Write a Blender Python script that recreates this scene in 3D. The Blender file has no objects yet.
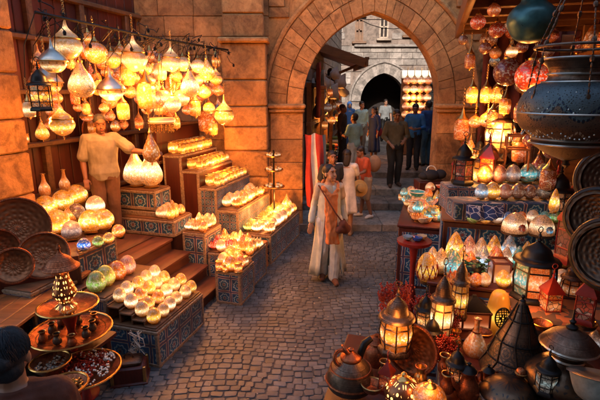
import bpy, bmesh, math, random
from mathutils import Vector, Matrix, noise
random.seed(7)
sc = bpy.context.scene
COL = sc.collection
R = math.radians
PITCH = R(13.5); H = 2.7; F = 450.0
cp, sp = math.cos(PITCH), math.sin(PITCH)

# ---------------------------------------------------------------- helpers
def ray(px, py):
    dx = (px-300)/F; dy = (200-py)/F
    return Vector((dx, cp+dy*sp, -sp+dy*cp))
def P(px, py, Y=None, z=None):
    d = ray(px, py)
    t = Y/d.y if Y is not None else (z-H)/d.z
    return Vector((0, 0, H))+d*t
def depth(p): return p[1]*cp+(H-p[2])*sp
U = Vector((math.sin(R(16.5)), math.cos(R(16.5)), 0)); V = Vector((U.y, -U.x, 0))
YAW = -R(16.5)
OL = Vector((-1.28, 5.06, 0)); OR = Vector((1.07, 5.5, 0))
def SL(a, b, z=0): return OL+U*a+V*b+Vector((0, 0, z))
def SR(a, b, z=0): return OR+U*a+V*b+Vector((0, 0, z))

class MB:
    def __init__(s): s.v = []; s.f = []; s.c = []; s.cur = 0.5
    def add(s, vs, fs, c=None):
        o = len(s.v); s.v += [tuple(v) for v in vs]
        s.f += [tuple(i+o for i in f) for f in fs]
        s.c += [s.cur if c is None else c]*len(fs)
        return s
    def box(s, c, d, rot=0, M=None, col=None, tilt=None):
        x, y, z = d[0]/2, d[1]/2, d[2]/2
        vs = [Vector((i*x, j*y, k*z)) for i in (-1, 1) for j in (-1, 1) for k in (-1, 1)]
        if tilt is not None: vs = [tilt @ v for v in vs]
        if rot: m = Matrix.Rotation(rot, 3, 'Z'); vs = [m @ v for v in vs]
        c = Vector(c); vs = [v+c for v in vs]
        return s.add(vs, [(0, 1, 3, 2), (4, 6, 7, 5), (0, 4, 5, 1), (2, 3, 7, 6), (0, 2, 6, 4), (1, 5, 7, 3)], col)
    def bev(s, c, d, b=.01, rot=0, col=None):
        # box with chamfered edges on every side
        x, y, z = d[0]/2, d[1]/2, d[2]/2; b = min(b, x*.6, y*.6, z*.6)
        vs = []; m = Matrix.Rotation(rot, 3, 'Z'); c = Vector(c)
        rings = [(z, b), (z-b, 0), (-z+b, 0), (-z, b)]
        for zz, i in rings:
            for (a, e) in ((-x+i+b, -y+i), (x-i-b, -y+i), (x-i, -y+i+b), (x-i, y-i-b), (x-i-b, y-i), (-x+i+b, y-i), (-x+i, y-i-b), (-x+i, -y+i+b)):
                vs.append(m @ Vector((a, e, zz))+c)
        fs = [tuple(range(8)), tuple(range(31, 23, -1))]
        for k in range(3):
            for j in range(8):
                j2 = (j+1) % 8
                fs.append((k*8+j, (k+1)*8+j, (k+1)*8+j2, k*8+j2))
        return s.add(vs, fs, col)
    def lathe(s, prof, n=20, c=(0, 0, 0), ph=0, rib=0, ribn=8, M=None, col=None):
        vs = []; c = Vector(c)
        for r, z in prof:
            for k in range(n):
                a = 2*math.pi*k/n+ph; rr = r*(1+rib*math.cos(ribn*a))
                v = Vector((rr*math.cos(a), rr*math.sin(a), z))
                if M is not None: v = M @ v
                vs.append(v+c)
        fs = []
        for i in range(len(prof)-1):
            for k in range(n):
                k2 = (k+1) % n
                fs.append((i*n+k, i*n+k2, (i+1)*n+k2, (i+1)*n+k))
        if prof[0][0] > 1e-4: fs.append(tuple(range(n-1, -1, -1)))
        if prof[-1][0] > 1e-4: fs.append(tuple((len(prof)-1)*n+k for k in range(n)))
        return s.add(vs, fs, col)
    def tube(s, pts, r, n=6, closed=False, col=None):
        pts = [Vector(p) for p in pts]; N = len(pts); vs = []
        rs = r if isinstance(r, (list, tuple)) else [r]*N
        up = Vector((0, 0, 1)); prev = None
        for i, p in enumerate(pts):
            if closed: t = pts[(i+1) % N]-pts[i-1]
            else: t = pts[min(i+1, N-1)]-pts[max(i-1, 0)]
            t.normalize()
            if prev is None:
                a = t.orthogonal() if abs(t.dot(up)) > .95 else up.cross(t)
            else: a = prev-t*prev.dot(t)
            a.normalize(); prev = a; b = t.cross(a)
            for k in range(n):
                q = 2*math.pi*k/n
                vs.append(p+(a*math.cos(q)+b*math.sin(q))*rs[i])
        fs = []
        for i in range(N if closed else N-1):
            i2 = (i+1) % N
            for k in range(n):
                k2 = (k+1) % n; fs.append((i*n+k, i*n+k2, i2*n+k2, i2*n+k))
        if not closed: fs += [tuple(range(n-1, -1, -1)), tuple((N-1)*n+k for k in range(n))]
        return s.add(vs, fs, col)
    def ring(s, c, r, t, M=None, n=24, m=6, col=None):
        pts = []
        for k in range(n):
            v = Vector((r*math.cos(2*math.pi*k/n), r*math.sin(2*math.pi*k/n), 0))
            if M is not None: v = M @ v
            pts.append(v+Vector(c))
        return s.tube(pts, t, m, True, col)
    def ell(s, c, r, n=14, m=9, M=None, col=None):
        vs = []; c = Vector(c); fs = []
        for i in range(m+1):
            t = math.pi*i/m
            for k in range(n):
                a = 2*math.pi*k/n
                v = Vector((r[0]*math.sin(t)*math.cos(a), r[1]*math.sin(t)*math.sin(a), -r[2]*math.cos(t)))
                if M is not None: v = M @ v
                vs.append(v+c)
        for i in range(m):
            for k in range(n):
                k2 = (k+1) % n; fs.append((i*n+k, i*n+k2, (i+1)*n+k2, (i+1)*n+k))
        return s.add(vs, fs, col)
    def loft(s, rings, n=16, col=None):
        # rings: (centre, rx, ry) ellipses in XY, or with a matrix
        vs = []; fs = []
        for rg in rings:
            c = Vector(rg[0]); M = rg[3] if len(rg) > 3 else None
            for k in range(n):
                a = 2*math.pi*k/n
                v = Vector((rg[1]*math.cos(a), rg[2]*math.sin(a), 0))
                if M is not None: v = M @ v
                vs.append(v+c)
        for i in range(len(rings)-1):
            for k in range(n):
                k2 = (k+1) % n; fs.append((i*n+k, i*n+k2, (i+1)*n+k2, (i+1)*n+k))
        fs += [tuple(range(n-1, -1, -1)), tuple((len(rings)-1)*n+k for k in range(n))]
        return s.add(vs, fs, col)
    def mesh(s, name, smooth=True, clean=True):
        me = bpy.data.meshes.new(name); me.from_pydata(s.v, [], s.f)
        a = me.attributes.new('tone', 'FLOAT', 'FACE'); a.data.foreach_set('value', s.c)
        if clean:
            bm = bmesh.new(); bm.from_mesh(me)
            bmesh.ops.remove_doubles(bm, verts=bm.verts, dist=1e-5)
            bmesh.ops.recalc_face_normals(bm, faces=bm.faces); bm.to_mesh(me); bm.free()
        if smooth:
            me.shade_smooth()
            me.set_sharp_from_angle(angle=R(38))
        return me
    def build(s, name, m, parent=None, smooth=True, clean=True, loc=None):
        o = bpy.data.objects.new(name, s.mesh(name, smooth, clean)); COL.objects.link(o)
        if m is not None: o.data.materials.append(m)
        if parent is not None: o.parent = parent
        if loc is not None: o.location = loc
        return o

def tag(o, label=None, cat=None, group=None, kind=None):
    if label: o['label'] = label
    if cat: o['category'] = cat
    if group: o['group'] = group
    if kind: o['kind'] = kind
    return o
def empty(name, loc=(0, 0, 0), rz=0, label=None, cat=None, group=None, scale=None):
    o = bpy.data.objects.new(name, None); COL.objects.link(o); o.location = loc
    o.rotation_euler = (0, 0, rz); o.empty_display_size = .1
    if scale is not None: o.scale = (scale,)*3 if not isinstance(scale, (tuple, list)) else scale
    return tag(o, label, cat, group)
KIDS = {}
def copy_tree(o, parent=None):
    c = o.copy(); COL.objects.link(c); c.parent = parent
    for ch in list(o.children): copy_tree(ch, c)
    return c
USED = set()
def place(proto, loc, rz=0, scale=1, label=None, group=None, color=None, tilt=None, name=None):
    """first call moves the prototype itself, later calls copy it with its parts"""
    if proto.name in USED: o = copy_tree(proto)
    else: o = proto; USED.add(proto.name)
    o.location = loc; o.rotation_euler = (tilt[0] if tilt else 0, tilt[1] if tilt else 0, rz)
    o.scale = scale if isinstance(scale, (tuple, list)) else (scale,)*3
    if label: o['label'] = label
    if group: o['group'] = group
    if color is not None:
        def rec(q):
            q.color = color
            for ch in q.children: rec(ch)
        rec(o)
    return o

# ---------------------------------------------------------------- materials
class NT:
    def __init__(s, name):
        s.m = bpy.data.materials.new(name); s.m.use_nodes = True; s.t = s.m.node_tree
        s.n = s.t.nodes; s.l = s.t.links; s.bsdf = s.n['Principled BSDF']; s.cache = {}
    def node(s, typ, **kw):
        k = s.n.new(typ)
        for a, b in kw.items(): setattr(k, a, b)
        return k
    def setin(s, sock, v):
        if hasattr(v, 'is_output'): s.l.new(v, sock)
        elif v is not None:
            if isinstance(v, (tuple, list)) and sock.type == 'RGBA' and len(v) == 3: v = (*v, 1)
            sock.default_value = v
    def math(s, op, a, b=None, c=None, clamp=False):
        k = s.node('ShaderNodeMath', operation=op); k.use_clamp = clamp
        for i, v in enumerate((a, b, c)):
            if v is not None: s.setin(k.inputs[i], v)
        return k.outputs[0]
    def mix(s, f, a, b, mode='MIX'):
        k = s.node('ShaderNodeMix', data_type='RGBA', blend_type=mode)
        s.setin(k.inputs[0], f); s.setin(k.inputs[6], a); s.setin(k.inputs[7], b)
        return k.outputs[2]
    def coord(s, out='Object'):
        if 'tc' not in s.cache: s.cache['tc'] = s.node('ShaderNodeTexCoord')
        return s.cache['tc'].outputs[out]
    def sep(s, v):
        k = s.node('ShaderNodeSeparateXYZ'); s.l.new(v, k.inputs[0]); return k.outputs
    def comb(s, x, y, z):
        k = s.node('ShaderNodeCombineXYZ')
        for i, v in enumerate((x, y, z)): s.setin(k.inputs[i], v)
        return k.outputs[0]
    def noise(s, scale, detail=4, rough=.6, vec=None, out=0, dist=0):
        k = s.node('ShaderNodeTexNoise'); k.inputs['Scale'].default_value = scale
        k.inputs['Detail'].default_value = detail; k.inputs['Roughness'].default_value = rough
        k.inputs['Distortion'].default_value = dist
        s.l.new(vec if vec is not None else s.coord(), k.inputs['Vector']); return k.outputs[out]
    def voro(s, scale, feature='F1', vec=None, out='Distance', rnd=1):
        k = s.node('ShaderNodeTexVoronoi', feature=feature); k.inputs['Scale'].default_value = scale
        k.inputs['Randomness'].default_value = rnd
        s.l.new(vec if vec is not None else s.coord(), k.inputs['Vector']); return k.outputs[out]
    def ramp(s, f, stops):
        k = s.node('ShaderNodeValToRGB'); s.l.new(f, k.inputs[0]); e = k.color_ramp.elements
        while len(e) < len(stops): e.new(.5)
        for i, (p, c) in enumerate(stops):
            e[i].position = p
            e[i].color = (c, c, c, 1) if not isinstance(c, (tuple, list)) else (*c, 1)
        return k.outputs[0]
    def bump(s, h, strength=.4, dist=.01):
        k = s.node('ShaderNodeBump'); k.inputs['Strength'].default_value = strength
        k.inputs['Distance'].default_value = dist; s.l.new(h, k.inputs['Height'])
        if s.bsdf.inputs['Normal'].links: s.l.new(s.bsdf.inputs['Normal'].links[0].from_socket, k.inputs['Normal'])
        s.l.new(k.outputs[0], s.bsdf.inputs['Normal'])
    def attr(s, name):
        k = s.node('ShaderNodeAttribute', attribute_name=name); return k.outputs['Fac']
    def base(s, v): s.setin(s.bsdf.inputs['Base Color'], v)
    def set(s, **kw):
        for a, b in kw.items(): s.setin(s.bsdf.inputs[a.replace('_', ' ')], b)
        return s.m

def mul(c, k): return tuple(min(1, x*k) for x in c)
def plain(name, c, rough=.6, metal=0, var=.35, scale=6, bump=.15, bscale=40, bd=.004, tone=False, coat=0):
    t = NT(name)
    n = t.noise(scale, 5, .65)
    col = t.mix(t.ramp(n, [(.3, 0), (.7, 1)]), mul(c, 1-var), mul(c, 1+var*.6))
    if tone:
        k = t.math('MULTIPLY_ADD', t.attr('tone'), .9, .55)
        col = t.mix(1, col, t.comb(k, k, k), 'MULTIPLY')
    t.base(col)
    t.set(Metallic=metal)
    t.set(Roughness=t.math('MULTIPLY_ADD', t.noise(scale*2.3, 3), .3, rough-.15, True))
    if coat: t.set(Coat_Weight=coat, Coat_Roughness=.15)
    if bump: t.bump(t.noise(bscale, 4, .6), bump, bd)
    return t.m

def stone_mat(name, c1, c2, dark=.55, sc_=1.0):
    t = NT(name)
    n1 = t.noise(1.6*sc_, 6, .65); n2 = t.noise(14*sc_, 5, .7); n3 = t.noise(.7*sc_, 3, .5)
    col = t.mix(t.ramp(n1, [(.35, 0), (.65, 1)]), c1, c2)
    col = t.mix(t.math('MULTIPLY', t.ramp(n2, [(.42, 0), (.7, 1)]), .6), col, mul(c1, .42))
    n4 = t.noise(2.6*sc_, 7, .7, dist=.8)
    col = t.mix(t.math('MULTIPLY', t.ramp(n4, [(.48, 0), (.64, 1)]), .72), col, mul(c1, .3))
    col = t.mix(t.math('MULTIPLY', t.ramp(t.noise(1.1*sc_, 6, .7, dist=1.2), [(.55, 0), (.66, 1)]), .45), col, mul(c2, 1.5))
    col = t.mix(t.ramp(n3, [(.5, 0), (.75, .5)]), col, mul(c2, .45))
    k = t.math('MULTIPLY_ADD', t.attr('tone'), .45, .76)
    col = t.mix(1, col, t.comb(k, k, k), 'MULTIPLY')
    t.base(col); t.set(Roughness=.88)
    t.bump(t.noise(5*sc_, 8, .75), .7, .05); t.bump(t.noise(60*sc_, 4, .7), .4, .006)
    return t.m

def wood_mat(name, c, rough=.5, axis='x', scale=3):
    t = NT(name)
    x, y, z = t.sep(t.coord())
    v = {'x': t.comb(t.math('MULTIPLY', x, .12), y, z), 'y': t.comb(x, t.math('MULTIPLY', y, .12), z), 'z': t.comb(x, y, t.math('MULTIPLY', z, .1))}[axis]
    n = t.noise(scale*5, 6, .65, v, dist=.6)
    col = t.mix(t.ramp(n, [(.3, 0), (.7, 1)]), mul(c, .5), mul(c, 1.3))
    col = t.mix(t.math('MULTIPLY', t.ramp(t.noise(2.2, 4), [(.45, 0), (.8, 1)]), .5), col, mul(c, .4))
    k = t.math('MULTIPLY_ADD', t.attr('tone'), .7, .65)
    col = t.mix(1, col, t.comb(k, k, k), 'MULTIPLY')
    t.base(col); t.set(Roughness=t.math('MULTIPLY_ADD', n, .35, rough-.15)); t.bump(n, .35, .004)
    return t.m

def fabric_tile(name, k=4.2, navy=(.012, .06, .15), teal=(.02, .2, .33), cream=(.5, .45, .36), red=(.22, .04, .03)):
    """appliqued market cloth: framed medallion tiles"""
    t = NT(name)
    x, y, z = t.sep(t.coord())
    s_ = t.math('ADD', x, y)
    rnd = t.node('ShaderNodeObjectInfo').outputs['Random']; k = t.math('MULTIPLY_ADD', rnd, k*.5, k*.75)
    nx = t.noise(7, 2); s_ = t.math('MULTIPLY_ADD', t.math('SUBTRACT', nx, .5), .03, s_)
    zz = t.math('MULTIPLY_ADD', t.math('SUBTRACT', t.noise(6, 2, out=0), .5), .03, z)
    px = t.math('SUBTRACT', t.math('FRACT', t.math('MULTIPLY', s_, k)), .5)
    pz = t.math('SUBTRACT', t.math('FRACT', t.math('MULTIPLY', zz, k)), .5)
    r = t.math('SQRT', t.math('ADD', t.math('MULTIPLY', px, px), t.math('MULTIPLY', pz, pz)))
    th = t.math('ARCTAN2', pz, px)
    f = t.math('MULTIPLY_ADD', t.math('COSINE', t.math('MULTIPLY', th, 8)), .03, r)
    q = t.math('MAXIMUM', t.math('ABSOLUTE', px), t.math('ABSOLUTE', pz))
    def band(v, a, b): return t.math('MULTIPLY', t.math('GREATER_THAN', v, a), t.math('LESS_THAN', v, b))
    col = t.mix(t.math('LESS_THAN', f, .33), navy, teal)
    col = t.mix(band(f, .27, .31), col, cream)
    col = t.mix(band(f, .13, .22), col, navy)
    col = t.mix(band(f, .10, .13), col, cream)
    col = t.mix(t.math('LESS_THAN', f, .07), col, red)
    col = t.mix(t.math('GREATER_THAN', q, .41), col, cream)
    col = t.mix(t.math('GREATER_THAN', q, .44), col, red)
    col = t.mix(t.math('GREATER_THAN', q, .475), col, navy)
    # dirt
    d = t.ramp(t.noise(5, 5), [(.35, .3), (.65, 1.1)])
    col = t.mix(1, col, d, 'MULTIPLY')
    t.base(col); t.set(Roughness=.9, Sheen_Weight=.2)
    t.bump(t.noise(120, 3), .3, .002); t.bump(t.noise(8, 4), .5, .02)
    return t.m

def glow_glass(name, cells=22, lead=.05, white=.35, rough=.25, lead_col=(.05, .03, .02), cellvar=.7, feature=True):
    """lit coloured glass: object colour gives the hue, object alpha the brightness"""
    t = NT(name)
    oi = t.node('ShaderNodeObjectInfo'); oc = oi.outputs['Color']; oa = oi.outputs['Alpha']
    e = t.voro(cells, 'DISTANCE_TO_EDGE'); cc = t.voro(cells, 'F1', out='Color')
    cs = t.sep(cc)
    glass = t.mix(t.math('GREATER_THAN', cs[0], 1-white), oc, t.mix(.4, oc, (1, .9, .7)))
    lead_m = t.math('LESS_THAN', e, lead)
    br = t.math('MULTIPLY_ADD', cs[1], cellvar, 1-cellvar*.5)
    x, y, z = t.sep(t.coord('Generated'))
    g = t.math('SUBTRACT', z, .45)
    hot_ = t.math('EXPONENT', t.math('MULTIPLY', t.math('MULTIPLY', g, g), -38))
    hot = t.math('MULTIPLY_ADD', hot_, 1.45, .22)
    t.base(t.mix(lead_m, t.mix(.55, glass, (.04, .02, .01)), lead_col))
    sat = t.mix(.9, glass, t.mix(1, glass, (1, .34, .1), 'MULTIPLY'))
    emc = t.mix(lead_m, t.mix(hot_, sat, glass), t.mix(.75, glass, (0, 0, 0)))
    t.set(Roughness=rough, Emission_Color=emc, Coat_Weight=.4)
    st = t.math('MULTIPLY', t.math('MULTIPLY', oa, 4.5), t.math('MULTIPLY', br, hot))
    t.set(Emission_Strength=st)
    t.bump(e, .4, .004)
    return t.m

M = {}
def ornate(name, c, rough=.4, K=18, kz=30, hole=None, z0=-9, z1=9):
    """metal engraved with rows of rosettes between bands"""
    t = NT(name); n = t.noise(8, 6, .65); x, y, z = t.sep(t.coord())
    th = t.math('MULTIPLY', t.math('ARCTAN2', y, x), K/6.283); zz = t.math('MULTIPLY', z, kz)
    row = t.math('FLOOR', zz); fx = t.math('SUBTRACT', t.math('FRACT', t.math('ADD', th, t.math('MULTIPLY', row, .5))), .5); fz = t.math('SUBTRACT', t.math('FRACT', zz), .5)
    r = t.math('SQRT', t.math('ADD', t.math('MULTIPLY', fx, fx), t.math('MULTIPLY', fz, fz)))
    ph = t.math('ARCTAN2', fz, fx); f = t.math('MULTIPLY_ADD', t.math('COSINE', t.math('MULTIPLY', ph, 6)), .06, r)
    def band(v, a, b): return t.math('MULTIPLY', t.math('GREATER_THAN', v, a), t.math('LESS_THAN', v, b))
    g = t.math('MAXIMUM', band(f, .2, .27), t.math('MAXIMUM', band(f, .36, .40), t.math('MAXIMUM', t.math('LESS_THAN', f, .07), t.math('GREATER_THAN', t.math('ABSOLUTE', fz), .46))))
    wear = t.ramp(t.noise(5, 4), [(.35, .25), (.6, 1)]); g = t.math('MULTIPLY', g, wear)
    col = t.mix(t.ramp(n, [(.3, 0), (.7, 1)]), mul(c, .4), mul(c, 1.6))
    col = t.mix(g, col, mul(c, .15))
    met = .9
    if hole:
        hm = t.math('MULTIPLY', t.math('MAXIMUM', band(f, .12, .31), band(r, .44, .6)), t.math('MULTIPLY', t.math('GREATER_THAN', z, z0), t.math('LESS_THAN', z, z1)))
        col = t.mix(hm, col, hole); met = t.math('MULTIPLY_ADD', hm, -.9, .9)
    t.base(col); t.set(Metallic=met, Roughness=t.math('MULTIPLY_ADD', n, .35, rough-.12))
    t.bump(t.math('SUBTRACT', 1, g), .7, .004); t.bump(t.noise(40, 5, .7), .35, .004); t.bump(t.noise(9, 4), .5, .012)
    return t.m
M['wallstone'] = stone_mat('gate_stone', (.33, .15, .06), (.44, .23, .095))
M['archstone'] = stone_mat('arch_stone', (.42, .19, .07), (.52, .27, .105), sc_=1.3)
M['mortar'] = plain('mortar', (.13, .08, .05), .95, bump=.4)
M['pink'] = stone_mat('pale_stone', (.23, .185, .16), (.32, .265, .235), sc_=.8)
M['pinkdark'] = stone_mat('pale_stone_courses', (.18, .13, .105), (.24, .175, .145), sc_=.8)
M['plaster'] = stone_mat('old_plaster', (.3, .22, .17), (.4, .31, .24))
M['cobble'] = None
M['woodred'] = wood_mat('red_brown_wood', (.085, .014, .007), .45, 'z')
M['woodstep'] = wood_mat('step_wood', (.13, .04, .02), .5, 'y')
M['woodbrown'] = wood_mat('brown_wood', (.16, .07, .03), .5, 'x')
M['woodorange'] = wood_mat('orange_wood', (.34, .12, .035), .45, 'x')
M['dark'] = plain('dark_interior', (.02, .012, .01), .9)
M['cloth'] = fabric_tile('applique_cloth', 4.2)
M['cloth2'] = fabric_tile('applique_cloth_fine', 6.5, teal=(.02, .11, .24))
M['brass'] = plain('aged_brass', (.62, .36, .12), .32, 1, .4, 9, .25, 60)
M['copper'] = ornate('hammered_copper', (.32, .095, .04), .4, 20, 32)
M['bronze'] = ornate('dark_bronze', (.14, .09, .065), .38, 18, 26)
M['openwork'] = ornate('openwork_bronze', (.13, .085, .06), .4, 14, 16, (.01, .006, .004), .03, .22)
M['darkjar'] = ornate('dark_rust_jar', (.06, .018, .01), .5, 12, 8)
M['iron'] = plain('black_iron', (.02, .018, .018), .45, .7, .4)
M['silver'] = plain('dull_silver', (.5, .47, .42), .35, 1, .3)
M['redmetal'] = plain('red_lacquer', (.28, .02, .012), .35, .1, .4)
M['white'] = plain('white_paint', (.75, .7, .62), .5)
M['cable'] = plain('pale_cable', (.62, .56, .48), .6, bump=0)
M['skin'] = plain('skin', (.42, .22, .13), .5, var=.12, bump=.1)
M['skindark'] = plain('tanned_skin', (.26, .12, .07), .5, var=.12, bump=.1)
M['skinorange'] = plain('weathered_skin', (.26, .11, .06), .5, var=.15, bump=.1)
M['hair'] = plain('dark_hair', (.018, .01, .008), .5, bump=.6, bscale=90)
M['hairgrey'] = plain('grey_hair', (.06, .055, .055), .7, bump=.6, bscale=90)
M['eye'] = plain('eye', (.02, .015, .012), .2, bump=0)
M['lip'] = plain('lips', (.35, .08, .07), .5, bump=0)
M['mosaic'] = glow_glass('mosaic_glass', 62, .035, lead_col=(.12, .06, .03))
M['mosaicbig'] = glow_glass('coarse_mosaic_glass', 44, .04, .4, lead_col=(.12, .06, .03))
M['clear'] = glow_glass('ribbed_lamp_glass', 70, .05, .3, .15, (.5, .28, .1), .6)
M['pane'] = glow_glass('lantern_pane_glass', 26, .06, .3)
M['milk'] = glow_glass('milk_glass', 3, .0, .1, .3, cellvar=.15)
def cloth_c(name, c, bump=.35): 
    return plain(name, c, .85, var=.22, scale=9, bump=bump, bscale=30, bd=.008)
# pierced metal: rows of dots
def pierced(name, c, hole, k=26, em=0, metal=.9, rough=.35):
    t = NT(name)
    x, y, z = t.sep(t.coord())
    th = t.math('MULTIPLY', t.math('ARCTAN2', y, x), k/6.283)
    zz = t.math('MULTIPLY', z, k*1.3)
    fx = t.math('SUBTRACT', t.math('FRACT', th), .5)
    fz = t.math('SUBTRACT', t.math('FRACT', zz), .5)
    d = t.math('SQRT', t.math('ADD', t.math('MULTIPLY', fx, fx), t.math('MULTIPLY', fz, fz)))
    wv = t.math('SINE', t.math('MULTIPLY', t.math('ADD', zz, t.math('MULTIPLY', t.math('COSINE', t.math('MULTIPLY', th, 2.1)), .9)), 2.1))
    m = t.math('MULTIPLY', t.math('LESS_THAN', d, .27), t.math('GREATER_THAN', wv, -.1))
    n = t.noise(9, 5)
    col = t.mix(n, mul(c, .5), mul(c, 1.4))
    t.base(t.mix(m, col, hole))
    t.set(Metallic=t.math('MULTIPLY', t.math('SUBTRACT', 1, m), metal), Roughness=rough)
    if em: t.set(Emission_Color=(*hole, 1), Emission_Strength=t.math('MULTIPLY', m, em))
    t.bump(t.math('SUBTRACT', 1, m), .6, .004); t.bump(t.noise(45, 4), .3, .004)
    return t.m
M['pierced'] = pierced('pierced_bronze', (.13, .08, .05), (.01, .008, .008))
M['piercedteal'] = pierced('pierced_patina_bronze', (.16, .17, .17), (.015, .03, .05), 30)
M['piercedlit'] = pierced('pierced_copper_lit', (.3, .11, .05), (1, .4, .1), 22, 1.2)
# engraved plate: concentric rings
def engraved(name, c, k=60):
    t = NT(name)
    x, y, z = t.sep(t.coord())
    r = t.math('SQRT', t.math('ADD', t.math('MULTIPLY', x, x), t.math('MULTIPLY', y, y)))
    w = t.math('SINE', t.math('MULTIPLY', r, k*2))
    a = t.math('COSINE', t.math('MULTIPLY', t.math('ARCTAN2', y, x), 16))
    h = t.math('MULTIPLY', w, t.math('MULTIPLY_ADD', a, .5, .6))
    col = t.mix(t.math('MULTIPLY_ADD', h, .35, .5, True), mul(c, .45), mul(c, 1.2))
    col = t.mix(t.ramp(t.noise(6, 4), [(.4, 0), (.7, .6)]), col, mul(c, .35))
    t.base(col); t.set(Metallic=.85, Roughness=.36); t.bump(h, .6, .003)
    return t.m
M['plate'] = engraved('engraved_copper', (.34, .12, .05))

t = NT('scalloped_patina'); x, y, z = t.sep(t.coord())
th = t.math('ARCTAN2', y, x)
w1 = t.math('MULTIPLY', t.math('ABSOLUTE', t.math('SINE', t.math('MULTIPLY', th, 4))), .085)
f1 = t.math('SUBTRACT', z, t.math('SUBTRACT', .01, w1)); f2 = t.math('ADD', z, t.math('ADD', .13, t.math('MULTIPLY', t.math('ABSOLUTE', t.math('COSINE', t.math('MULTIPLY', th, 4))), .05)))
n = t.noise(9, 6, .7)
dots = t.math('SUBTRACT', t.math('FRACT', t.math('MULTIPLY', th, 14)), .5)
blue = t.mix(n, (.02, .035, .045), (.12, .165, .19)); brown = t.mix(n, (.05, .03, .02), (.17, .10, .07))
c = t.mix(t.math('GREATER_THAN', f1, 0), brown, blue)
def ln(f): return t.math('MULTIPLY', t.math('LESS_THAN', t.math('ABSOLUTE', f), .007), t.math('GREATER_THAN', t.math('ABSOLUTE', dots), .18))
c = t.mix(ln(f1), c, (.01, .015, .03)); c = t.mix(ln(f2), c, (.4, .38, .34)); c = t.mix(ln(t.math('SUBTRACT', f1, .03)), c, (.01, .02, .05))
mesh_ = t.voro(85, 'DISTANCE_TO_EDGE'); c = t.mix(t.math('MULTIPLY', t.math('GREATER_THAN', mesh_, .28), .9), c, (.02, .02, .02))
t.base(c); t.set(Metallic=.6, Roughness=.52); t.bump(mesh_, .5, .004); t.bump(n, .4, .01)
M['piercedteal'] = t.m
# ---------------------------------------------------------------- ground, cobbles, steps
def S_(o): o['kind'] = 'structure'; return o
gm = NT('ground_dirt')
gm.base(gm.mix(gm.noise(1.5, 6), (.05, .045, .04), (.12, .1, .085))); gm.set(Roughness=.95); gm.bump(gm.noise(20, 6), .5, .02)
g = MB(); g.box((0, 0, -.08), (600, 600, .1)); S_(g.build('ground', gm.m, smooth=False))

cm = NT('cobble_stone')
n1 = cm.noise(11, 6, .7); tn = cm.attr('tone')
cc = cm.ramp(tn, [(0, (.07, .083, .1)), (.3, (.1, .113, .13)), (.55, (.135, .148, .163)), (.8, (.185, .193, .2)), (1, (.115, .138, .168))])
cc = cm.mix(cm.ramp(n1, [(.35, .35), (.65, 1)]), cm.mix(.6, cc, (.03, .026, .024)), cc)
cc = cm.mix(cm.math('MULTIPLY', cm.ramp(cm.noise(1.4, 6, .7, dist=.6), [(.42, 0), (.6, 1)]), .6), cc, (.04, .036, .033))
cm.base(cc); cm.set(Roughness=cm.math('MULTIPLY_ADD', n1, .4, .28), Specular_IOR_Level=.6)
cm.bump(cm.noise(35, 6, .7), .5, .008)
cb = MB(); rng = random.Random(3)
gap = MB(); gap.box((.6, 5.4, -.003), (12, 9.5, .03)); S_(gap.build('street_bed', plain('joint_dirt', (.075, .07, .066), .95, bump=.6, bscale=60, bd=.01), smooth=False))
def ground_edge_l(y): return -1.9+(y-4)*.29
# scalloped (fan) rows of small stones
row = 0; v = .6
while v < 9.0:
    rh = rng.uniform(.068, .095)
    u_ = -3.0+rng.uniform(0, .1)
    while u_ < 5.2:
        w = rng.uniform(.07, .14)
        uc = u_+w/2
        arc = .13*abs(math.sin(uc*1.9+.35*math.sin(v*.9)))+.02*math.sin(uc*5+v*3)
        cx, cy = uc, v+arc
        u_ += w
        if not (1.4 < cy < 8.75): continue
        if cy < 9 and (cx < -2.4+(cy-4)*.29-.1 or cx > 4.4): continue
        if cx-.0 > 1.5+(cy-3)*.55+.6: continue
        nn = 8; hz = rng.uniform(.0, .006); rot = rng.uniform(-.22, .22)
        tx, ty = rng.uniform(-.035, .035), rng.uniform(-.035, .035)
        vs = []
        rr = [rng.uniform(.86, 1.04) for _ in range(nn)]
        RC = [(1, -.74), (1, .74), (.8, 1), (-.8, 1), (-1, .74), (-1, -.74), (-.8, -1), (.8, -1)]; cr_, sr_ = math.cos(rot*.5), math.sin(rot*.5)
        for (sc1, zz) in ((1.0, -.015), (.985, .0115), (.92, .0152), (.6, .0165)):
            for k in range(nn):
                ex, ey = RC[k][0]*(w-.004)/2*sc1*rr[k], RC[k][1]*(rh-.004)/2*sc1*rr[(k+3) % 8]; lx, ly = ex*cr_-ey*sr_, ex*sr_+ey*cr_
                vs.append((cx+lx, cy+ly, zz+hz+lx*tx+ly*ty))
        fs = [(24, 25, 26, 27, 28, 29, 30, 31)]
        for i in range(3):
            for k in range(nn):
                k2 = (k+1) % nn; fs.append((i*nn+k, i*nn+k2, (i+1)*nn+k2, (i+1)*nn+k))
        cb.add(vs, fs, rng.random())
    v += rh
o = cb.build('cobblestones', cm.m, clean=False); o.data.shade_smooth(); S_(o)

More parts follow.
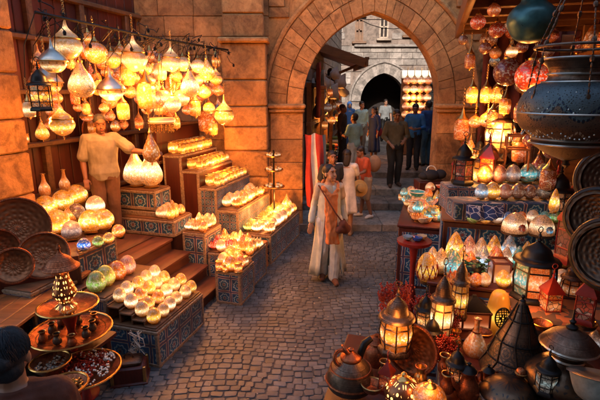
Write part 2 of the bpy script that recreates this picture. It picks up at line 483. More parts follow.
M['slab'] = stone_mat('step_stone', (.2, .18, .165), (.3, .27, .24), sc_=1.1)
st = MB(); rng = random.Random(5)
for (y0, y1, z) in ((8.5, 9.55, .17), (9.55, 10.28, .34), (10.28, 11.64, .5), (11.64, 12.2, .66)):
    x = -.1
    while x < 3.3:
        w = rng.uniform(.55, .95)
        if x+w > 3.1: w = 3.4-x
        st.bev((x+w/2, (y0+y1)/2+.06, z-.09+rng.uniform(-.002, .002)), (w-.008, y1-y0+.1, .18), .018, col=rng.random()); x += w
S_(st.build('stone_steps', M['slab']))
pz = MB(); rng = random.Random(6)
y = 12.2
while y < 21.5:
    x = -1.6; h_ = rng.uniform(.5, .75)
    while x < 7:
        w = rng.uniform(.6, 1.1); pz.bev((x+w/2, y+h_/2, .6), (w-.012, h_-.012, .115+rng.uniform(0, .006)), .01, col=rng.random()); x += w
    y += h_
pz.box((2.6, 17, .3), (9, 10, .5), col=.2)
S_(pz.build('plaza_paving', M['slab']))

# ---------------------------------------------------------------- gate wall with pointed arch
GY = 8.6; GD = .3
XL = P(303, 105, Y=GY).x; XR = P(438, 105, Y=GY).x; ZS = P(300, 104, Y=GY).z; ZA = P(365, 12, Y=GY).z
XC = (XL+XR)/2
def arch_curve(off=0, n=28):
    """pointed arch: outline grown outward by off, left to right"""
    hw = (XR-XL)/2; rise = ZA-ZS
    rad = (rise*rise+hw*hw)/(2*hw)         # circle through springing and apex
    pts = []
    half = []
    # left arc centred at (XL+rad, ZS)
    cx = XL+rad
    a1 = math.acos(max(-1, min(1, (rad-hw)/(rad+off)))) 
    for k in range(n+1):
        a = a1*k/n
        half.append((cx-(rad+off)*math.cos(a), ZS+(rad+off)*math.sin(a)))
    pts = half+[(2*XC-x, z) for x, z in reversed(half[:-1])]
    return pts
AC = arch_curve(0)
TOP = 6.2
w = MB()
gw = empty('gate_wall', (XC, GY, 0), label='tall stone gate wall pierced by the pointed arch over the steps', cat='wall')
def L(v): return (v[0]-XC, v[1]-GY, v[2])
cx0 = -4.2; cx1 = 7.5
for (a, b) in ((cx0, XL), (XR, cx1)):
    w.box(L(((a+b)/2, GY+GD/2, ZS/2)), (b-a, GD, ZS))
    w.box(L(((a+b)/2, GY+GD/2, (ZS+TOP)/2)), (b-a, GD, TOP-ZS))
for i in range(len(AC)-1):
    (xa, za), (xb, zb) = AC[i], AC[i+1]
    vs = [(xa, GY, za), (xb, GY, zb), (xb, GY, TOP), (xa, GY, TOP), (xa, GY+GD, za), (xb, GY+GD, zb), (xb, GY+GD, TOP), (xa, GY+GD, TOP)]
    w.add([L(v) for v in vs], [(0, 1, 2, 3), (5, 4, 7, 6), (0, 4, 5, 1), (3, 2, 6, 7)])
w.build('wall', M['archstone'], gw, smooth=False, clean=False)
# voussoirs
vo = MB(); rng = random.Random(11)
BW = .66
def lp(p, q, t): return (p[0]+(q[0]-p[0])*t, p[1]+(q[1]-p[1])*t)
for (off0, off1, nseg) in ((0, .3, 11), (.3, BW, 15)):
    o_in = arch_curve(off0, nseg*3); o_out = arch_curve(off1, nseg*3)
    i = 0; N_ = len(o_in)-1
    while i < N_:
        j = min(N_, i+rng.choice((2, 3, 3, 4))); g_ = .006
        A = [o_in[k] for k in range(i, j+1)]; B = [o_out[k] for k in range(i, j+1)]
        pr = .05+rng.uniform(-.004, .012)+(.006 if off0 == 0 else 0); tone = rng.random(); m2 = (len(A))
        tgx = .003
        def sh(q, q2): 
            d = math.hypot(q2[0]-q[0], q2[1]-q[1]) or 1; return lp(q, q2, tgx/d)
        A[0], A[-1] = sh(A[0], A[1]), sh(A[-1], A[-2]); B[0], B[-1] = sh(B[0], B[1]), sh(B[-1], B[-2])
        A2 = [lp(a_, b_, .02) for a_, b_ in zip(A, B)]; B2 = [lp(b_, a_, .02) for a_, b_ in zip(A, B)]
        loop = A2+B2[::-1]
        vs = [(q[0], GY+.02, q[1]) for q in loop]+[(q[0], GY-pr+.006, q[1]) for q in loop]
        ctr = (sum(q[0] for q in loop)/len(loop), sum(q[1] for q in loop)/len(loop))
        vs += [(lp(q, ctr, .03)[0], GY-pr, lp(q, ctr, .03)[1]) for q in loop]
        n_ = len(loop); fs = [tuple(range(2*n_, 3*n_))]
        for r0 in (0, n_):
            for k in range(n_): k2 = (k+1) % n_; fs.append((r0+k, r0+k2, r0+n_+k2, r0+n_+k))
        vo.add([L(v) for v in vs], fs, tone); i = j
vo.build('arch_stones', M['archstone'], gw)
# outer label moulding of the arch
lm_ = MB(); oc = arch_curve(BW+.05, 24)
lm_.tube([L((x, GY-.04, z)) for x, z in oc], .05, 8)
lm_.build('arch_moulding', M['archstone'], gw)
# face ashlar
def courses(mb, x0, x1, z0, z1, yf, skip=None, rng=random.Random(2), hmin=.28, hmax=.36, wmin=.4, wmax=.8, pr=.03):
    z = z0
    while z < z1-.05:
        h = min(rng.uniform(hmin, hmax), z1-z); x = x0
        if z1-z-h < .1: h = z1-z
        while x < x1-.02:
            w_ = rng.uniform(wmin, wmax)
            if x1-x-w_ < .15: w_ = x1-x
            if not (skip and skip(x, x+w_, z, z+h)):
                p_ = pr+rng.uniform(-.008, .012)
                mb.bev(L((x+w_/2, yf-p_/2+.01, z+h/2)), (w_-.007, p_+.02, h-.007), .008, col=rng.random())
            x += w_
        z += h
def near_arch(x0, x1, z0, z1):
    for x in (x0, x1, (x0+x1)/2):
        for z in (z0, z1):
            if z < ZS:
                if XL-.02 < x < XR+.02: return True
            else:
                # inside outer arch band
                hw = (XR-XL)/2; rise = ZA-ZS; rad = (rise*rise+hw*hw)/(2*hw)
                xx = x if x <= XC else 2*XC-x
                if math.hypot(xx-(XL+rad), z-ZS) < rad+BW+.1: return True
    return False
bl = MB()
pilL = P(270, 100, Y=GY).x; pilR = P(478, 100, Y=GY).x
courses(bl, cx0, pilL, 0, 4.9, GY, rng=random.Random(21))
courses(bl, pilR, cx1, 0, ZS, GY, rng=random.Random(22))
courses(bl, pilL, cx1, ZS, TOP, GY, near_arch, rng=random.Random(23), hmin=.16, hmax=.2, wmin=.25, wmax=.4)
courses(bl, cx0, pilL, 4.9, TOP, GY, rng=random.Random(24))
bl.build('facing_blocks', M['wallstone'], gw)
# pilasters under the arch with imposts
pl = MB(); rr_ = random.Random(8)
for (a, b) in ((pilL, XL), (XR, pilR)):
    courses(pl, a, b, 0, ZS-.16, GY, rng=rr_, hmin=.4, hmax=.6, wmin=.7, wmax=.9, pr=.07)
    x_ = (a+b)/2
    pl.bev(L((x_, GY-.02, ZS-.12)), (b-a+.06, .2, .07), .02, col=.6)
    pl.bev(L((x_, GY-.02, ZS-.04)), (b-a+.1, .26, .09), .03, col=.8)
pl.build('pilasters', M['archstone'], gw)
# buttress on the left with a projecting ledge
bt = MB(); rng = random.Random(9)
bx0 = P(221, 60, Y=GY-.35).x; bx1 = P(266, 60, Y=GY-.35).x; bz = P(240, 42, Y=GY-.4).z
z = 0
while z < TOP:
    h = rng.uniform(.36, .5)
    if z < bz < z+h+.2: h = bz-z
    wd = 0 if z < bz else -.08
    bt.bev(L(((bx0+bx1)/2, GY-.17+wd*.2, z+h/2)), (bx1-bx0+wd, .36+wd, h-.012), .02, col=rng.random()); z += h
    if abs(z-bz) < .01:
        bt.bev(L(((bx0+bx1)/2, GY-.19, z+.04)), (bx1-bx0+.1, .46, .09), .025, col=.9); z += .085
bt.build('buttress', M['archstone'], gw)

# ---------------------------------------------------------------- back building across the plaza
BY = 20.6
bb = empty('stone_building', (0, BY, 0), label='pale stone building with arched dark passage beyond the steps', cat='building')
def LB(x, z, y=BY): return (x, y-BY, z)
dx0 = P(360, 110, Y=BY).x; dx1 = P(405, 110, Y=BY).x; dzs = P(380, 101, Y=BY).z; dza = P(382, 73, Y=BY).z; dxc = (dx0+dx1)/2
def arc2(off, n=14):
    hw = (dx1-dx0)/2; rise = dza-dzs; rad = (rise*rise+hw*hw)/(2*hw); cx = dx0+rad
    a1 = math.acos(max(-1, min(1, (rad-hw)/(rad+off)))); n = max(2, n//2)
    half = [(cx-(rad+off)*math.cos(a1*k/n), dzs+(rad+off)*math.sin(a1*k/n)) for k in range(n+1)]
    return half+[(2*dxc-x, z) for x, z in reversed(half[:-1])]
w = MB(); a2 = arc2(0); BT = 17
WIN = [(355, 363.5, 18, 41), (379.5, 388.5, 15, 38), (405, 413, 22, 35)]
wins = []
for (pa, pb, qa, qb) in WIN:
    wins.append((P(pa, 30, Y=BY).x, P(pb, 30, Y=BY).x, P(350, qb, Y=BY).z, P(350, qa, Y=BY).z))
# front wall panels: cut a grid around door and windows
xs = sorted({-6, 14, dx0, dx1}|{v for q in wins for v in q[:2]}); zs = sorted({0, dza+.02, BT}|{v for q in wins for v in q[2:]})
wt = .5
for i in range(len(xs)-1):
    for j in range(len(zs)-1):
        xa, xb, za, zb = xs[i], xs[i+1], zs[j], zs[j+1]; xm, zm = (xa+xb)/2, (za+zb)/2
        if dx0 < xm < dx1 and zm < dza: continue
        if any(q[0] < xm < q[1] and q[2] < zm < q[3] for q in wins): continue
        w.box(LB(xm, zm, BY+wt/2), (xb-xa, wt, zb-za))
for i in range(len(a2)-1):
    (xa, za), (xb, zb) = a2[i], a2[i+1]; t_ = dza+.02
    vs = [(xa, BY, za), (xb, BY, zb), (xb, BY, t_), (xa, BY, t_), (xa, BY+wt, za), (xb, BY+wt, zb), (xb, BY+wt, t_), (xa, BY+wt, t_)]
    w.add([(v[0], v[1]-BY, v[2]) for v in vs], [(0, 1, 2, 3), (5, 4, 7, 6), (0, 4, 5, 1)])
w.box(LB(4, BT/2, BY+5), (20, .3, BT)); w.box(LB(4, BT+.1, BY+2.5), (20, 5.4, .2))
w.build('wall', M['pinkdark'], bb, smooth=False, clean=False)
cr = MB(); rng = random.Random(31); z = .6; alt = 0
crd = MB()
while z < 10:
    h = .27; x = -6+rng.uniform(0, .3); alt = (alt+1) % 4
    tgt = crd if alt == 0 else cr
    while x < 12:
        w_ = rng.uniform(.38, .7); a, b = x, x+w_
        bad = False
        hw = (dx1-dx0)/2+.42
        for q in (a, b, (a+b)/2):
            if abs(q-dxc) < hw and z+h/2 < dzs: bad = True
            if z+h > dzs-.05 and ((q-dxc)/hw)**2+((z+h/2-dzs)/(dza-dzs+.42))**2 < 1 : bad = True
        for wq in wins:
            if b > wq[0]-.1 and a < wq[1]+.1 and z+h > wq[2]-.12 and z < wq[3]+.12: bad = True
        if not bad: tgt.bev(LB((a+b)/2, z+h/2, BY-.01), (w_-.012, .05+rng.uniform(0, .012), h-.012), .01, col=rng.random())
        x += w_
    z += h
cr.build('facing_blocks', M['pink'], bb); crd.build('dark_courses', M['pinkdark'], bb)
vs_ = MB(); n_ = 16; i1 = arc2(.0, n_); i2 = arc2(.40, n_)
for i in range(n_):
    a, b, c, d = i1[i], i1[i+1], i2[i+1], i2[i]
    vv = [(p[0], -.06, p[1]) for p in (a, b, c, d)]+[(p[0], .03, p[1]) for p in (a, b, c, d)]
    vs_.add(vv, [(0, 1, 2, 3), (0, 4, 5, 1), (1, 5, 6, 2), (2, 6, 7, 3), (3, 7, 4, 0)], .15 if i % 2 else .95)
for s in (-1, 1):
    z = .6
    while z+.3 < dzs:
        vs_.bev((dxc+s*((dx1-dx0)/2+.2), -.02, z+.16), (.4, .11, .31), .015, col=rng.random()); z += .32
vs_.build('arch_surround', M['pink'], bb)
sc2 = MB(); sc2.tube([(x, -.05, z) for x, z in arc2(.47, 20)], .06, 6); sc2.build('arch_hood', M['pink'], bb)
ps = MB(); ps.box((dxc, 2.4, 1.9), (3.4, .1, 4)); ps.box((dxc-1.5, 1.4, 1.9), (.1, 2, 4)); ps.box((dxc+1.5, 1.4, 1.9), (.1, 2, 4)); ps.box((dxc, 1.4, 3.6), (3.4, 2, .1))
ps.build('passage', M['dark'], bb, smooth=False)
for i, q in enumerate(wins):
    f = MB(); xm = (q[0]+q[1])/2; ww = q[1]-q[0]; hh = q[3]-q[2]
    for sx in (-1, 1): f.box((xm+sx*(ww/2-.03), .06, (q[2]+q[3])/2), (.06, .1, hh))
    for zz in (q[2]+.03, q[3]-.03, (q[2]+q[3])/2): f.box((xm, .065, zz), (ww-.12, .09, .05))
    f.box((xm, .06, (q[2]+q[3])/2), (.05, .08, hh-.1))
    f.bev((xm, -.05, q[2]-.07), (ww+.25, .22, .1), .02); f.bev((xm, -.03, q[3]+.09), (ww+.2, .16, .14), .02)
    fo = f.build('window', M['woodbrown'] if i != 1 else M['plaster'], bb)
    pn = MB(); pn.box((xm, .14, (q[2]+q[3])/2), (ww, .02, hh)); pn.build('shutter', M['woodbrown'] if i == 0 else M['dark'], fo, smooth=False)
sh = MB(); sx0 = P(430, 100, Y=BY).x
ld = MB(); ld.bev(((dx0+12)/2-.5, -.06, P(380, 46, Y=BY).z), (9, .18, .12), .03); ld.bev((4.2, -.06, P(380, 9, Y=BY).z), (10, .22, .16), .03)
ld.build('ledges', M['pink'], bb)
gsh = MB()
zz = .75
while zz < 3.0: gsh.bev((sx0+.7, -.07, zz), (1.5, .04, .075), .012); zz += .085
gsh.build('roller_shutter', plain('grey_shutter', (.2, .2, .19), .5, .3), bb)
aw = MB(); aw.box((sx0+.7, -.3, 3.15), (1.7, .6, .05), tilt=Matrix.Rotation(.35, 3, 'X')); aw.build('shutter_hood', plain('grey_tin', (.25, .24, .23), .6, .3), bb)

# ---------------------------------------------------------------- plaza side buildings
def side_building(name, a, b, thick, h, m, label, sgn):
    a = Vector(a); b = Vector(b); d = (b-a); Lh = d.length; ang = math.atan2(d.y, d.x)
    e = empty(name, a, ang, label, 'building')
    w = MB(); w.box((Lh/2, sgn*thick/2, h/2), (Lh, thick, h)); w.build('wall', M['mortar'], e, smooth=False)
    bk = MB(); rng = random.Random(hash(label) % 99 if False else len(label)); z = .55
    while z < h-.2:
        x = 0
        while x < Lh:
            w_ = min(rng.uniform(.4, .8), Lh-x)
            bk.bev((x+w_/2, -sgn*.005, z+.15), (max(.02, w_-.012), .05, .29), .012, col=rng.random()); x += max(w_, .05)
        z += .3
    bk.build('facing_blocks', m, e)
    return e, Lh, ang
sbl, Ll, angL = side_building('shop_building', (.0, 9.75, 0), (1.75, 20.4, 0), 3, 8.5, M['plaster'], 'old shop building on the left beyond the arch with a wooden awning', 1)
sbr, Lr, angR = side_building('shop_building', (3.75, 9.75, 0), (6.1, 20.4, 0), 3, 8, M['pink'], 'pale stone building on the right beyond the arch', -1)
# shop opening + shelves along left building
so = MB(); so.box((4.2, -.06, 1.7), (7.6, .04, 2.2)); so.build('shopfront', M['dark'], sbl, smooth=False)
fr = MB()
for x in (.5, 2.2, 4.0, 5.9, 7.9): fr.box((x, -.12, 1.7), (.14, .12, 2.3))
for z in (2.85, 2.0, 1.25): fr.box((4.2, -.13, z), (7.7, .1, .09))
fr.build('shop_frame', M['woodbrown'], sbl, smooth=False)
# wooden awning
p0 = P(322, 55, Y=12.6); p1 = P(362, 62, Y=12.2); az = p1.z
aw = empty('wooden_awning', (0, 0, 0), label='dark timber awning jutting from the left building beyond the arch', cat='awning')
m_ = MB()
ax0, ax1, ay0, ay1 = .45, P(360, 55, Y=12.4).x, 11.2, 13.8
m_.box(((ax0+ax1)/2, (ay0+ay1)/2, az+.15), (ax1-ax0+.1, ay1-ay0, .06), tilt=Matrix.Rotation(-.32, 3, 'Y').inverted())
m_.build('canopy', M['woodred'], aw, smooth=False)
m_ = MB(); m_.box((ax1+.02, (ay0+ay1)/2, az-.08), (.06, ay1-ay0+.05, .16))
for k in range(9): m_.box((ax1+.03, ay0+.1+k*.3, az+.03), (.1, .1, .06))
m_.box(((ax0+ax1)/2, ay0, az+.1), (ax1-ax0, .05, .2), tilt=Matrix.Rotation(-.32, 3, 'Y').inverted())
m_.build('fascia', M['woodbrown'], aw, smooth=False)
for y in (11.4, 12.5, 13.6): m_ = MB(); m_.tube([(ax0, y, az-.5), (ax1, y, az-.05)], .035, 6); m_.build('bracket', M['woodbrown'], aw)

# ---------------------------------------------------------------- left shop: terrace, steps, walls
tr = MB()
def lbox(mb, a0, a1, b0, b1, z0, z1, col=None, bev=.012):
    c = SL((a0+a1)/2, (b0+b1)/2, (z0+z1)/2); mb.bev(c, (b1-b0, a1-a0, z1-z0), bev, YAW, col=col)
lbox(tr, -2.5, 3.4, -3.0, -1.08, 0, .68); o = tr.build('shop_terrace', M['woodstep'])
S_(o)
ws = empty('wooden_steps', SL(0, -.5), YAW, 'four worn brown wooden steps climbing from the street to the lamp shop', 'steps')
for i in range(4):
    m_ = MB(); z = .17*(i+1); b1 = -.27*i
    c = (b1-.135+.5-.27*(0), 0, 0)
    m_.bev((b1-.15+.5, -.1, z-.02), (.32, 1.9, .04), .008, col=.7+.1*(i % 2))
    m_.build('tread', M['woodstep'], ws)
    m_ = MB(); m_.box((b1-.02+.5-.012, -.1, z-.105), (.02, 1.88, .13), col=.3); m_.build('riser', M['woodstep'], ws, smooth=False)
sw = empty('shop_wall', SL(0, -2.6), YAW, 'dark red carved timber back wall of the lamp shop behind the shopkeeper', 'wall')
m_ = MB(); m_.box((-.12, .9, 2.7), (.2, 5.0, 5.4)); m_.build('wall', M['woodred'], sw, smooth=False)
m_ = MB(); rng = random.Random(4)
for k in range(22):   # vertical boards
    y = -1.55+k*.225; m_.bev((-.005, y, 2.3), (.03, .215, 4.4), .008, col=rng.random())
m_.build('boards', M['woodred'], sw)
m_ = MB()
for y in (-.5, .55, 1.5, 2.55): m_.bev((.05, y, 2.2), (.1, .1, 3.6), .015)
for z in (1.15, 2.0, 2.7, 3.4, 4.0): m_.bev((.06, 1.0, z), (.12, 4.4, .07), .012)
m_.build('rails', M['woodbrown'], sw)
# turned-wood lattice upper left
m_ = MB()
for k in range(9): m_.tube([(.09, -.95+k*.06, 3.15), (.09, -.95+k*.06, 3.95)], [.014]*2, 6)
for k in range(11): m_.tube([(.09, -1.0, 3.17+k*.075), (.09, -.42, 3.17+k*.075)], .01, 5)
for k in range(9):
    for j in range(11): m_.ell((.09, -.95+k*.06, 3.17+j*.075), (.02, .02, .02), 6, 4)
m_.build('lattice', M['woodbrown'], sw)
# low counter against wall
ct = empty('wooden_counter', SL(.35, -2.35), YAW, 'dark red wooden counter along the shop wall left of the shopkeeper', 'counter')
m_ = MB(); m_.bev((0, 0, .98), (.42, 2.0, .6), .01); m_.build('cabinet', M['woodred'], ct)
m_ = MB(); m_.bev((0, 0, 1.3), (.48, 2.06, .05), .01); m_.build('counter_top', M['woodbrown'], ct)
m_ = MB()
for k in range(5): m_.bev((.215, -.8+k*.4, .98), (.02, .34, .46), .01)
m_.build('panel', M['woodbrown'], ct)
# stone pier at left edge
pr_ = empty('stone_pier', (0, 0, 0), label='large orange stone pier at the left edge beside the brass plates', cat='pier')
m_ = MB(); rng = random.Random(17); z = 0
pc = SL(-.62, -2.45)
while z < 5.2:
    h = rng.uniform(.38, .55); m_.bev(pc+Vector((0, 0, z+h/2)), (1.1, .62, h-.012), .02, YAW, col=rng.random()); z += h
m_.build('blocks', M['archstone'], pr_)

# right shop walls (runs along the right of the street)
rw = empty('shop_wall', SR(0, 2.6), YAW, 'dark red timber wall at the back of the right hand lamp stall', 'wall')
m_ = MB(); m_.box((.12, 0, 2.6), (.2, 8.0, 5.2)); m_.build('wall', M['woodred'], rw, smooth=False)
m_ = MB()
for k in range(30): m_.bev((.01, -3.9+k*.27, 2.3), (.03, .26, 4.4), .008, col=rng.random())
m_.build('boards', M['woodred'], rw)
m_ = MB()
for z in (1.2, 1.9, 2.6, 3.2): m_.bev((-.1, -.2, z), (.24, 6.4, .05), .01)
for y in (-3, -1.8, -.6, .6, 1.8, 3): m_.bev((-.1, y, 2.0), (.2, .06, 3.2), .01)
m_.build('shelves', M['woodbrown'], rw)
# overhead timber fascia on the right
ca = empty('stall_canopy', (0, 0, 0), label='dark reddish timber canopy above the right stall', cat='canopy')
m_ = MB()
c_ = SR(.4, 1.75, 3.75); m_.box(c_, (1.9, 4.6, .08), YAW); m_.build('roof', M['woodred'], ca, smooth=False)
m_ = MB(); c_ = SR(.4, .8, 3.68); m_.bev(c_, (.08, 4.6, .24), .01, YAW)
for k in range(8): m_.bev(SR(-1.6+k*.6, 1.7, 3.66), (1.8, .08, .1), .01, YAW)
m_.build('beams', M['woodbrown'], ca)

# unseen tall house added behind the viewer to keep the street in shade
bh = empty('shading_house', (0, -4.2, 0), 0, 'unseen tall plastered house added behind the viewer to shade the street', 'house')
m_ = MB(); m_.box((-1, -1.5, 6.6), (22, 3, 13.2)); m_.build('wall', M['plaster'], bh, smooth=False)
m_ = MB(); m_.bev((-1, .1, 13.1), (22.2, .5, .3), .03); m_.bev((-1, .05, 4.2), (22.1, .3, .2), .03); m_.build('cornice', M['plaster'], bh)
for k in range(5):
    for z in (5.6, 8.6, 11):
        m_ = MB(); m_.bev((-8+k*3.5, .03, z), (1.1, .12, 1.6), .02); m_.build('shutter', M['woodbrown'], bh)

# scraps on the cobbles
lt = MB(); rng = random.Random(44)
for k in range(150):
    y = rng.uniform(3.4, 8.4); x = rng.uniform(-1.2+(y-4)*.25, 1.2+(y-4)*.3); s_ = rng.uniform(.006, .022); a = rng.uniform(0, 6)
    lt.add([(x+s_*math.cos(a+q)*rng.uniform(.5, 1.3), y+s_*math.sin(a+q), .024+rng.uniform(0, .008)) for q in (0, 1.4, 2.9, 4.4)], [(0, 1, 2, 3)], rng.random())
tag(lt.build('street_litter', plain('litter', (.3, .26, .2), .9, var=.9, scale=1.5, bump=0), clean=False), 'tiny scraps of paper and leaves between the cobbles', 'litter', kind='stuff')
# ---------------------------------------------------------------- lamp prototypes
def sprof(pts, n=4):
    """smooth a lathe profile"""
    out = []
    for i in range(len(pts)-1):
        p0 = pts[max(i-1, 0)]; p1 = pts[i]; p2 = pts[i+1]; p3 = pts[min(i+2, len(pts)-1)]
        for k in range(n):
            t = k/n
            out.append(tuple(max(0, .5*((2*p1[j])+(-p0[j]+p2[j])*t+(2*p0[j]-5*p1[j]+4*p2[j]-p3[j])*t*t+(-p0[j]+3*p1[j]-3*p2[j]+p3[j])*t**3)) if j == 0 else
                             .5*((2*p1[j])+(-p0[j]+p2[j])*t+(2*p0[j]-5*p1[j]+4*p2[j]-p3[j])*t*t+(-p0[j]+3*p1[j]-3*p2[j]+p3[j])*t**3) for j in (0, 1)))
    out.append(pts[-1]); return out
def chain(mb, z0, z1, r=.012):
    z = z0; i = 0
    while z < z1:
        Mx = Matrix.Rotation(math.pi/2, 3, 'X') if i % 2 else Matrix.Rotation(math.pi/2, 3, 'Y')
        mb.ring((0, 0, z), r, .0032, Mx, 8, 4); z += r*1.5; i += 1
LT = 'glass lamp lit from inside'
PR = {}
def proto(key, name, cat, parts):
    e = empty(name, (0, 0, 0)); e['category'] = cat; e['label'] = LT
    for (pn, mb, m) in parts:
        mb.build(pn, m, e)
    PR[key] = e; return e
# unit: body diameter 1 -> scaled. body built at real size 0.28
def hang_onion():
    b = MB(); b.lathe(sprof([(0.0, -.15), (.03, -.148), (.085, -.115), (.13, -.05), (.135, .0), (.11, .05), (.07, .075)]), 24, rib=.03, ribn=12)
    c = MB(); c.lathe(sprof([(.118, .052), (.10, .085), (.06, .12), (.025, .16), (.012, .22), (.006, .27)]), 24); c.ring((0, 0, .055), .116, .007)
    r = MB(); chain(r, .27, .42); f = MB(); f.lathe([(0, -.2), (.008, -.19), (.012, -.17), (.006, -.155), (.02, -.146)], 8)
    return [('glass', b, M['clear']), ('cap', c, M['clear']), ('rim', MB().ring((0, 0, .05), .121, .008), M['brass']), ('finial', f, M['brass']), ('chain', r, M['brass'])]
proto('onion', 'hanging_lamp', 'lamp', hang_onion())
def hang_globe():
    b = MB(); b.ell((0, 0, 0), (.135, .135, .13), 24, 14)
    c = MB(); c.lathe([(.05, .115), (.052, .135), (.03, .15), (.01, .19), (.004, .2)], 14)
    r = MB(); chain(r, .2, .42)
    return [('glass', b, M['mosaic']), ('cap', c, M['brass']), ('chain', r, M['brass'])]
proto('globe', 'hanging_lamp', 'lamp', hang_globe())
def hang_bell():
    b = MB(); b.lathe(sprof([(.0, -.11), (.06, -.105), (.115, -.06), (.14, .0), (.135, .015)]), 24, rib=.02, ribn=16)
    c = MB(); c.lathe(sprof([(.15, .01), (.13, .05), (.08, .1), (.03, .14), (.012, .2), (.004, .24)]), 24)
    r = MB(); chain(r, .24, .42); f = MB()
    for k in range(12):
        a = k*math.pi/6; f.lathe([(0, -.03), (.006, -.02), (.003, 0)], 6, (.14*math.cos(a), .14*math.sin(a), .0))
    return [('glass', b, M['clear']), ('cap', c, M['silver']), ('rim', MB().ring((0, 0, .01), .147, .007), M['brass']), ('bead_fringe', f, M['brass']), ('chain', r, M['brass'])]
proto('bell', 'hanging_lamp', 'lamp', hang_bell())
def hang_tear():
    b = MB(); b.lathe(sprof([(0, -.17), (.05, -.165), (.11, -.12), (.125, -.06), (.10, .02), (.06, .09), (.03, .15), (.022, .18)]), 24, rib=.025, ribn=10)
    c = MB(); c.lathe([(.03, .17), (.034, .185), (.014, .21), (.005, .26)], 12); r = MB(); chain(r, .26, .42)
    f = MB(); f.lathe([(0, -.21), (.01, -.2), (.014, -.185), (.006, -.17), (.03, -.162)], 8)
    return [('glass', b, M['mosaicbig']), ('cap', c, M['brass']), ('finial', f, M['brass']), ('chain', r, M['brass'])]
proto('tear', 'hanging_lamp', 'lamp', hang_tear())
def hang_jar():
    b = MB(); b.lathe(sprof([(.03, -.13), (.07, -.12), (.08, -.05), (.08, .05), (.06, .09)]), 20, rib=.04, ribn=8)
    c = MB(); c.lathe([(.062, .088), (.066, .1), (.03, .14), (.008, .2), (.003, .22)], 14); r = MB(); chain(r, .22, .42)
    f = MB(); f.lathe([(0, -.17), (.012, -.155), (.035, -.128)], 8)
    return [('glass', b, M['clear']), ('cap', c, M['brass']), ('finial', f, M['brass']), ('chain', r, M['brass'])]
proto('jar', 'hanging_lamp', 'lamp', hang_jar())
def lantern(n=6, r=.1, h=.22, key='lantern', paneM='pane', metal='iron', dome=True, stand=True, spikes=False, bulge=.0, name='lantern'):
    """n-sided lantern standing on its base, z=0 at the bottom"""
    parts = []
    base = MB(); base.lathe([(r*1.12, 0), (r*1.16, .012), (r*1.1, .03), (r*.95, .045)], n, ph=math.pi/n)
    parts.append(('base', base, M[metal]))
    pane = MB(); zb, zt = .045, .045+h
    pane.lathe([(r*.93, zb), (r*(.95+bulge), zb+h*.5), (r*.93, zt)], n, ph=math.pi/n); parts.append(('glass_panes', pane, M[paneM]))
    fr = MB()
    for k in range(n):
        a = 2*math.pi*k/n+math.pi/n
        pts = [(q*r*math.cos(a), q*r*math.sin(a), z) for q, z in ((.96, zb), (.98+bulge, zb+h*.5), (.96, zt))]
        fr.tube(pts, r*.055, 5)
    for z in (zb+h*.22, zb+h*.75): fr.lathe([(r*.955+bulge*r*.7, z-.005), (r*.99+bulge*r*.7, z), (r*.955+bulge*r*.7, z+.005)], n, ph=math.pi/n)
    parts.append(('frame', fr, M[metal]))
    rf = MB()
    if dome: rf.lathe(sprof([(r*1.18, zt), (r*1.1, zt+.02), (r*.8, zt+.035), (r*.72, zt+.06), (r*.6, zt+.1), (r*.25, zt+.14), (r*.06, zt+.16)], 3), n*3)
    else: rf.lathe([(r*1.18, zt), (r*1.15, zt+.015), (r*.25, zt+.11), (r*.06, zt+.14)], n, ph=math.pi/n)
    parts.append(('roof', rf, M[metal]))
    fi = MB(); zz = zt+(.155 if dome else .135)
    fi.lathe([(r*.06, zz), (r*.16, zz+.015), (r*.05, zz+.03), (r*.1, zz+.042), (.003, zz+.075)], 8)
    fi.ring((0, 0, zz+.095), .022, .004, Matrix.Rotation(math.pi/2, 3, 'X'), 12, 5)
    parts.append(('finial', fi, M[metal]))
    if False:
        s = MB(); rs = random.Random(3)
        for k in range(26):
            a = k*2.4; q = r*(.3+.75*(k % 5)/5); s.tube([(q*math.cos(a), q*math.sin(a), zt), (q*1.25*math.cos(a+.3), q*1.25*math.sin(a+.3), zt+.06), (q*1.1*math.cos(a), q*1.1*math.sin(a), zt+rs.uniform(.1, .16))], [.006, .009, .003], 5)
        parts.append(('crown', s, M['redmetal']))
    return proto(key, name, 'lantern', parts)
lantern(6, .1, .2, 'lantern')
lantern(8, .105, .21, 'amberlantern', 'clear', 'bronze', spikes=True, bulge=.1)
lantern(4, .09, .2, 'squarelantern', 'pane', 'redmetal', dome=False)
lantern(6, .16, .26, 'biglantern', 'pane', 'iron', bulge=.06)
# egg lamp: z=0 at bottom
b = MB(); b.lathe(sprof([(.03, .012), (.068, .035), (.082, .08), (.072, .14), (.042, .185), (.0, .205)]), 22)
k = MB(); k.lathe([(.045, 0), (.048, .01), (.034, .022), (.036, .03)], 14)
proto('egg', 'egg_lamp', 'lamp', [('glass', b, M['mosaic']), ('base', k, M['brass'])])
b = MB(); b.lathe(sprof([(.03, .012), (.06, .03), (.068, .08), (.05, .16), (.022, .22), (.0, .245)]), 22)
k = MB(); k.lathe([(.045, 0), (.048, .01), (.034, .022), (.036, .03)], 14)
proto('cone', 'egg_lamp', 'lamp', [('glass', b, M['mosaicbig']), ('base', k, M['brass'])])
# candle jar
b = MB(); b.lathe([(.042, .008), (.05, .02), (.051, .1), (.046, .115), (.048, .125)], 16, rib=.03, ribn=8)
k = MB(); k.lathe([(.054, 0), (.056, .008), (.05, .018)], 14); k.ring((0, 0, .124), .049, .005, None, 14, 5)
proto('candle', 'candle_jar', 'candle jar', [('glass', b, M['clear']), ('rim', k, M['brass'])])
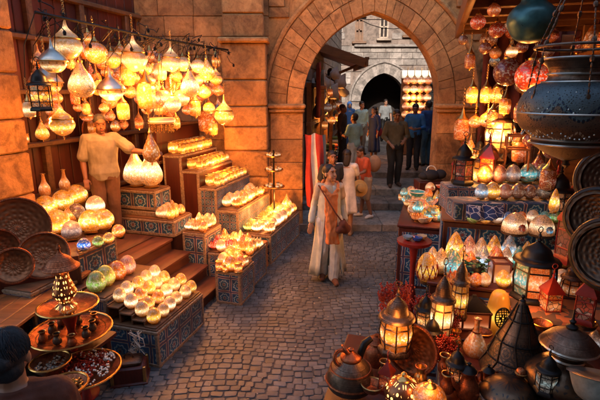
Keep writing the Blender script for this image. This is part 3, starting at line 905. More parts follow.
# tall teardrop table lamp
b = MB(); b.lathe(sprof([(.05, .02), (.12, .07), (.14, .14), (.11, .24), (.055, .34), (.02, .42), (.0, .45)]), 26, rib=.02, ribn=12)
k = MB(); k.lathe([(.08, 0), (.085, .012), (.06, .025), (.055, .04)], 16)
proto('teartable', 'table_lamp', 'lamp', [('glass', b, M['mosaicbig']), ('base', k, M['brass'])])
# lotus lamp with petals
b = MB(); b.lathe(sprof([(.02, .03), (.035, .05), (.04, .09), (.02, .14), (0, .16)]), 14)
k = MB()
for j, (rr, n_, zz, tt) in enumerate(((.06, 8, .12, .5), (.085, 9, .08, .9))):
    for q in range(n_):
        a = 2*math.pi*q/n_+j*.3; ca, sa = math.cos(a), math.sin(a)
        k.loft([((ca*.02, sa*.02, .025), .012, .012), ((ca*rr*.75, sa*rr*.75, .05), .026, .026), ((ca*rr, sa*rr, zz), .018, .018), ((ca*rr*1.1, sa*rr*1.1, zz+.035), .003, .003)], 6)
d = MB(); d.lathe([(.05, 0), (.05, .01), (.02, .03)], 12)
proto('lotus', 'lotus_lamp', 'lamp', [('bulb', b, M['milk']), ('petals', k, M['clear']), ('base', d, M['brass'])])

def col(c, s):
    if c[2] > c[0]: s *= 2.4          # extra glow put into blue and pale glass to hold hue under amber light
    elif c[2] > .35: s *= 1.5
    return (c[0], c[1], c[2], s)
AMB = (1, .38, .05); YEL = (1, .56, .07); ORG = (1, .27, .03); WHT = (1, .66, .28); RED = (.9, .06, .02)
CRE = (.95, .7, .4); TEA = (.1, .45, .5); GRY = (.45, .42, .42); LBL = (.3, .5, .7); GRN = (.35, .6, .12); PNK = (.9, .42, .28); BLU = (.03, .12, .55); LIM = (.6, .75, .15)
def by_px(key, px, py, Y=None, z=None, wpx=None, w0=.27, rz=0, label=None, group=None, color=None, up=0, sz=None, tilt=None):
    """place a prototype so its origin projects near a photo position; size from its width in the photo"""
    p = P(px, py, Y=Y, z=z); s = depth(p)*wpx/F/w0 if wpx else 1
    if sz: s = (s, s, s*sz)
    return place(PR[key], p, rz, s, label, group, color, tilt)
def point(p, power, color=(1, .34, .06), r=.06, name='lamp_light'):
    l = bpy.data.lights.new(name, 'POINT'); l.energy = power; l.color = color; l.shadow_soft_size = r
    o = bpy.data.objects.new(name, l); COL.objects.link(o); o.location = p; return o

# ---------------------------------------------------------------- hanging lamps of the left shop
GH = 'glass lamps hanging over the left shop front'
def Yd(px): return 5.0+(px-45)/170*2.3
HANG = [
 ('onion', 67, 44, 27, WHT, .55, 'large clear onion lamp with tall spire, highest at the left end of the rods', -.1),
 ('bell', 53, 62, 28, WHT, .5, 'lamp with pale conical cap and glass bowl, below and left of the tallest spired lamp', -.2),
 ('globe', 96, 53, 22, AMB, .8, 'round crackled amber globe hanging alone right of the tall spired lamp', .1),
 ('globe', 112, 60, 17, YEL, .7, 'small yellow globe touching the right side of the crackled amber globe', .3),
 ('onion', 134, 57, 25, WHT, .6, 'onion shaped lamp with slim spire hanging above the big bright cluster, mid row', .0),
 ('bell', 46, 83, 32, AMB, .9, 'wide glowing amber bowl lamp hanging behind the small caged lantern', .1),
 ('tear', 81, 80, 25, WHT, .7, 'large pale teardrop lamp with long neck, left of the brightest bowls', -.2),
 ('bell', 111, 90, 28, WHT, 1.0, 'very bright white wide bowl lamp in the middle of the left cluster', -.1),
 ('globe', 98, 88, 15, YEL, .9, 'little bright yellow globe left of the very bright wide bowl', .15),
 ('onion', 62, 123, 23, YEL, .8, 'yellow onion shaped lamp with spire, lowest hanging lamp above the shelf of bottles', -.2),
 ('jar', 29, 108, 11, WHT, 1.0, 'tiny white bulb lamp hanging at the far left of the cluster', .0),
 ('jar', 123, 110, 12, YEL, .7, 'slender elongated yellow lamp hanging above the shopkeeper to his right', .0),
 ('jar', 127, 74, 14, AMB, .8, 'narrow amber jar lamp beneath the mid row onion lamp', .2),
 ('globe', 145, 69, 13, YEL, .8, 'small yellow globe right beside the mid row onion lamp', .1),
 ('onion', 171, 61, 19, WHT, .7, 'white onion lamp with pointed tip in the right half of the cluster', .0),
 ('jar', 160, 70, 12, WHT, .8, 'narrow white jar lamp left of the pointed white onion lamp', .2),
 ('globe', 183, 64, 15, WHT, .8, 'small white globe right of the pointed white onion lamp', .1),
 ('globe', 198, 66, 14, WHT, 1.0, 'bright white globe, second from the right in the upper row', .1),
 ('tear', 207, 70, 15, YEL, .9, 'yellow teardrop lamp near the right end of the upper row', .0),
 ('tear', 190, 84, 19, WHT, 1.1, 'largest bright oval white lamp in the right half of the cluster', -.2),
 ('onion', 216, 78, 13, AMB, .7, 'small amber onion lamp at the right end of the upper row', .2),
 ('globe', 218, 90, 12, ORG, .6, 'small orange globe under the amber onion lamp at the right end', .2),
 ('jar', 146, 94, 18, AMB, .8, 'stout amber jar lamp left of the three clustered white globes', .0),
 ('globe', 147, 109, 11, AMB, .6, 'tiny amber globe under the stout amber jar lamp', .1),
 ('globe', 163, 98, 17, WHT, .9, 'left one of three clustered white globes', .0),
 ('globe', 172, 104, 18, WHT, 1.1, 'lowest and middle one of three clustered white globes', -.1),
 ('globe', 181, 98, 17, WHT, 1.0, 'right one of three clustered white globes', .05),
 ('globe', 204, 92, 14, YEL, .8, 'yellow globe between the bright oval lamp and the orange globe', .1),
 ('jar', 195, 107, 11, AMB, .6, 'slim amber jar lamp below the bright oval lamp', .1),
 ('globe', 209, 108, 12, YEL, .8, 'small yellow globe left of the lone pear shaped lamp', .1),
 ('onion', 224, 114, 19, YEL, .9, 'lone pear shaped yellow lamp, lowest at the right end near the buttress', -.1),
 ('jar', 75, 97, 9, RED, .3, 'small dark red lamp hidden among the pale teardrop lamps', .3),
 ('globe', 130, 92, 13, AMB, .8, 'small amber globe right of the very bright wide bowl', .3),
 ('onion', 39, 60, 14, ORG, .3, 'dim orange onion lamp hanging at the upper left behind the bowl lamp', .5),
 ('tear', 156, 86, 12, ORG, .6, 'orange teardrop lamp above the stout amber jar lamp', .4),
 ('globe', 107, 72, 12, ORG, .5, 'small orange globe under the crackled amber globe', .5),
 ('jar', 120, 52, 9, AMB, .5, 'small amber jar lamp left of the mid row onion lamp', .5),
 ('tear', 42, 131, 13, YEL, .6, 'yellow teardrop lamp hanging near the wall left of the spired yellow lamp', .4),
 ('jar', 114, 62, 6, ORG, .4, 'very small orange lamp tucked beside the small yellow globe', .6),
]
for k, (px, py, kk, wp, cc, wh) in enumerate(((57, 98, 'globe', 11, ORG, 'below the wide amber bowl'), (70, 62, 'jar', 8, AMB, 'behind the tallest spired lamp'), (88, 38, 'jar', 8, AMB, 'right of the tallest spire'), (104, 108, 'globe', 10, AMB, 'under the very bright wide bowl'), (135, 78, 'globe', 10, YEL, 'right of the narrow amber jar'),
        (150, 56, 'jar', 8, ORG, 'near the rod, left of the pointed white lamp'), (158, 108, 'jar', 8, YEL, 'left below the clustered globes'), (187, 110, 'globe', 10, ORG, 'right below the clustered globes'), (200, 80, 'globe', 12, WHT, 'right of the bright oval lamp'), (176, 76, 'globe', 12, YEL, 'under the pointed white onion lamp'), (150, 80, 'globe', 11, WHT, 'above the stout amber jar'), (216, 60, 'jar', 8, AMB, 'at the right tip of the rods'),
        (34, 90, 'tear', 10, AMB, 'at the far left edge of the cluster'), (139, 122, 'jar', 8, ORG, 'left of the flat disc lamp'), (176, 122, 'jar', 8, AMB, 'right of the flat disc lamp'), (86, 108, 'jar', 8, AMB, 'under the large pale teardrop lamp'))):
    HANG.append((kk, px, py, wp, cc, .7, f'little {dict(globe="round", jar="jar shaped", tear="drop shaped")[kk]} lamp {wh}', .35))
HANG = [h for h in HANG if h[6][:10] != 'very small']
rodz = {}
hang_pts = []
for (k_, px, py, wpx, c, s, lab, dy) in HANG:
    w0 = {'onion': .27, 'bell': .3, 'globe': .27, 'tear': .25, 'jar': .16}[k_]
    o = by_px(k_, px, py, Y=Yd(px)+dy, wpx=wpx, w0=w0, rz=random.uniform(0, 3), label=lab, group=GH, color=col(c, s*.095), tilt=(random.uniform(-.03, .03), random.uniform(-.03, .03)))
    hang_pts.append((o.location.copy(), o.scale[0]*.42))
rng = random.Random(55)
for k in range(46):
    px = rng.uniform(34, 222); lo = 28+(px-40)*.16; py = rng.uniform(lo+8, 128); kk = rng.choice(['jar', 'onion', 'globe', 'tear', 'bell'])
    by_px(kk, px, py, Y=Yd(px)+rng.uniform(.45, .9), wpx=rng.uniform(9, 17), w0={'onion': .27, 'bell': .3, 'globe': .27, 'tear': .25, 'jar': .16}[kk], rz=k, label='dim orange lamp deep behind the bright hanging lamps', group='dim lamps deep behind the bright ones', color=col(rng.choice([ORG, AMB, (.8, .2, .04), (.5, .12, .03)]), rng.uniform(.02, .06)))
# hanging rods + wires
for i, (dz, lab) in enumerate(((0, 'long iron rod carrying the front row of hanging lamps'), (0, 'long iron rod carrying the rear row of hanging lamps'))):
    a = P(35, 12, Y=4.85+i*.6); b = P(228, 50, Y=7.75+i*.3)
    m_ = MB(); m_.tube([a, (a+b)/2+Vector((0, 0, -.03)), b], .016, 6)
    rd = m_.build('hanging_rod', M['iron']); tag(rd, lab, 'rod')
    if i == 0: RA, RB = a, b
hw_ = MB()
for p, l in hang_pts:
    t = max(0, min(1, (p-RA).dot(RB-RA)/(RB-RA).length_squared)); q = RA+(RB-RA)*t
    top = Vector((p.x, p.y, p.z+l)); 
    if q.z > top.z: hw_.tube([top, Vector((p.x*.8+q.x*.2, p.y*.8+q.y*.2, (top.z+q.z)/2)), q], .005, 4)
tag(hw_.build('suspension_wires', M['iron']), 'tangle of thin wires running up from the hanging lamps to the rods', 'wires', kind='stuff')
# bits hanging from the rod: bare fixtures, cords
cd = MB(); rng = random.Random(12)
for k in range(30):
    t = rng.random(); q = RA.lerp(RB, t)+Vector((rng.uniform(-.1, .1), rng.uniform(-.1, .3), rng.uniform(-.05, .1)))
    pts = [q]
    for j in range(4): pts.append(pts[-1]+Vector((rng.uniform(-.08, .08), rng.uniform(-.08, .08), rng.uniform(-.1, .05))))
    cd.tube(pts, .006, 4)
    cd.lathe([(.01, 0), (.02, -.02), (.015, -.05)], 8, pts[-1])
tag(cd.build('electric_cords', M['iron']), 'tangled black electric cords along the lamp rods', 'cords', kind='stuff')
# caged lantern
place(PR['lantern'], P(43, 111, Y=4.8), .3, 1.05, 'small caged metal lantern with amber panes hanging lowest at the left of the cluster', None, col(AMB, .09))
# flat disc chandelier
dc = empty('disc_chandelier', P(162, 121, Y=6.3), 0, 'flat white disc lamp with beads hanging under it', 'lamp')
m_ = MB(); m_.lathe([(.02, .05), (.17, .045), (.185, .02), (.17, -.03), (.02, -.035)], 28); m_.build('shade', M['milk'], dc).color = col(WHT, .06)
m_ = MB()
for k in range(16):
    a = k*math.pi/8; x, y = .15*math.cos(a), .15*math.sin(a)
    for j in range(4): m_.ell((x, y, -.05-j*.03), (.011, .011, .014), 7, 5)
m_.build('beads', M['brass'], dc)
m_ = MB()
for k in range(3): a = k*2.1; m_.tube([(.16*math.cos(a), .16*math.sin(a), .04), (0, 0, .3), (0, 0, .8)], .004, 4)
m_.build('chains', M['brass'], dc)
# tall amber-brown drop hanging by the man's hand
by_px('tear', 151, 148, Y=6.0, wpx=17, w0=.25, sz=1.25, label='dark amber drop shaped lamp hanging before the two tall white teardrop lamps', color=col((.6, .25, .05), .03))
# brass plates on back wall
def plate(name, p, r, rot, label, m='plate', group=None, prof=None, cat='plate'):
    e = empty(name, p, 0, label, cat, group); e.rotation_euler = rot
    m_ = MB(); m_.lathe([(0, .0), (r*.55, .0), (r*.7, .012), (r*.88, .022), (r*.97, .035), (r, .03), (r*.95, .02), (r*.7, .0), (0, -.012)], 40)
    m_.build('dish', M[m], e)
    q = MB(); q.ring((0, 0, .034), r*.975, .012, None, 40, 6); q.build('rim', M['copper'], e)
    return e
plate('brass_plate', SL(1.35, -2.42, 2.12), .26, (R(90), 0, YAW+R(90)), 'large engraved round copper plate glowing on the red wall to the right of the shopkeeper')
bpx = P(127, 118, Y=6.6)
# bottles on counter
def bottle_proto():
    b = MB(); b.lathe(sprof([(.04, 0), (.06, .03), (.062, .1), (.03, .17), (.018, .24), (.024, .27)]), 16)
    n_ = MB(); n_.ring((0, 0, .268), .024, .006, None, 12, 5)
    return proto('bottle', 'glass_bottle', 'bottle', [('glass', b, M['clear']), ('lip', n_, M['brass'])])  # bottles are no lamps: a faint glow is put into their glass
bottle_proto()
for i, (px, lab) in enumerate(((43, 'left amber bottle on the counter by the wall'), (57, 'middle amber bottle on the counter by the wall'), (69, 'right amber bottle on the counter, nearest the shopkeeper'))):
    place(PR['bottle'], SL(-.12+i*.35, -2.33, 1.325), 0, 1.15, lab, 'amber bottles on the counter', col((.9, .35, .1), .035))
# shelf lamps behind
for i, (a_, z_, k_, lab) in enumerate(((-.2, 2.04, 'egg', 'orange egg lamp on the wall shelf above the bottles'), (.2, 2.04, 'candle', 'amber candle jar on the wall shelf above the bottles'), (2.0, 2.04, 'egg', 'orange egg lamp on the wall shelf beyond the shopkeeper'), (2.3, 1.2, 'cone', 'orange cone lamp low on the wall rail beyond the shopkeeper'))):
    place(PR[k_], SL(a_, -2.51, z_), 0, 1.0, lab, None, col(AMB, .08))

# ---------------------------------------------------------------- display stands on the left
def cloth_box(name, a0, a1, b0, b1, z0, z1, label, m='cloth', trim='brass', org=SL, cat='display stand', tray=True, group=None):
    c = org((a0+a1)/2, (b0+b1)/2, z0); e = empty(name, c, YAW, label, cat, group)
    h = z1-z0; lx, ly = b1-b0, a1-a0
    m_ = MB(); m_.bev((0, 0, h/2-.01), (lx, ly, h-.02), .012); m_.build('cloth_cover', M[m], e)
    # hanging hem with little scallops & borders
    t = MB(); t.bev((0, 0, h-.03), (lx+.012, ly+.012, .035), .006); t.bev((0, 0, .03), (lx+.01, ly+.01, .045), .006)
    for sx in (-1, 1):
        for sy in (-1, 1): t.bev((sx*(lx/2-.012), sy*(ly/2-.012), h/2), (.035, .035, h-.1), .005)
    t.build('border_bands', M['band'], e)
    if tray:
        q = MB(); q.bev((0, 0, h-.004), (lx-.02, ly-.02, .02), .004); q.build('tray', M['woodbrown'], e)
    return e
M['band'] = plain('woven_border', (.3, .2, .13), .85, var=.6, scale=30, bump=.4)
cloth_box('display_stand', -1.07, -.15, -.42, .19, 0, .42, 'blue applique covered stand in front, carrying rows of white and yellow egg lamps')
cloth_box('display_stand', -1.02, -.12, -.78, -.43, 0, .66, 'upper tier of the front egg stand, holding green and orange eggs', 'cloth2')
# sloped rack for eggs
rk = empty('egg_rack', SL(-.61, -.12, .43), YAW, 'sloping wooden rack under the rows of pale egg lamps', 'rack')
m_ = MB()
for k in range(4): m_.bev((-.2+.14*k, 0, .16-.052*k), (.13, .88, .02), .004); m_.bev((-.27+.14*k, 0, .09-.02*k), (.02, .86, .18-.04*k), .004)
m_.build('shelves', M['woodbrown'], rk)
GE = 'egg lamps on the front stand'
ordn = ['nearest', 'second', 'third', 'fourth', 'fifth', 'sixth', 'seventh', 'eighth']
rowsE = [
 (.655, -.62, .168, -.90, ['GRN', 'LIM', 'ORG', 'PNK'], 'top tier', 1.15),
 (.60, -.33, .155, -.94, ['WHT', 'CRE', 'YEL', 'WHT', 'CRE'], 'first pale row', .8),
 (.55, -.19, .15, -.92, ['CRE', 'AMB', 'YEL', 'WHT', 'YEL'], 'second pale row', .8),
 (.495, -.05, .15, -.96, ['WHT', 'YEL', 'AMB', 'CRE', 'WHT', 'YEL'], 'third pale row', .8),
 (.44, .09, .15, -.97, ['YEL', 'WHT', 'CRE', 'WHT', 'WHT', 'YEL'], 'front row', .8)]
cn = {'GRN': 'green', 'LIM': 'lime', 'ORG': 'orange', 'PNK': 'pink', 'WHT': 'white', 'CRE': 'cream', 'YEL': 'yellow', 'AMB': 'amber', 'TEA': 'teal', 'GRY': 'grey', 'LBL': 'pale blue', 'BLU': 'blue dotted', 'RED': 'red'}
for z, b_, sp_, a0, cs, rn, sc_ in rowsE:
    for i, c in enumerate(cs):
        g_ = .035 if c in ('GRN', 'LIM', 'ORG', 'PNK') else .055
        place(PR['egg'], SL(a0+i*sp_+random.uniform(-.01, .01), b_+random.uniform(-.01, .01), z), random.uniform(0, 6), sc_*random.uniform(.93, 1.05),
              f'{cn[c]} egg lamp, {ordn[i]} from viewer in the {rn} of the front stand', GE, col(globals()[c], g_), tilt=(random.uniform(-.1, .1), random.uniform(-.1, .1)))
# stand with big eggs at the left
cloth_box('display_stand', -1.0, -.06, -1.75, -1.02, .0, .98, 'tall blue applique stand heaped with large yellow egg lamps', 'cloth')
cloth_box('display_stand', -1.35, -.98, -1.6, -1.0, .0, .8, 'lower stepped blue stand in front of the large yellow egg lamps', 'cloth2')
BIG = [(50, 216, 23, YEL, .09, 'amber yellow'), (64, 210, 22, YEL, .09, 'bright yellow'), (81, 203, 21, YEL, .08, 'deep yellow'), (96, 214, 20, CRE, .07, 'creamy white'),
       (60, 231, 25, YEL, .1, 'glowing yellow'), (79, 219, 18, (.3, .2, .14), .01, 'grey brown'), (72, 240, 21, GRY, .015, 'lilac grey'), (91, 233, 25, YEL, .11, 'largest glowing yellow'),
       (106, 228, 22, YEL, .1, 'lemon yellow'), (120, 237, 14, AMB, .08, 'small amber'), (84, 251, 14, BLU, .06, 'small blue dotted'), (98, 246, 12, GRN, .05, 'small green'), (109, 243, 12, YEL, .06, 'small pale yellow'), (74, 222, 17, AMB, .06, 'amber')]
for i, (px, py, wp, c, s, nm) in enumerate(BIG):
    z = 1.0+max(0, (232-py))*.0075
    p = P(px, py, z=z)
    by_px('egg', px, py, z=z, wpx=wp*.9, w0=.164, rz=i, label=f'{nm} egg lamp in the heap on the tall blue stand', group='egg lamps heaped on the tall stand', color=col(c, s), tilt=(random.uniform(-.25, .25), random.uniform(-.2, .2)), sz=.85)

# beyond the steps: group A
cloth_box('display_stand', .40, .86, .08, .42, 0, .47, 'blue applique crate on the street right of the wooden steps, topped with glowing lamps')
cloth_box('display_stand', .92, 1.5, -.3, .36, 0, .5, 'second blue applique crate behind the crate right of the steps', 'cloth2')
cloth_box('display_stand', .88, 1.4, -.66, -.32, 0, .78, 'blue crate raised beside the upper wooden steps', 'cloth')
cloth_box('display_stand', .85, 1.35, -1.72, -.78, .68, .93, 'wide blue applique crate on the shop floor under the two tall teardrop lamps', 'cloth')
cloth_box('display_stand', .95, 1.35, -1.74, -1.1, .93, 1.02, 'narrow red and cream box on top of the wide blue crate', 'cloth2')
cloth_box('display_stand', .95, 1.35, -1.74, -1.12, 1.022, 1.32, 'upper blue crate carrying the two tall white teardrop lamps', 'cloth')
for px, nm, a_, b_ in ((142, 'left', 1.15, -1.56), (160, 'right', 1.15, -1.3)):
    place(PR['teartable'], SL(a_, b_, 1.33), 0, 1.25, f'tall white teardrop table lamp, {nm} one of the two on the blue crates', 'tall teardrop lamps on the blue crates', col(WHT, .1))
# clusters of small lamps on the stands by the steps (placed on tray tops)
GA = 'small glowing lamps on the crates beside the steps'
def scatter(org, a0, a1, b0, b1, z, n, kinds, cols, what, group, smin=.7, smax=1.0, g=.09, rng=None, side='from left'):
    rng = rng or random.Random(n); nn = 0
    ks = list(range(n)); na = max(1, round(math.sqrt(n*(a1-a0)/max(.01, b1-b0)))); nb = math.ceil(n/na)
    cells = [(i, j) for i in range(na) for j in range(nb)][:n]
    rown = ['first', 'second', 'third', 'fourth', 'fifth', 'sixth', 'seventh', 'eighth', 'ninth', 'tenth']
    for (i, j) in cells:
        a = a0+(i+.5+rng.uniform(-.25, .25))*(a1-a0)/na; b = b0+(j+.5+rng.uniform(-.25, .25))*(b1-b0)/nb
        k_ = rng.choice(kinds); c = rng.choice(cols)
        kn = {'egg': 'egg lamp', 'candle': 'candle jar', 'lotus': 'lotus lamp', 'cone': 'cone lamp', 'bottle': 'bottle lamp'}[k_]
        place(PR[k_], org(a, b, z), rng.uniform(0, 6), rng.uniform(smin, smax), f'{cn[c]} {kn}, {"front" if i == 0 else rown[min(i, 9)]} row, {rown[j]} {side}, {what}', group, col(globals()[c], g*rng.uniform(.6, 1.2)), tilt=(rng.uniform(-.08, .08), rng.uniform(-.08, .08)))
scatter(SL, .37, .85, .08, .42, .47, 13, ['lotus', 'egg', 'candle'], ['ORG', 'AMB', 'WHT'], 'crate beside the steps', GA, .8, 1.05)
scatter(SL, .93, 1.48, -.29, .35, .5, 22, ['lotus', 'egg', 'cone'], ['ORG', 'WHT', 'AMB', 'RED'], 'second crate from the steps', GA, .75, 1.0)
scatter(SL, .90, 1.38, -.65, -.33, .78, 12, ['egg', 'cone', 'lotus'], ['WHT', 'CRE', 'AMB'], 'raised crate by upper steps', GA, .75, .95, .09)
scatter(SL, .88, 1.32, -1.09, -.79, .93, 10, ['egg', 'cone'], ['WHT', 'AMB', 'YEL'], 'wide crate on shop floor', GA, .75, .95, .08)

# group B: long stepped display reaching to the gate
TB = [(-.22, .30, .0, .5), (-.58, -.225, .0, .88), (-.88, -.585, .3, 1.22), (-1.18, -.885, .6, 1.48), (-1.5, -1.185, .68, 1.72)]
labs = ['long low display bench along the street with the brightest lamps, nearest the gate', 'second tier of the stepped display by the buttress', 'third tier of the stepped display by the buttress', 'fourth tier of the stepped display by the buttress', 'top tier of the stepped display with the yellow candle jars']
for i, ((b0, b1, z0, z1), lb) in enumerate(zip(TB, labs)):
    cloth_box('display_bench', 1.8 if i else 1.86, 3.3-.06*i if i else 3.45, b0, b1, z0, z1, lb, ('cloth', 'cloth2', 'cloth2', 'woodred', 'woodred')[i], cat='display bench')
# wooden end panel + legs of the bench
wp_ = empty('wooden_crate', SL(1.72, .13, 0), YAW, 'plain brown wooden crate standing at the near end of the bright display bench', 'crate')
m_ = MB()
for k in range(4): m_.bev((0, 0, .06+.11*k), (.3, .16, .1), .008, col=random.random())
m_.build('boards', M['woodorange'], wp_)
GBn = 'lamps on the stepped display by the buttress'
rngB = random.Random(77)
CNT = [(11, 3), (9, 2), (9, 2), (9, 2), (8, 2)]
ORD = 'second third fourth fifth sixth seventh eighth ninth tenth eleventh twelfth'.split()
tier = ['lowest bench', 'second tier', 'third tier', 'fourth tier', 'top tier']
for i, ((b0, b1, z0, z1), (n_, rws)) in enumerate(zip(TB, CNT)):
    a0, a1 = 1.92, (3.4 if i == 0 else 3.25-.06*i)
    for r_ in range(rws):
        for k in range(n_):
            a = a0+(k+.5)*(a1-a0)/n_; b = b0+(b1-b0)*(r_+.5)/rws+rngB.uniform(-.02, .02)
            if i >= 2: key = 'candle'; c = 'YEL' if (k*7+i*3) % 5 else 'WHT'; s = (1.0 if i < 4 else 1.2)*(1.25 if r_ == 0 else 1)
            else: key = rngB.choice(['candle', 'lotus', 'egg']); c = rngB.choice(['WHT', 'YEL', 'WHT', 'AMB'] if i else ['YEL', 'LIM', 'WHT', 'CRE']); s = rngB.uniform(.85, 1.1)
            kn = {'egg': 'egg lamp', 'candle': 'candle jar', 'lotus': 'lotus lamp'}[key]
            rw_ = ' '+(['back', 'street'] if rws == 2 else ['back', 'middle', 'street'])[r_]+' row'
            place(PR[key], SL(a, b, z1), rngB.uniform(0, 6), s, f'{cn[c]} {kn}, {(["first"]+ORD)[k]} from near end, {tier[i]}{rw_} of stepped display', GBn, col(globals()[c], rngB.uniform(.08, .13)))
# back board behind top tier
bbd = empty('back_board', SL(2.55, -1.62, .68), YAW, 'dark red board standing behind the top tier of candle jars', 'board')
m_ = MB(); m_.bev((0, 0, .75), (.05, 1.5, 1.5), .01); m_.build('panel', M['woodred'], bbd)
m_ = MB(); m_.bev((.03, 0, 1.48), (.05, 1.52, .06), .008); m_.bev((.03, 0, .9), (.04, 1.5, .05), .008); m_.build('rails', M['woodbrown'], bbd)
# tiered stand near the gate
cs_ = empty('tiered_stand', P(274, 190, Y=7.9), 0, 'slender metal stand with two small trays of glass cups beside the gate pier', 'stand')
m_ = MB(); m_.tube([(0, 0, -.9), (0, 0, .72)], .015, 8); m_.build('pole', M['iron'], cs_)
for z in (.05, .35, .6):
    m_ = MB(); m_.lathe([(0, z), (.19-.08*z, z+.005), (.2-.08*z, z+.03), (.19-.08*z, z+.012)], 24); m_.build('tray', M['brass'], cs_)
m_ = MB(); m_.lathe([(.2, -.9), (.2, -.87), (.03, -.84)], 16); m_.build('base', M['iron'], cs_)
for z in (.08, .38, .63):
    nC = 6
    for k in range(nC):
        a = k*2*math.pi/nC; rr_ = .13-.05*z
        place(PR['candle'], cs_.location+Vector((rr_*math.cos(a), rr_*math.sin(a), z-.02)), 0, .5, 'small pale glass cup on the slender tiered stand by the gate', 'small glass cups on the tiered stand', col(CRE, .03))
place(PR['teartable'], SL(3.3, .1, .52), 0, .75, 'orange teardrop lamp at the far end of the bright display bench', None, col(AMB, .08))

# striped cloth hung by the gate
stc = empty('striped_cloth', (0, 0, 0), 0, 'hanging cloth with red, white and dark stripes beside the left gate jamb', 'cloth')
for j, (c, x0, x1) in enumerate((((.36, .03, .02), 0, .11), ((.62, .6, .56), .11, .2), ((.36, .03, .02), .2, .32), ((.03, .06, .12), .32, .37))):
    vs = []; fs = []; a_ = P(305, 134, Y=8.45)
    n_ = 16; nc = 6
    for i in range(n_+1):
        t = i/n_; z = a_.z-t*1.35
        for q in range(nc+1):
            u0 = x0+(x1-x0)*q/nc; x = a_.x+u0*(1+.15*t)
            for th in (0, .012): vs.append((x+.03*t+.012*math.sin(t*7+u0*20), 8.42+(.02+.035*t)*math.sin(u0*42+t*2.5)-.1*t+th, z-.02*math.sin(u0*25)))
    st_r = (nc+1)*2
    for i in range(n_):
        for q in range(nc):
            o_ = i*st_r+q*2; fs += [(o_, o_+2, o_+2+st_r, o_+st_r), (o_+1, o_+1+st_r, o_+3+st_r, o_+3)]
        o_ = i*st_r; fs.append((o_, o_+st_r, o_+st_r+1, o_+1)); o_ += nc*2; fs.append((o_, o_+1, o_+st_r+1, o_+st_r))
    MB().add(vs, fs).build('stripe', cloth_c('stripe_cloth_%d' % j, c), stc)

# cables and little box in front of the first stand
cbl = MB(); rng = random.Random(41); c0 = SL(-1.22, -.66, .74)
for k in range(34):
    pts = []; ph = rng.uniform(0, 6); rr_ = rng.uniform(.05, .14)
    for j in range(9):
        t = j/8; pts.append(c0+Vector((rr_*math.sin(ph+t*4.5)+rng.uniform(-.015, .015), -.1*t+rr_*.5*math.cos(ph+t*5), .06-.42*math.sin(t*math.pi)*rng.uniform(.6, 1)-.05*t)))
    cbl.tube(pts, .0055, 5)
for k in range(8):
    pts = [SL(-1.13+rng.uniform(-.03, .03), .0+rng.uniform(-.1, .1), .44-.07*j)+Vector((rng.uniform(-.03, .03), -.03+rng.uniform(-.02, .02), 0)) for j in range(6)]
    cbl.tube(pts, .005, 5)
tag(cbl.build('cable_bundle', M['cable']), 'messy bundle of pale electric cables hanging before the front egg stand', 'cables', kind='stuff')
bxx = empty('small_chest', P(131, 380, z=0), YAW+.5, 'small red brown wooden box with metal trim on the ground by the front stand', 'box')
m_ = MB(); m_.bev((0, 0, .1), (.3, .22, .18), .015); m_.bev((0, 0, .02), (.34, .26, .04), .01); m_.build('body', M['woodred'], bxx)
m_ = MB(); m_.bev((0, 0, .215), (.24, .17, .05), .02); m_.ring((0, 0, .25), .04, .008, Matrix.Rotation(math.pi/2, 3, 'X'), 14, 5); m_.build('lid', M['bronze'], bxx)
for sx in (-1, 1):
    for sy in (-1, 1): m_ = MB(); m_.bev((sx*.145, sy*.105, .1), (.03, .03, .19), .004); m_.build('corner_trim', M['brass'], bxx)

# ---------------------------------------------------------------- bottom left: plates, trays, copper
def RX(p, px, py): return p
lb = empty('plank_table', (0, 0, 0), 0, 'worn orange plank table at the lower left corner under the copper plates', 'table')
tz = .72
q0 = P(-8, 330, z=tz); q1 = P(66, 278, z=tz)
m_ = MB(); ang = math.atan2(q1.y-q0.y, q1.x-q0.x)
ctr = (q0+q1)/2
for k in range(4):
    off = Vector((-math.sin(ang), math.cos(ang), 0))*(.0+.17*k-.1)
    m_.bev(ctr+off, (1.5, .165, .035), .006, ang, col=random.random())
m_.build('planks', M['woodorange'], lb)
m_ = MB()
for s_ in (-.55, .55):
    for k in (-.05, .4): m_.bev(ctr+Vector((math.cos(ang)*s_-math.sin(ang)*k, math.sin(ang)*s_+math.cos(ang)*k, -tz/2-.01)), (.06, .06, tz-.02), .005, ang)
m_.build('leg_frame', M['woodbrown'], lb)
def face(px, py, Y, tiltx=70, yaw=0):
    return (R(tiltx), 0, yaw)
plate('copper_plate', P(17, 228, Y=4.25), .30, (R(68), 0, R(38)), 'largest dark copper plate leaning against the pier at the left edge')
plate('copper_plate', P(44, 256, Y=4.0), .22, (R(60), 0, R(30)), 'dark red copper plate leaning in front of the largest plate, beside the eggs')
plate('copper_plate', P(14, 266, Y=3.75), .155, (R(66), 0, R(30)), 'small bright engraved plate with raised centre in front of the two large plates')
plate('copper_plate', P(-4, 250, Y=4.05), .2, (R(75), 0, R(45)), 'copper plate half cut by the left edge of the picture')
# plate rest
m_ = MB(); c_ = P(20, 262, Y=4.3); m_.bev((c_.x-.1, c_.y+.15, c_.z/2), (1.1, .5, c_.z), .01, R(30)); tag(m_.build('wooden_chest', M['woodred']), 'dark wooden chest behind the leaning copper plates', 'chest')

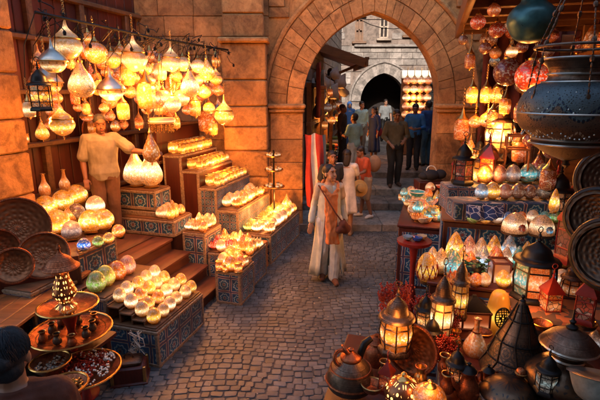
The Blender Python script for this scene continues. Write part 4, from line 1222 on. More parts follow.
def dome_lamp(key, name, r=.1):
    b = MB(); b.lathe(sprof([(r*1.1, 0), (r*1.15, .01), (r*.9, .03), (r*.6, .07), (r*.18, .1), (r*.06, .125)]), 26)
    s = MB(); s.lathe(sprof([(r*.55, 0), (r*.4, -.05), (r*.62, -.12), (r*.75, -.18), (r*.4, -.24), (r*.7, -.27)]), 22)
    f = MB(); f.lathe([(r*.06, .12), (r*.14, .135), (.004, .17)], 8)
    return proto(key, name, 'lamp', [('dome', b, M['copper']), ('body', s, M['piercedlit']), ('finial', f, M['copper'])])
dome_lamp('dome', 'copper_lamp')
place(PR['dome'], P(61, 268, Y=3.45), 0, 1.25, 'copper lamp with flat domed lid standing in the stacked tray bowl at the left')
def tray_tower(px, py, z, radii, label):
    e = empty('tiered_tray', P(px, py, z=z)*1, 0, label, 'tray stand'); e.location.z = 0
    m_ = MB(); m_.lathe([(.16, 0), (.17, .03), (.04, .06), (.03, radii[0][1])], 18); m_.lathe(sprof([(.05, 0+radii[0][1]), (.03, radii[0][1]+.06), (.07, radii[-1][1]-.03), (.04, radii[-1][1])]), 14)
    m_.build('column', M['redmetal'], e)
    for (r, zz) in radii:
        q = MB(); q.lathe(sprof([(0, zz), (r*.6, zz+.005), (r*.92, zz+.035), (r, zz+.06)])+[(r*.93, zz+.045), (r*.6, zz+.015), (0, zz+.012)], 34); q.build('dish', M['copper'], e)
        w_ = MB(); w_.ring((0, 0, zz+.06), r, .009, None, 34, 6); w_.build('rim', M['brass'], e)
    return e
tt = tray_tower(69, 312, .85, [(.33, .62), (.24, .86)], 'two tier round copper tray stand with a small lit lamp on top')
place(PR['candle'], tt.location+Vector((0, 0, .875)), 0, .9, 'small lit bulb lamp in the top dish of the copper tray stand', None, col(WHT, .09))
place(PR['lotus'], tt.location+Vector((.05, -.1, .875)), 0, .7, 'tiny dim copper coloured lotus lamp in the top dish of the tray stand', None, col(ORG, .01))
# tray of beads
tb = tray_tower(84, 372, .45, [(.29, .42)], 'round copper tray on a foot filled with strings of beads')
bd = MB(); rng = random.Random(13)
bw = MB()
for k in range(60):
    a = rng.uniform(0, 6.28); r_ = .23*math.sqrt(rng.random()); x, y = r_*math.cos(a), r_*math.sin(a)
    ph = rng.uniform(0, 6)
    t_ = bd if k % 3 else bw
    for j in range(12):
        q = j/12*rng.uniform(4, 5); t_.ell((x+.035*math.cos(ph+q), y+.035*math.sin(ph+q), .47+.04*rng.random()+.02*(1-r_/.23)), (.0085, .0085, .0085), 6, 4)
bb_ = bd.build('bead_strings', M['redmetal'], loc=tb.location); tag(bb_, 'heap of dark red bead strings in the round copper tray', 'beads', kind='stuff')
bb_ = bw.build('bead_strings', M['white'], loc=tb.location); tag(bb_, 'white bead strings mixed through the heap in the copper tray', 'beads', kind='stuff')
for k, (px, py, lab) in enumerate(((52, 372, 'curled copper bowl left of the bead tray'), (68, 396, 'copper bowl at the bottom edge below the bead tray'))):
    p = P(px, py, z=.5+.0*k); e = empty('copper_bowl', p, 0, lab, 'bowl')
    m_ = MB(); m_.lathe(sprof([(.04, 0), (.09, .02), (.14, .08), (.15, .1)])+[(.14, .095), (.08, .03), (0, .02)], 26); m_.build('bowl', M['copper'], e)
    m_ = MB(); m_.ring((0, 0, .1), .148, .009, None, 26, 6); m_.build('rim', M['brass'], e)
    m_ = MB(); rng = random.Random(k)
    for j in range(50): a = rng.uniform(0, 6.28); r_ = .11*math.sqrt(rng.random()); m_.ell((r_*math.cos(a), r_*math.sin(a), .05+.03*rng.random()), (.013, .013, .011), 6, 4)
    o = m_.build('beads', M['silver'] if k == 0 else M['brass'], loc=p); tag(o, f'small metal beads filling the {["curled copper bowl","copper bowl at the bottom edge"][k]}', 'beads', kind='stuff')
tlow = empty('low_table', P(60, 372, z=.2), YAW, 'low dark table carrying the copper bowls at the lower left', 'table'); tlow.location.z = 0
m_ = MB(); m_.bev((0, .05, .46), (.75, .6, .05), .01); m_.build('table_top', M['woodred'], tlow)
for sx in (-.3, .3):
    for sy in (-.2, .28): m_ = MB(); m_.bev((sx, sy, .22), (.06, .06, .435), .006); m_.build('leg', M['woodred'], tlow)
# trinkets on the copper tray stand, and clutter beneath
rng = random.Random(23)
for k in range(9):
    a = k*.7+.3; r_ = .17+.05*(k % 2); pz_ = .645 if True else 0
    e = empty('metal_cup', tt.location+Vector((r_*math.cos(a), r_*math.sin(a), pz_)), a, 'little dark copper cup on the lower dish of the tray stand', 'cup', 'little cups on the tray stand', .8)
    q = MB(); q.lathe(sprof([(.03, 0), (.045, .02), (.04, .06), (.025, .09), (.035, .12)])+[(.03, .118), (.02, .09), (0, .06)], 16); q.build('cup', M['copper' if k % 2 else 'bronze'], e)
    q = MB(); q.ring((0, 0, .12), .035, .005, None, 16, 5); q.build('rim', M['brass'], e)
# ---------------------------------------------------------------- right stall: counters and shelves
def counter(name, quad_px, z, zb, label, m='woodorange', cat='counter', th=.04):
    pass
def rbox(name, x0, x1, y0, y1, z0, z1, label, m='woodbrown', cat='counter', top='woodorange', rot=YAW, panel='cloth'):
    e = empty(name, ((x0+x1)/2, (y0+y1)/2, z0), rot, label, cat)
    h = z1-z0; lx, ly = x1-x0, y1-y0
    q = MB(); q.bev((0, 0, h/2-.02), (lx, ly, h-.04), .01); q.build('body', M[m], e)
    q = MB(); q.bev((0, 0, h-.018), (lx+.04, ly+.04, .036), .008); q.build('counter_top', M[top], e)
    q = MB(); q.bev((-lx/2-.008, 0, h/2-.02), (.02, ly-.1, h-.16), .006); q.bev((0, -ly/2-.008, h/2-.02), (lx-.1, .02, h-.16), .006); q.build('side_panel', M[panel], e)
    return e
# foreground low table and higher counter
rbox('low_table', .28, .86, 2.5, 3.55, 0, .6, 'low dark wooden table in the right foreground under the pot and amber lantern', 'woodred', 'table', 'woodred')
rbox('front_counter', .98, 2.3, 2.05, 3.2, 0, .80, 'counter in the bottom right corner carrying the dark cone lamp and lidded urn', 'woodred', top='woodred')
rbox('middle_counter', 1.28, 2.9, 3.62, 4.45, 0, 1.0, 'middle counter on the right under the row of cone shaped egg lamps', 'woodred', top='woodred')
rbox('rear_counter', 1.75, 3.5, 4.75, 5.6, 0, 1.28, 'rear counter on the right draped with blue cloth under the mixed egg lamps', 'woodred')
rbox('street_counter', 1.6, 2.3, 5.8, 7.6, 0, .93, 'low counter along the street on the right covered in bowls and small lamps', 'woodred', top='woodred')
rbox('rear_counter', 2.5, 3.2, 5.95, 8.0, 0, 1.15, 'tall dark counter against the right wall under the bright candle jars', 'woodred')

def at(px, py, Y, dz=0): p = P(px, py, Y=Y); p.z += dz; return p
# cone-egg row: bottoms around y=262 on middle counter z=1.0
GC = 'cone shaped egg lamps on the middle counter'
CONE = [(441, 262, 13, WHT, .03, 'tall cream', 1.15, 4.05), (455, 248, 16, YEL, .06, 'orange and yellow', 1.1, 4.35), (454, 264, 16, TEA, .02, 'teal mosaic', 1.0, 3.95),
        (469, 243, 14, PNK, .035, 'pale pink tipped', 1.1, 4.35), (470, 260, 15, ORG, .06, 'glowing orange', .95, 4.0), (481, 243, 13, CRE, .025, 'whitish pink', 1.1, 4.35), (483, 259, 14, LBL, .03, 'pale blue speckled', 1.15, 4.05),
        (494, 244, 14, YEL, .045, 'pale yellow', 1.1, 4.35), (497, 259, 16, ORG, .055, 'bright orange', .95, 4.05), (433, 252, 10, CRE, .03, 'small white', 1, 4.3), (509, 246, 14, LBL, .02, 'blue white', 1.1, 4.35)]
for px, py, wp, c, s, nm, sz, Y in CONE:
    p = P(px, 200, Y=Y); s_ = 1.15*wp*depth((p.x, Y, 1.2))/F/.136
    place(PR['cone'], (((px-300)/F)*depth((0, Y, 1.15)), Y, 1.0), random.random()*6, (s_, s_, s_*sz*.9), f'{nm} cone shaped egg lamp in the row on the middle counter', GC, col(c, s))
# second shelf with eggs (rear counter)
GE2 = 'egg lamps on the rear counter'
for px, wp, c, s, nm, Y, z in ((484, 15, YEL, .05, 'yellow lit', 5.5, 1.6), (498, 15, PNK, .015, 'pink', 5.5, 1.6), (512, 15, GRY, .02, 'light grey', 5.5, 1.6), (527, 16, TEA, .02, 'teal', 5.5, 1.6), (542, 16, (.12, .2, .24), .008, 'dark slate', 5.5, 1.6),
                               (481, 13, LBL, .02, 'pale blue', 5.05, 1.5), (492, 14, YEL, .06, 'bright yellow', 5.05, 1.5), (504, 13, PNK, .012, 'dusty pink', 5.05, 1.5), (517, 13, (.4, .2, .13), .01, 'brown', 5.05, 1.5), (529, 12, (.35, .15, .09), .008, 'dark brown', 5.05, 1.5), (543, 13, (.3, .25, .2), .01, 'grey brown', 5.05, 1.5)):
    X = ((px-300)/F)*depth((0, Y, z)); s_ = wp*depth((X, Y, z))/F/.164
    place(PR['egg'], (X, Y, z), random.random()*6, s_, f'{nm} egg lamp on the {"upper" if z > 1.55 else "lower"} shelf of the rear counter', GE2, col(c, s))
sh_ = empty('egg_shelf', (2.45, 5.2, 1.28), 0, 'stepped shelf draped in blue patterned cloth holding two rows of egg lamps', 'shelf')
q = MB(); q.bev((.1, .3, .15), (1.5, .35, .31), .01); q.build('upper_step', M['cloth2'], sh_)
q = MB(); q.bev((.1, -.13, .1), (1.6, .36, .21), .01); q.build('lower_step', M['cloth'], sh_)
# half dome shade lamps (cream with coloured centre)
def shade_proto():
    b = MB(); b.lathe(sprof([(.13, 0), (.135, .05), (.11, .14), (.06, .2), (0, .225)]), 26)
    k = MB(); k.lathe([(.12, -.02), (.138, -.01), (.138, .012), (.12, .015)], 26)
    c = MB(); c.ell((0, -.1, .07), (.055, .045, .055), 14, 8)
    return proto('shade', 'dome_lamp', 'lamp', [('shade', b, M['mosaicbig']), ('rim', k, M['bronze']), ('medallion', c, M['mosaic'])])
shade_proto()
for px, py, Y, c, s, nm in ((514, 232, 4.5, CRE, .035, 'cream dome lamp with dark medallion behind the multicoloured lantern'), (541, 234, 4.6, CRE, .03, 'pale dome lamp with blue medallion behind the multicoloured lantern'), (430, 190, 7.2, CRE, .02, 'small pale dome lamp on the street counter near the gate pier')):
    o = place(PR['shade'], P(px, py, Y=Y), .2, .95 if Y < 6 else .6, nm, None, col(c, s))
    for ch in o.children:
        if ch.name.startswith('medallion'): ch.color = col((.1, .3, .5) if 'blue' in nm else (.5, .05, .02), .015)
# leaf shaped yellow lamp
place(PR['cone'], P(553, 213, Y=4.6), 0, (.75, .75, 1.1), 'slim yellow flame shaped lamp at the right of the dome lamps', None, col(YEL, .07))
# blue cloth corner
bc = empty('blue_cloth', (0, 0, 0), 0, 'dark blue cloth with white writing like pattern hanging from the rear counter edge', 'cloth')
bcm = NT('blue_print_cloth'); xx = bcm.voro(14, 'DISTANCE_TO_EDGE'); bcm.base(bcm.mix(bcm.math('LESS_THAN', xx, .05), (.012, .035, .12), (.4, .42, .45))); bcm.set(Roughness=.9)
vs = []; fs = []
for i in range(13):
    for j in range(7):
        px = 466+i*38/12; py = 206+j*14/6*(1.1-.5*abs(i/12-.5))
        p = P(px, py, Y=4.62-.03*j); p.y += .03*math.sin(i*1.3)-.0*j
        vs.append(p)
for i in range(12):
    for j in range(6): fs.append((i*7+j, i*7+j+1, i*7+j+8, i*7+j+7))
o = MB().add(vs, fs).build('drape', bcm.m, bc); o.modifiers.new('t', 'SOLIDIFY').thickness = .012

# near multi-coloured lantern
lanp = P(532, 298, Y=3.55)
ml = place(PR['biglantern'], lanp, .25, (1.0, 1.0, 1.1), 'big dark domed lantern with blue, orange and pink glass panes', None, col((.25, .5, .6), .02))
for ch in ml.children:
    if ch.name.startswith('glass'): ch.hide_render = False
# recolour: separate panes per face
old = [c for c in ml.children if c.name.startswith('glass')][0]; bpy.data.objects.remove(old)
cols6 = [YEL, LBL, TEA, (1, .4, .15), (.1, .35, .6), YEL]
for k in range(6):
    q = MB(); r = .16; n = 6; zb, zt = .045, .305
    for (z0, z1, r0, r1) in ((zb, zb+.13, .93, .99), (zb+.13, zt, .99, .93)):
        vs = []
        for (rr, z) in ((r0, z0), (r1, z1)):
            for kk in (k, k+1):
                a = 2*math.pi*kk/n+math.pi/n; vs.append((rr*r*math.cos(a), rr*r*math.sin(a), z))
        q.add(vs, [(0, 1, 3, 2)])
    o = q.build('glass_pane', M['mosaic'], ml, smooth=False); o.color = col(cols6[k], .04 if k in (1, 3) else .015)
# stand for it
st_ = empty('small_pedestal', (lanp.x, lanp.y, .0), 0, 'dark round pedestal under the big multicoloured lantern', 'pedestal')
q = MB(); q.lathe(sprof([(.2, 0), (.2, .04), (.06, .12), (.05, lanp.z-.12), (.18, lanp.z-.02), (.18, lanp.z-.005)]), 20); q.build('column', M['redmetal'], st_)

# amber lanterns, front
def lant(px, py, Y, s, lab, key='amberlantern', c=AMB, e=.08, rz=.2):
    return place(PR[key], P(px, py, Y=Y), rz, s, lab, None, col(c, e))
lant(395, 351, 2.95, 1.05, 'amber ribbed glass lantern on the low front table below the red bead strings')
lant(440, 338, 3.15, (.78, .78, 1.25), 'tall pale yellow faceted lantern behind the red coral beads', c=(1, .75, .35), e=.07)
# reds spikes behind lantern: coral strings
cr_ = MB(); rng = random.Random(8)
for (px, py, Y, n_, sx, sy) in ((441, 350, 3.0, 90, .10, .12), (394, 293, 3.3, 80, .11, .08), (424, 304, 3.4, 50, .07, .06), (393, 306, 3.45, 30, .11, .07), (452, 322, 3.3, 40, .04, .12)):
    c0 = P(px, py, Y=Y)
    for k in range(n_):
        p = c0+Vector((rng.uniform(-sx, sx), rng.uniform(-.06, .06), rng.uniform(-sy, sy)*.8+.02)); dx, dy, dp = rng.uniform(-.05, .05), rng.uniform(-.03, .03), rng.uniform(.03, .08)
        for j in range(9):
            t = j/8-.5; cr_.ell(p+Vector((dx*2*t, dy*2*t, -dp*(1-4*t*t))), (.0065, .0065, .0075), 6, 4)
tag(cr_.build('coral_strings', plain('coral_red', (.42, .045, .025), .3, bump=.1)), 'tangle of shiny red bead strings around the amber lanterns', 'coral beads', kind='stuff')
# mosaic oval lantern
ov = empty('mosaic_lamp', P(426, 283, Y=4.0), 0, 'oval mosaic lamp with yellow glowing top and dark lattice front', 'lamp')
q = MB(); q.lathe(sprof([(.04, .02), (.085, .06), (.10, .14), (.085, .22), (.045, .29), (0, .31)]), 22); q.build('glass', M['mosaic'], ov).color = col(YEL, .035)
q = MB()
for k in range(10):
    a = k*math.pi/5; q.tube([(r*math.cos(a+z*3), r*math.sin(a+z*3), z) for r, z in ((.088, .06), (.103, .12), (.1, .17), (.092, .21))], .005, 5)
    q.tube([(r*math.cos(a-z*3), r*math.sin(a-z*3), z) for r, z in ((.088, .06), (.103, .12), (.1, .17), (.092, .21))], .005, 5)
q.build('lattice', M['redmetal'], ov); q = MB(); q.lathe([(.06, 0), (.065, .012), (.04, .03)], 16); q.build('base', M['bronze'], ov)
# its pedestal
ped = empty('round_table', P(411, 295, Y=5.0), 0, 'small round dark red wooden table on a turned leg with bluish trinkets', 'table'); ped.location.z = 0
zt_ = P(411, 240, Y=5.0).z
q = MB(); q.lathe([(.19, zt_-.04), (.2, zt_-.02), (.2, zt_), (.0, zt_+.001)], 26); q.build('table_top', M['redmetal'], ped)
q = MB(); q.lathe(sprof([(.14, 0), (.13, .04), (.04, .1), (.06, .3), (.03, .5), (.05, zt_-.12), (.12, zt_-.05)]), 18); q.build('leg', M['redmetal'], ped)
for k, (dx, dy, c, lab) in enumerate(((-.08, 0, LBL, 'small pale blue bowl on the round red table, left'), (.02, -.05, BLU, 'small dark blue bowl on the round red table, middle'), (.09, .02, CRE, 'small cream bowl on the round red table, right'))):
    q = MB(); q.lathe(sprof([(.02, 0), (.05, .02), (.06, .05)])+[(.055, .048), (0, .012)], 16)
    o = q.build('trinket_bowl', plain('glaze_%d' % k, mul(c, .6), .2), loc=(ped.location.x+dx, ped.location.y+dy, zt_+.001)); tag(o, lab, 'bowl')
# lit panel boxes
def panelbox(px, py, Y, w, h, lab, c, e, roof=True):
    b = empty('panel_lamp', P(px, py, Y=Y), -.1, lab, 'lamp')
    q = MB(); q.bev((0, 0, h/2), (w, w, h-.04), .006); q.build('glass', M['milk'], b).color = col(c, e)
    f = MB()
    for sx in (-1, 1):
        for sy in (-1, 1): f.bev((sx*w/2, sy*w/2, h/2), (.016, .016, h), .003)
    for z in (.008, h-.008):
        for s2 in (-1, 1): f.bev((0, s2*w/2, z), (w+.03, .02, .02), .003); f.bev((s2*w/2, 0, z), (.02, w+.03, .02), .003)
    f.build('frame', M['woodred'], b)
    if roof: q = MB(); q.lathe([(w*.74, h), (w*.72, h+.012), (.03, h+.09), (.02, h+.11)], 4, ph=math.pi/4); q.build('roof', M['iron'], b)
    return b
panelbox(471, 334, 3.55, .22, .26, 'peach lit box lamp with dark pyramid roof in the middle of the right stall', (1, .42, .2), .03)
panelbox(497, 290, 3.9, .15, .30, 'tall pale pink panel lamp beside the multicoloured lantern', (.8, .5, .35), .03, False)
panelbox(466, 352, 3.25, .16, .16, 'small peach panel box lamp low beside the amber flask', (.9, .4, .22), .02, False)
ovl = empty('oval_lamp', P(496, 332, Y=3.5), 0, 'tall yellow glowing lamp with dark floral oval ornament', 'lamp')
q = MB(); q.lathe(sprof([(.07, 0), (.09, .06), (.095, .2), (.07, .34), (.04, .38)]), 20); q.build('glass', M['milk'], ovl).color = col(YEL, .05)
q = MB()
q.tube([(.058*math.cos(k*.3142), -.092+.012*abs(math.cos(k*.3142)), .18+.09*math.sin(k*.3142)) for k in range(20)], .007, 6, True)
for k in range(-3, 4):
    w_ = .056*math.sqrt(max(0, 1-(k*.022/.09)**2)); q.tube([(-w_, -.085, .18+k*.022), (0, -.099, .18+k*.022+.012), (w_, -.085, .18+k*.022)], .004, 5)
for k in range(-2, 3):
    h_ = .088*math.sqrt(max(0, 1-(k*.02/.056)**2)); q.tube([(k*.02, -.094, .18-h_), (k*.02+.008, -.1, .18), (k*.02, -.094, .18+h_)], .004, 5)
for k in range(6): q.ell((.02*math.cos(k*1.047), -.098, .18+.03*math.sin(k*1.047)), (.009, .005, .014), 7, 5)
q.build('ornament', M['iron'], ovl)
# leafy dark green lantern
gl = empty('green_lantern', P(474, 276, Y=3.9), 0, 'dark green leafy metal lantern under the orange egg lamps', 'lantern')
q = MB(); q.lathe(sprof([(.07, 0), (.09, .04), (.08, .1), (.03, .15)]), 16); q.build('body', M['iron'], gl)
q = MB(); rng = random.Random(5)
for k in range(60):
    a = rng.uniform(0, 6.28); z = rng.uniform(.01, .17); r = .1+rng.uniform(-.02, .03)
    Mx = Matrix.Rotation(rng.uniform(0, 6), 3, 'Z') @ Matrix.Rotation(rng.uniform(0, 3), 3, 'X'); q.ell((r*math.cos(a), r*math.sin(a), z), (.025, .006, .012), 6, 4, Mx)
q.build('leaves', plain('green_enamel', (.02, .09, .05), .3, .3), gl)
# flowers / glass pieces green near 430,300
# front metalwork -----------------------------------------------------------
kp = P(350, 388, Y=2.75)
kt = empty('covered_pot', kp, .3, 'dark hammered dome shaped pot with thick black handle at the front of the right stall', 'pot')
q = MB(); q.lathe(sprof([(.09, 0), (.15, .02), (.165, .08), (.14, .16), (.08, .22), (.06, .235)]), 34); q.build('body', M['bronze'], kt)
q = MB(); q.lathe(sprof([(.072, .23), (.07, .25), (.03, .275), (.012, .29), (.02, .305), (0, .315)]), 22); q.build('lid', M['copper'], kt)
q = MB(); q.tube([(.06, .0, .2), (.075, 0, .27), (.10, 0, .33), (.15, 0, .36)], [.02, .026, .028, .022], 10); q.build('handle', M['iron'], kt)
q = MB(); q.ring((-.07, 0, .25), .05, .014, Matrix.Rotation(1.2, 3, 'X'), 20, 8); q.ring((-.02, .03, .28), .04, .012, Matrix.Rotation(.9, 3, 'Y'), 20, 8); q.build('ring_pull', M['copper'], kt)
q = MB(); q.ring((0, 0, .075), .168, .008, None, 34, 6); q.ring((0, 0, .165), .138, .006, None, 34, 6); q.build('band', M['copper'], kt)
pt = P(376, 358, Y=3.1)
q_ = empty('copper_pot', pt, 0, 'reddish copper pot standing right behind the dark kettle', 'pot')
q = MB(); q.lathe(sprof([(.07, -.05), (.1, 0), (.1, .08), (.06, .13), (.075, .15)]), 26); q.build('body', M['copper'], q_)
q = MB(); q.lathe([(.08, .148), (.05, .175), (.01, .19), (.018, .2), (0, .21)], 20); q.build('lid', M['copper'], q_)
plate('oval_tray', P(413, 348, Y=2.95), .19, (R(80), 0, R(-35)), 'dark rimmed orange copper tray standing upright behind the amber lantern')
# glowing pierced balls
def ballamp(px, py, Y, r, lab, m, c, e):
    b = empty('pierced_lamp', P(px, py, Y=Y), 0, lab, 'lamp')
    q = MB(); q.ell((0, 0, r), (r, r, r*.85), 30, 18); q.build('globe', m, b).color = col(c, e)
    q = MB(); q.lathe([(r*.5, 0), (r*.55, .01), (r*.4, r*.25)], 18); q.build('foot', M['brass'], b)
    q = MB(); q.lathe(sprof([(r*.4, r*1.72), (r*.35, r*1.85), (r*.12, r*2.0), (r*.16, r*2.12), (0, r*2.25)]), 18); q.build('cap', M['brass'], b)
ballamp(402, 408, 2.45, .115, 'round reddish pierced copper lamp at the bottom edge behind the kettle', M['piercedlit'], ORG, .03)
ballamp(428, 412, 2.35, .10, 'glowing brass mosaic ball lamp at the bottom edge of the right stall', M['mosaic'], AMB, .06)
# flask
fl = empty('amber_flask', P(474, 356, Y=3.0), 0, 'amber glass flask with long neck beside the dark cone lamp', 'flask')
q = MB(); q.lathe(sprof([(.05, 0), (.075, .03), (.085, .08), (.05, .16), (.022, .21), (.02, .28), (.028, .31)]), 20); q.build('glass', M['clear'], fl).color = col((.8, .3, .1), .012)  # flask holds no lamp, its slight glow is put into the glass
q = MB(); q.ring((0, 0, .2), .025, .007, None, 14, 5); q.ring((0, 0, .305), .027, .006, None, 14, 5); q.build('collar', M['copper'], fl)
# copper tea pots at bottom
for px, py, Y, s_, lab in ((466, 398, 2.5, 1.0, 'shiny copper jug with dark lid at the bottom edge, left of the cone lamp'), (486, 392, 2.6, .8, 'smaller copper jug between the copper jug and the dark cone lamp')):
    e = empty('copper_jug', P(px, py, Y=Y), .4, lab, 'jug', None, s_)
    q = MB(); q.lathe(sprof([(.05, 0), (.075, .03), (.07, .1), (.04, .16), (.055, .2)]), 24); q.build('body', M['copper'], e)
    q = MB(); q.lathe([(.056, .198), (.03, .225), (.008, .235), (.014, .25), (0, .26)], 16); q.build('lid', M['iron'], e)
    q = MB(); q.tube([(.05, 0, .17), (.11, 0, .16), (.12, 0, .09), (.07, 0, .05)], .009, 8); q.build('handle', M['copper'], e)
    q = MB(); q.tube([(-.06, 0, .08), (-.11, 0, .13), (-.13, 0, .19)], [.02, .013, .009], 8); q.build('spout', M['copper'], e)
# cone lamp with branch openwork
cp_ = P(514, 370, Y=2.75)
cl = empty('cone_lamp', cp_, 0, 'large dark bronze cone lamp cut with branching openwork', 'lamp', None, 1.2)
q = MB(); q.lathe(sprof([(.185, 0), (.19, .02), (.15, .1), (.11, .2), (.06, .32), (.02, .42), (.012, .44)]), 40)
q.build('shade', M['openwork'], cl)
q = MB()
for k in range(9):
    a = 2*math.pi*k/9
    q.tube([(r*math.cos(a+s), r*math.sin(a+s), z) for r, z, s in ((.19, .02, 0), (.155, .1, .12), (.115, .2, -.05), (.062, .325, .1), (.025, .415, 0))], .004, 5)
for r, z in ((.153, .1), (.113, .2), (.062, .325)): q.ring((0, 0, z), r, .005, None, 36, 5)
q.build('ribs', M['iron'], cl)
q = MB(); q.lathe([(.006, .47), (.012, .46), (.006, .445), (.018, .435), (.01, .42)], 10); q.build('finial', M['iron'], cl)
q = MB(); q.lathe([(.15, -.03), (.16, -.02), (.188, 0.0), (.186, .012)], 36); q.build('foot', M['bronze'], cl)
# lidded urn
up = P(565, 372, Y=2.45)
ur = empty('lidded_urn', up, 0, 'dark lidded bronze urn with pointed finial in the bottom right corner', 'urn')
q = MB(); q.lathe(sprof([(.12, -.18), (.2, -.1), (.22, -.02), (.15, .05), (.085, .09), (.085, .13), (.11, .16)]), 36); q.build('body', M['pierced'], ur)
q = MB(); q.lathe(sprof([(.155, .185), (.16, .195), (.135, .225), (.10, .26), (.05, .285), (.022, .3)]), 36); q.build('lid', M['bronze'], ur)
q = MB(); q.ring((0, 0, .187), .158, .01, None, 36, 6); q.ring((0, 0, .1), .088, .012, None, 30, 6); q.ring((0, 0, .145), .1, .008, None, 30, 6); q.build('rims', M['silver'], ur)
q = MB(); q.lathe(sprof([(.03, .295), (.034, .31), (.012, .325), (.02, .345), (.008, .36), (.003, .42)]), 12); q.build('finial', M['iron'], ur)
# neck cylinder
q = MB(); q.lathe([(.1, .13), (.098, .185)], 30); q.build('neck', M['bronze'], ur)
# grey bowl
gb = empty('grey_bowl', P(601, 386, Y=2.15), 0, 'rough grey metal bowl with scalloped rim cut by the right edge', 'bowl'); gb.rotation_euler = (R(-18), R(8), 0)
q = MB(); q.lathe(sprof([(.06, -.1), (.12, -.06), (.155, .05)])+[(.145, .05), (.11, -.04), (0, -.08)], 34); q.build('bowl', plain('grey_metal', (.22, .24, .22), .6, .4, .4, 12, .4), gb)
q = MB(); q.lathe([(.15, .045), (.17, .052), (.15, .06)], 34, rib=.02, ribn=16); q.build('rim', M['silver'], gb)
# dark bowl with teal highlight beneath cone lamp
dk = empty('dark_bowl', P(508, 396, Y=2.45), 0, 'wide dark polished bowl upside down in front of the cone lamp', 'bowl')
q = MB(); q.lathe(sprof([(.17, 0), (.165, .03), (.12, .08), (.05, .105), (0, .11)]), 34); q.build('bowl', M['pierced'], dk)
q = MB(); q.ring((0, 0, .0), .172, .009, None, 34, 6); q.build('rim', M['silver'], dk)
fb = empty('brass_ball', P(521, 373, Y=2.5), 0, 'small engraved brass ball lying beside the dark bowl', 'ball')
q = MB(); q.ell((0, 0, 0), (.033, .033, .033), 18, 12); q.build('shell', M['plate'], fb); q = MB(); q.ring((0, 0, 0), .034, .004, None, 18, 5); q.build('seam', M['brass'], fb)
# orange cloth on the counter right of multicoloured lantern + rug
rg = NT('patterned_rug'); rv = rg.voro(16, 'F1', out='Color'); rs = rg.sep(rv)
rg.base(rg.mix(rg.math('GREATER_THAN', rs[0], .55), (.33, .1, .03), (.09, .05, .03))); rg.set(Roughness=.9)
p_ = P(575, 312, Y=3.3)
q = MB(); q.bev((p_.x+.1, p_.y+.1, p_.z-.1), (1.1, .7, .2), .02, -.25); o = q.build('rug_roll', rg.m); tag(o, 'orange and brown patterned rug folded on the counter behind the urn', 'rug')
M['gong'] = engraved('dark_gong', (.07, .04, .028), 90)
# dark wheel-like plates at right edge
for (px, py, Y, r, lab, rz) in ((610, 255, 2.9, .24, 'large black rimmed gong leaning at the right edge', -55), (598, 218, 3.3, .22, 'dark bronze plate standing behind the large black rimmed gong', -50), (612, 180, 3.7, .26, 'dark brown plate standing above the others at the right edge', -40)):
    e = empty('gong', P(px, py, Y=Y), 0, lab, 'plate'); e.rotation_euler = (R(82), 0, R(rz))
    q = MB(); q.lathe([(0, 0), (r*.5, .01), (r*.8, .03), (r*.84, .05), (r*.95, .05), (r, .02), (r*.95, -.02), (0, -.02)], 44); q.build('disc', M['gong'], e)
    q = MB(); q.ring((0, 0, .01), r*.99, .028, None, 44, 8); q.build('rim', M['iron'], e)
# dark red tall lantern at right
place(PR['squarelantern'], P(566, 262, Y=3.9), .3, (1.15, 1.15, 1.6), 'tall dark red square lantern before the right wall beside the gongs', None, col((.35, .12, .08), .004))
# lanterns near gate pier
place(PR['squarelantern'], P(461, 196, Y=6.6), .2, (1.5, 1.5, 1.35), 'dark red pointed square lantern standing before the right gate pier', None, col((.4, .1, .05), .006))
lant(485, 192, 5.7, 1.55, 'bright yellow ribbed lantern with dark cap next to the right gate pier', c=YEL, e=.10)
lant(453, 222, 6.2, .95, 'small bright yellow lantern low on the street counter', c=YEL, e=.08, key='lantern')
lant(437, 223, 6.3, .8, 'small white lantern low on the street counter', c=WHT, e=.05, key='lantern')
lant(478, 163, 6.4, .8, 'little amber lantern on the shelf left of the bright yellow lantern', c=AMB, e=.06, key='lantern')
# hot glow lanterns
lant(497, 152, 6.2, 1.6, 'very bright amber lantern hanging in front of the red wall beside the gate', c=(1, .6, .2), e=.22)
lant(513, 152, 6.6, 1.2, 'orange lit lantern right of the very bright amber lantern', key='lantern', c=ORG, e=.1)
for px, lab in ((472, 'left one of three yellow candle jars hanging beside the gate pier'), (486, 'middle one of three yellow candle jars hanging beside the gate pier'), (497, 'right one of three yellow candle jars hanging beside the gate pier')):
    by_px('jar', px, 94, Y=6.9, wpx=11, w0=.16, label=lab, color=col(YEL, .1))
# wooden frame lantern
wf = empty('frame_lantern', P(514, 176, Y=5.6), -.35, 'tall empty orange wooden lantern frame on the rear counter', 'lantern')
q = MB()
for sx in (-1, 1):
    for sy in (-1, 1): q.bev((sx*.13, sy*.13, .26), (.022, .022, .52), .003)
for z in (.01, .35, .51):
    for s2 in (-1, 1): q.bev((0, s2*.13, z), (.28, .022, .022), .003); q.bev((s2*.13, 0, z), (.022, .28, .022), .003)
q.build('posts', M['woodorange'], wf)
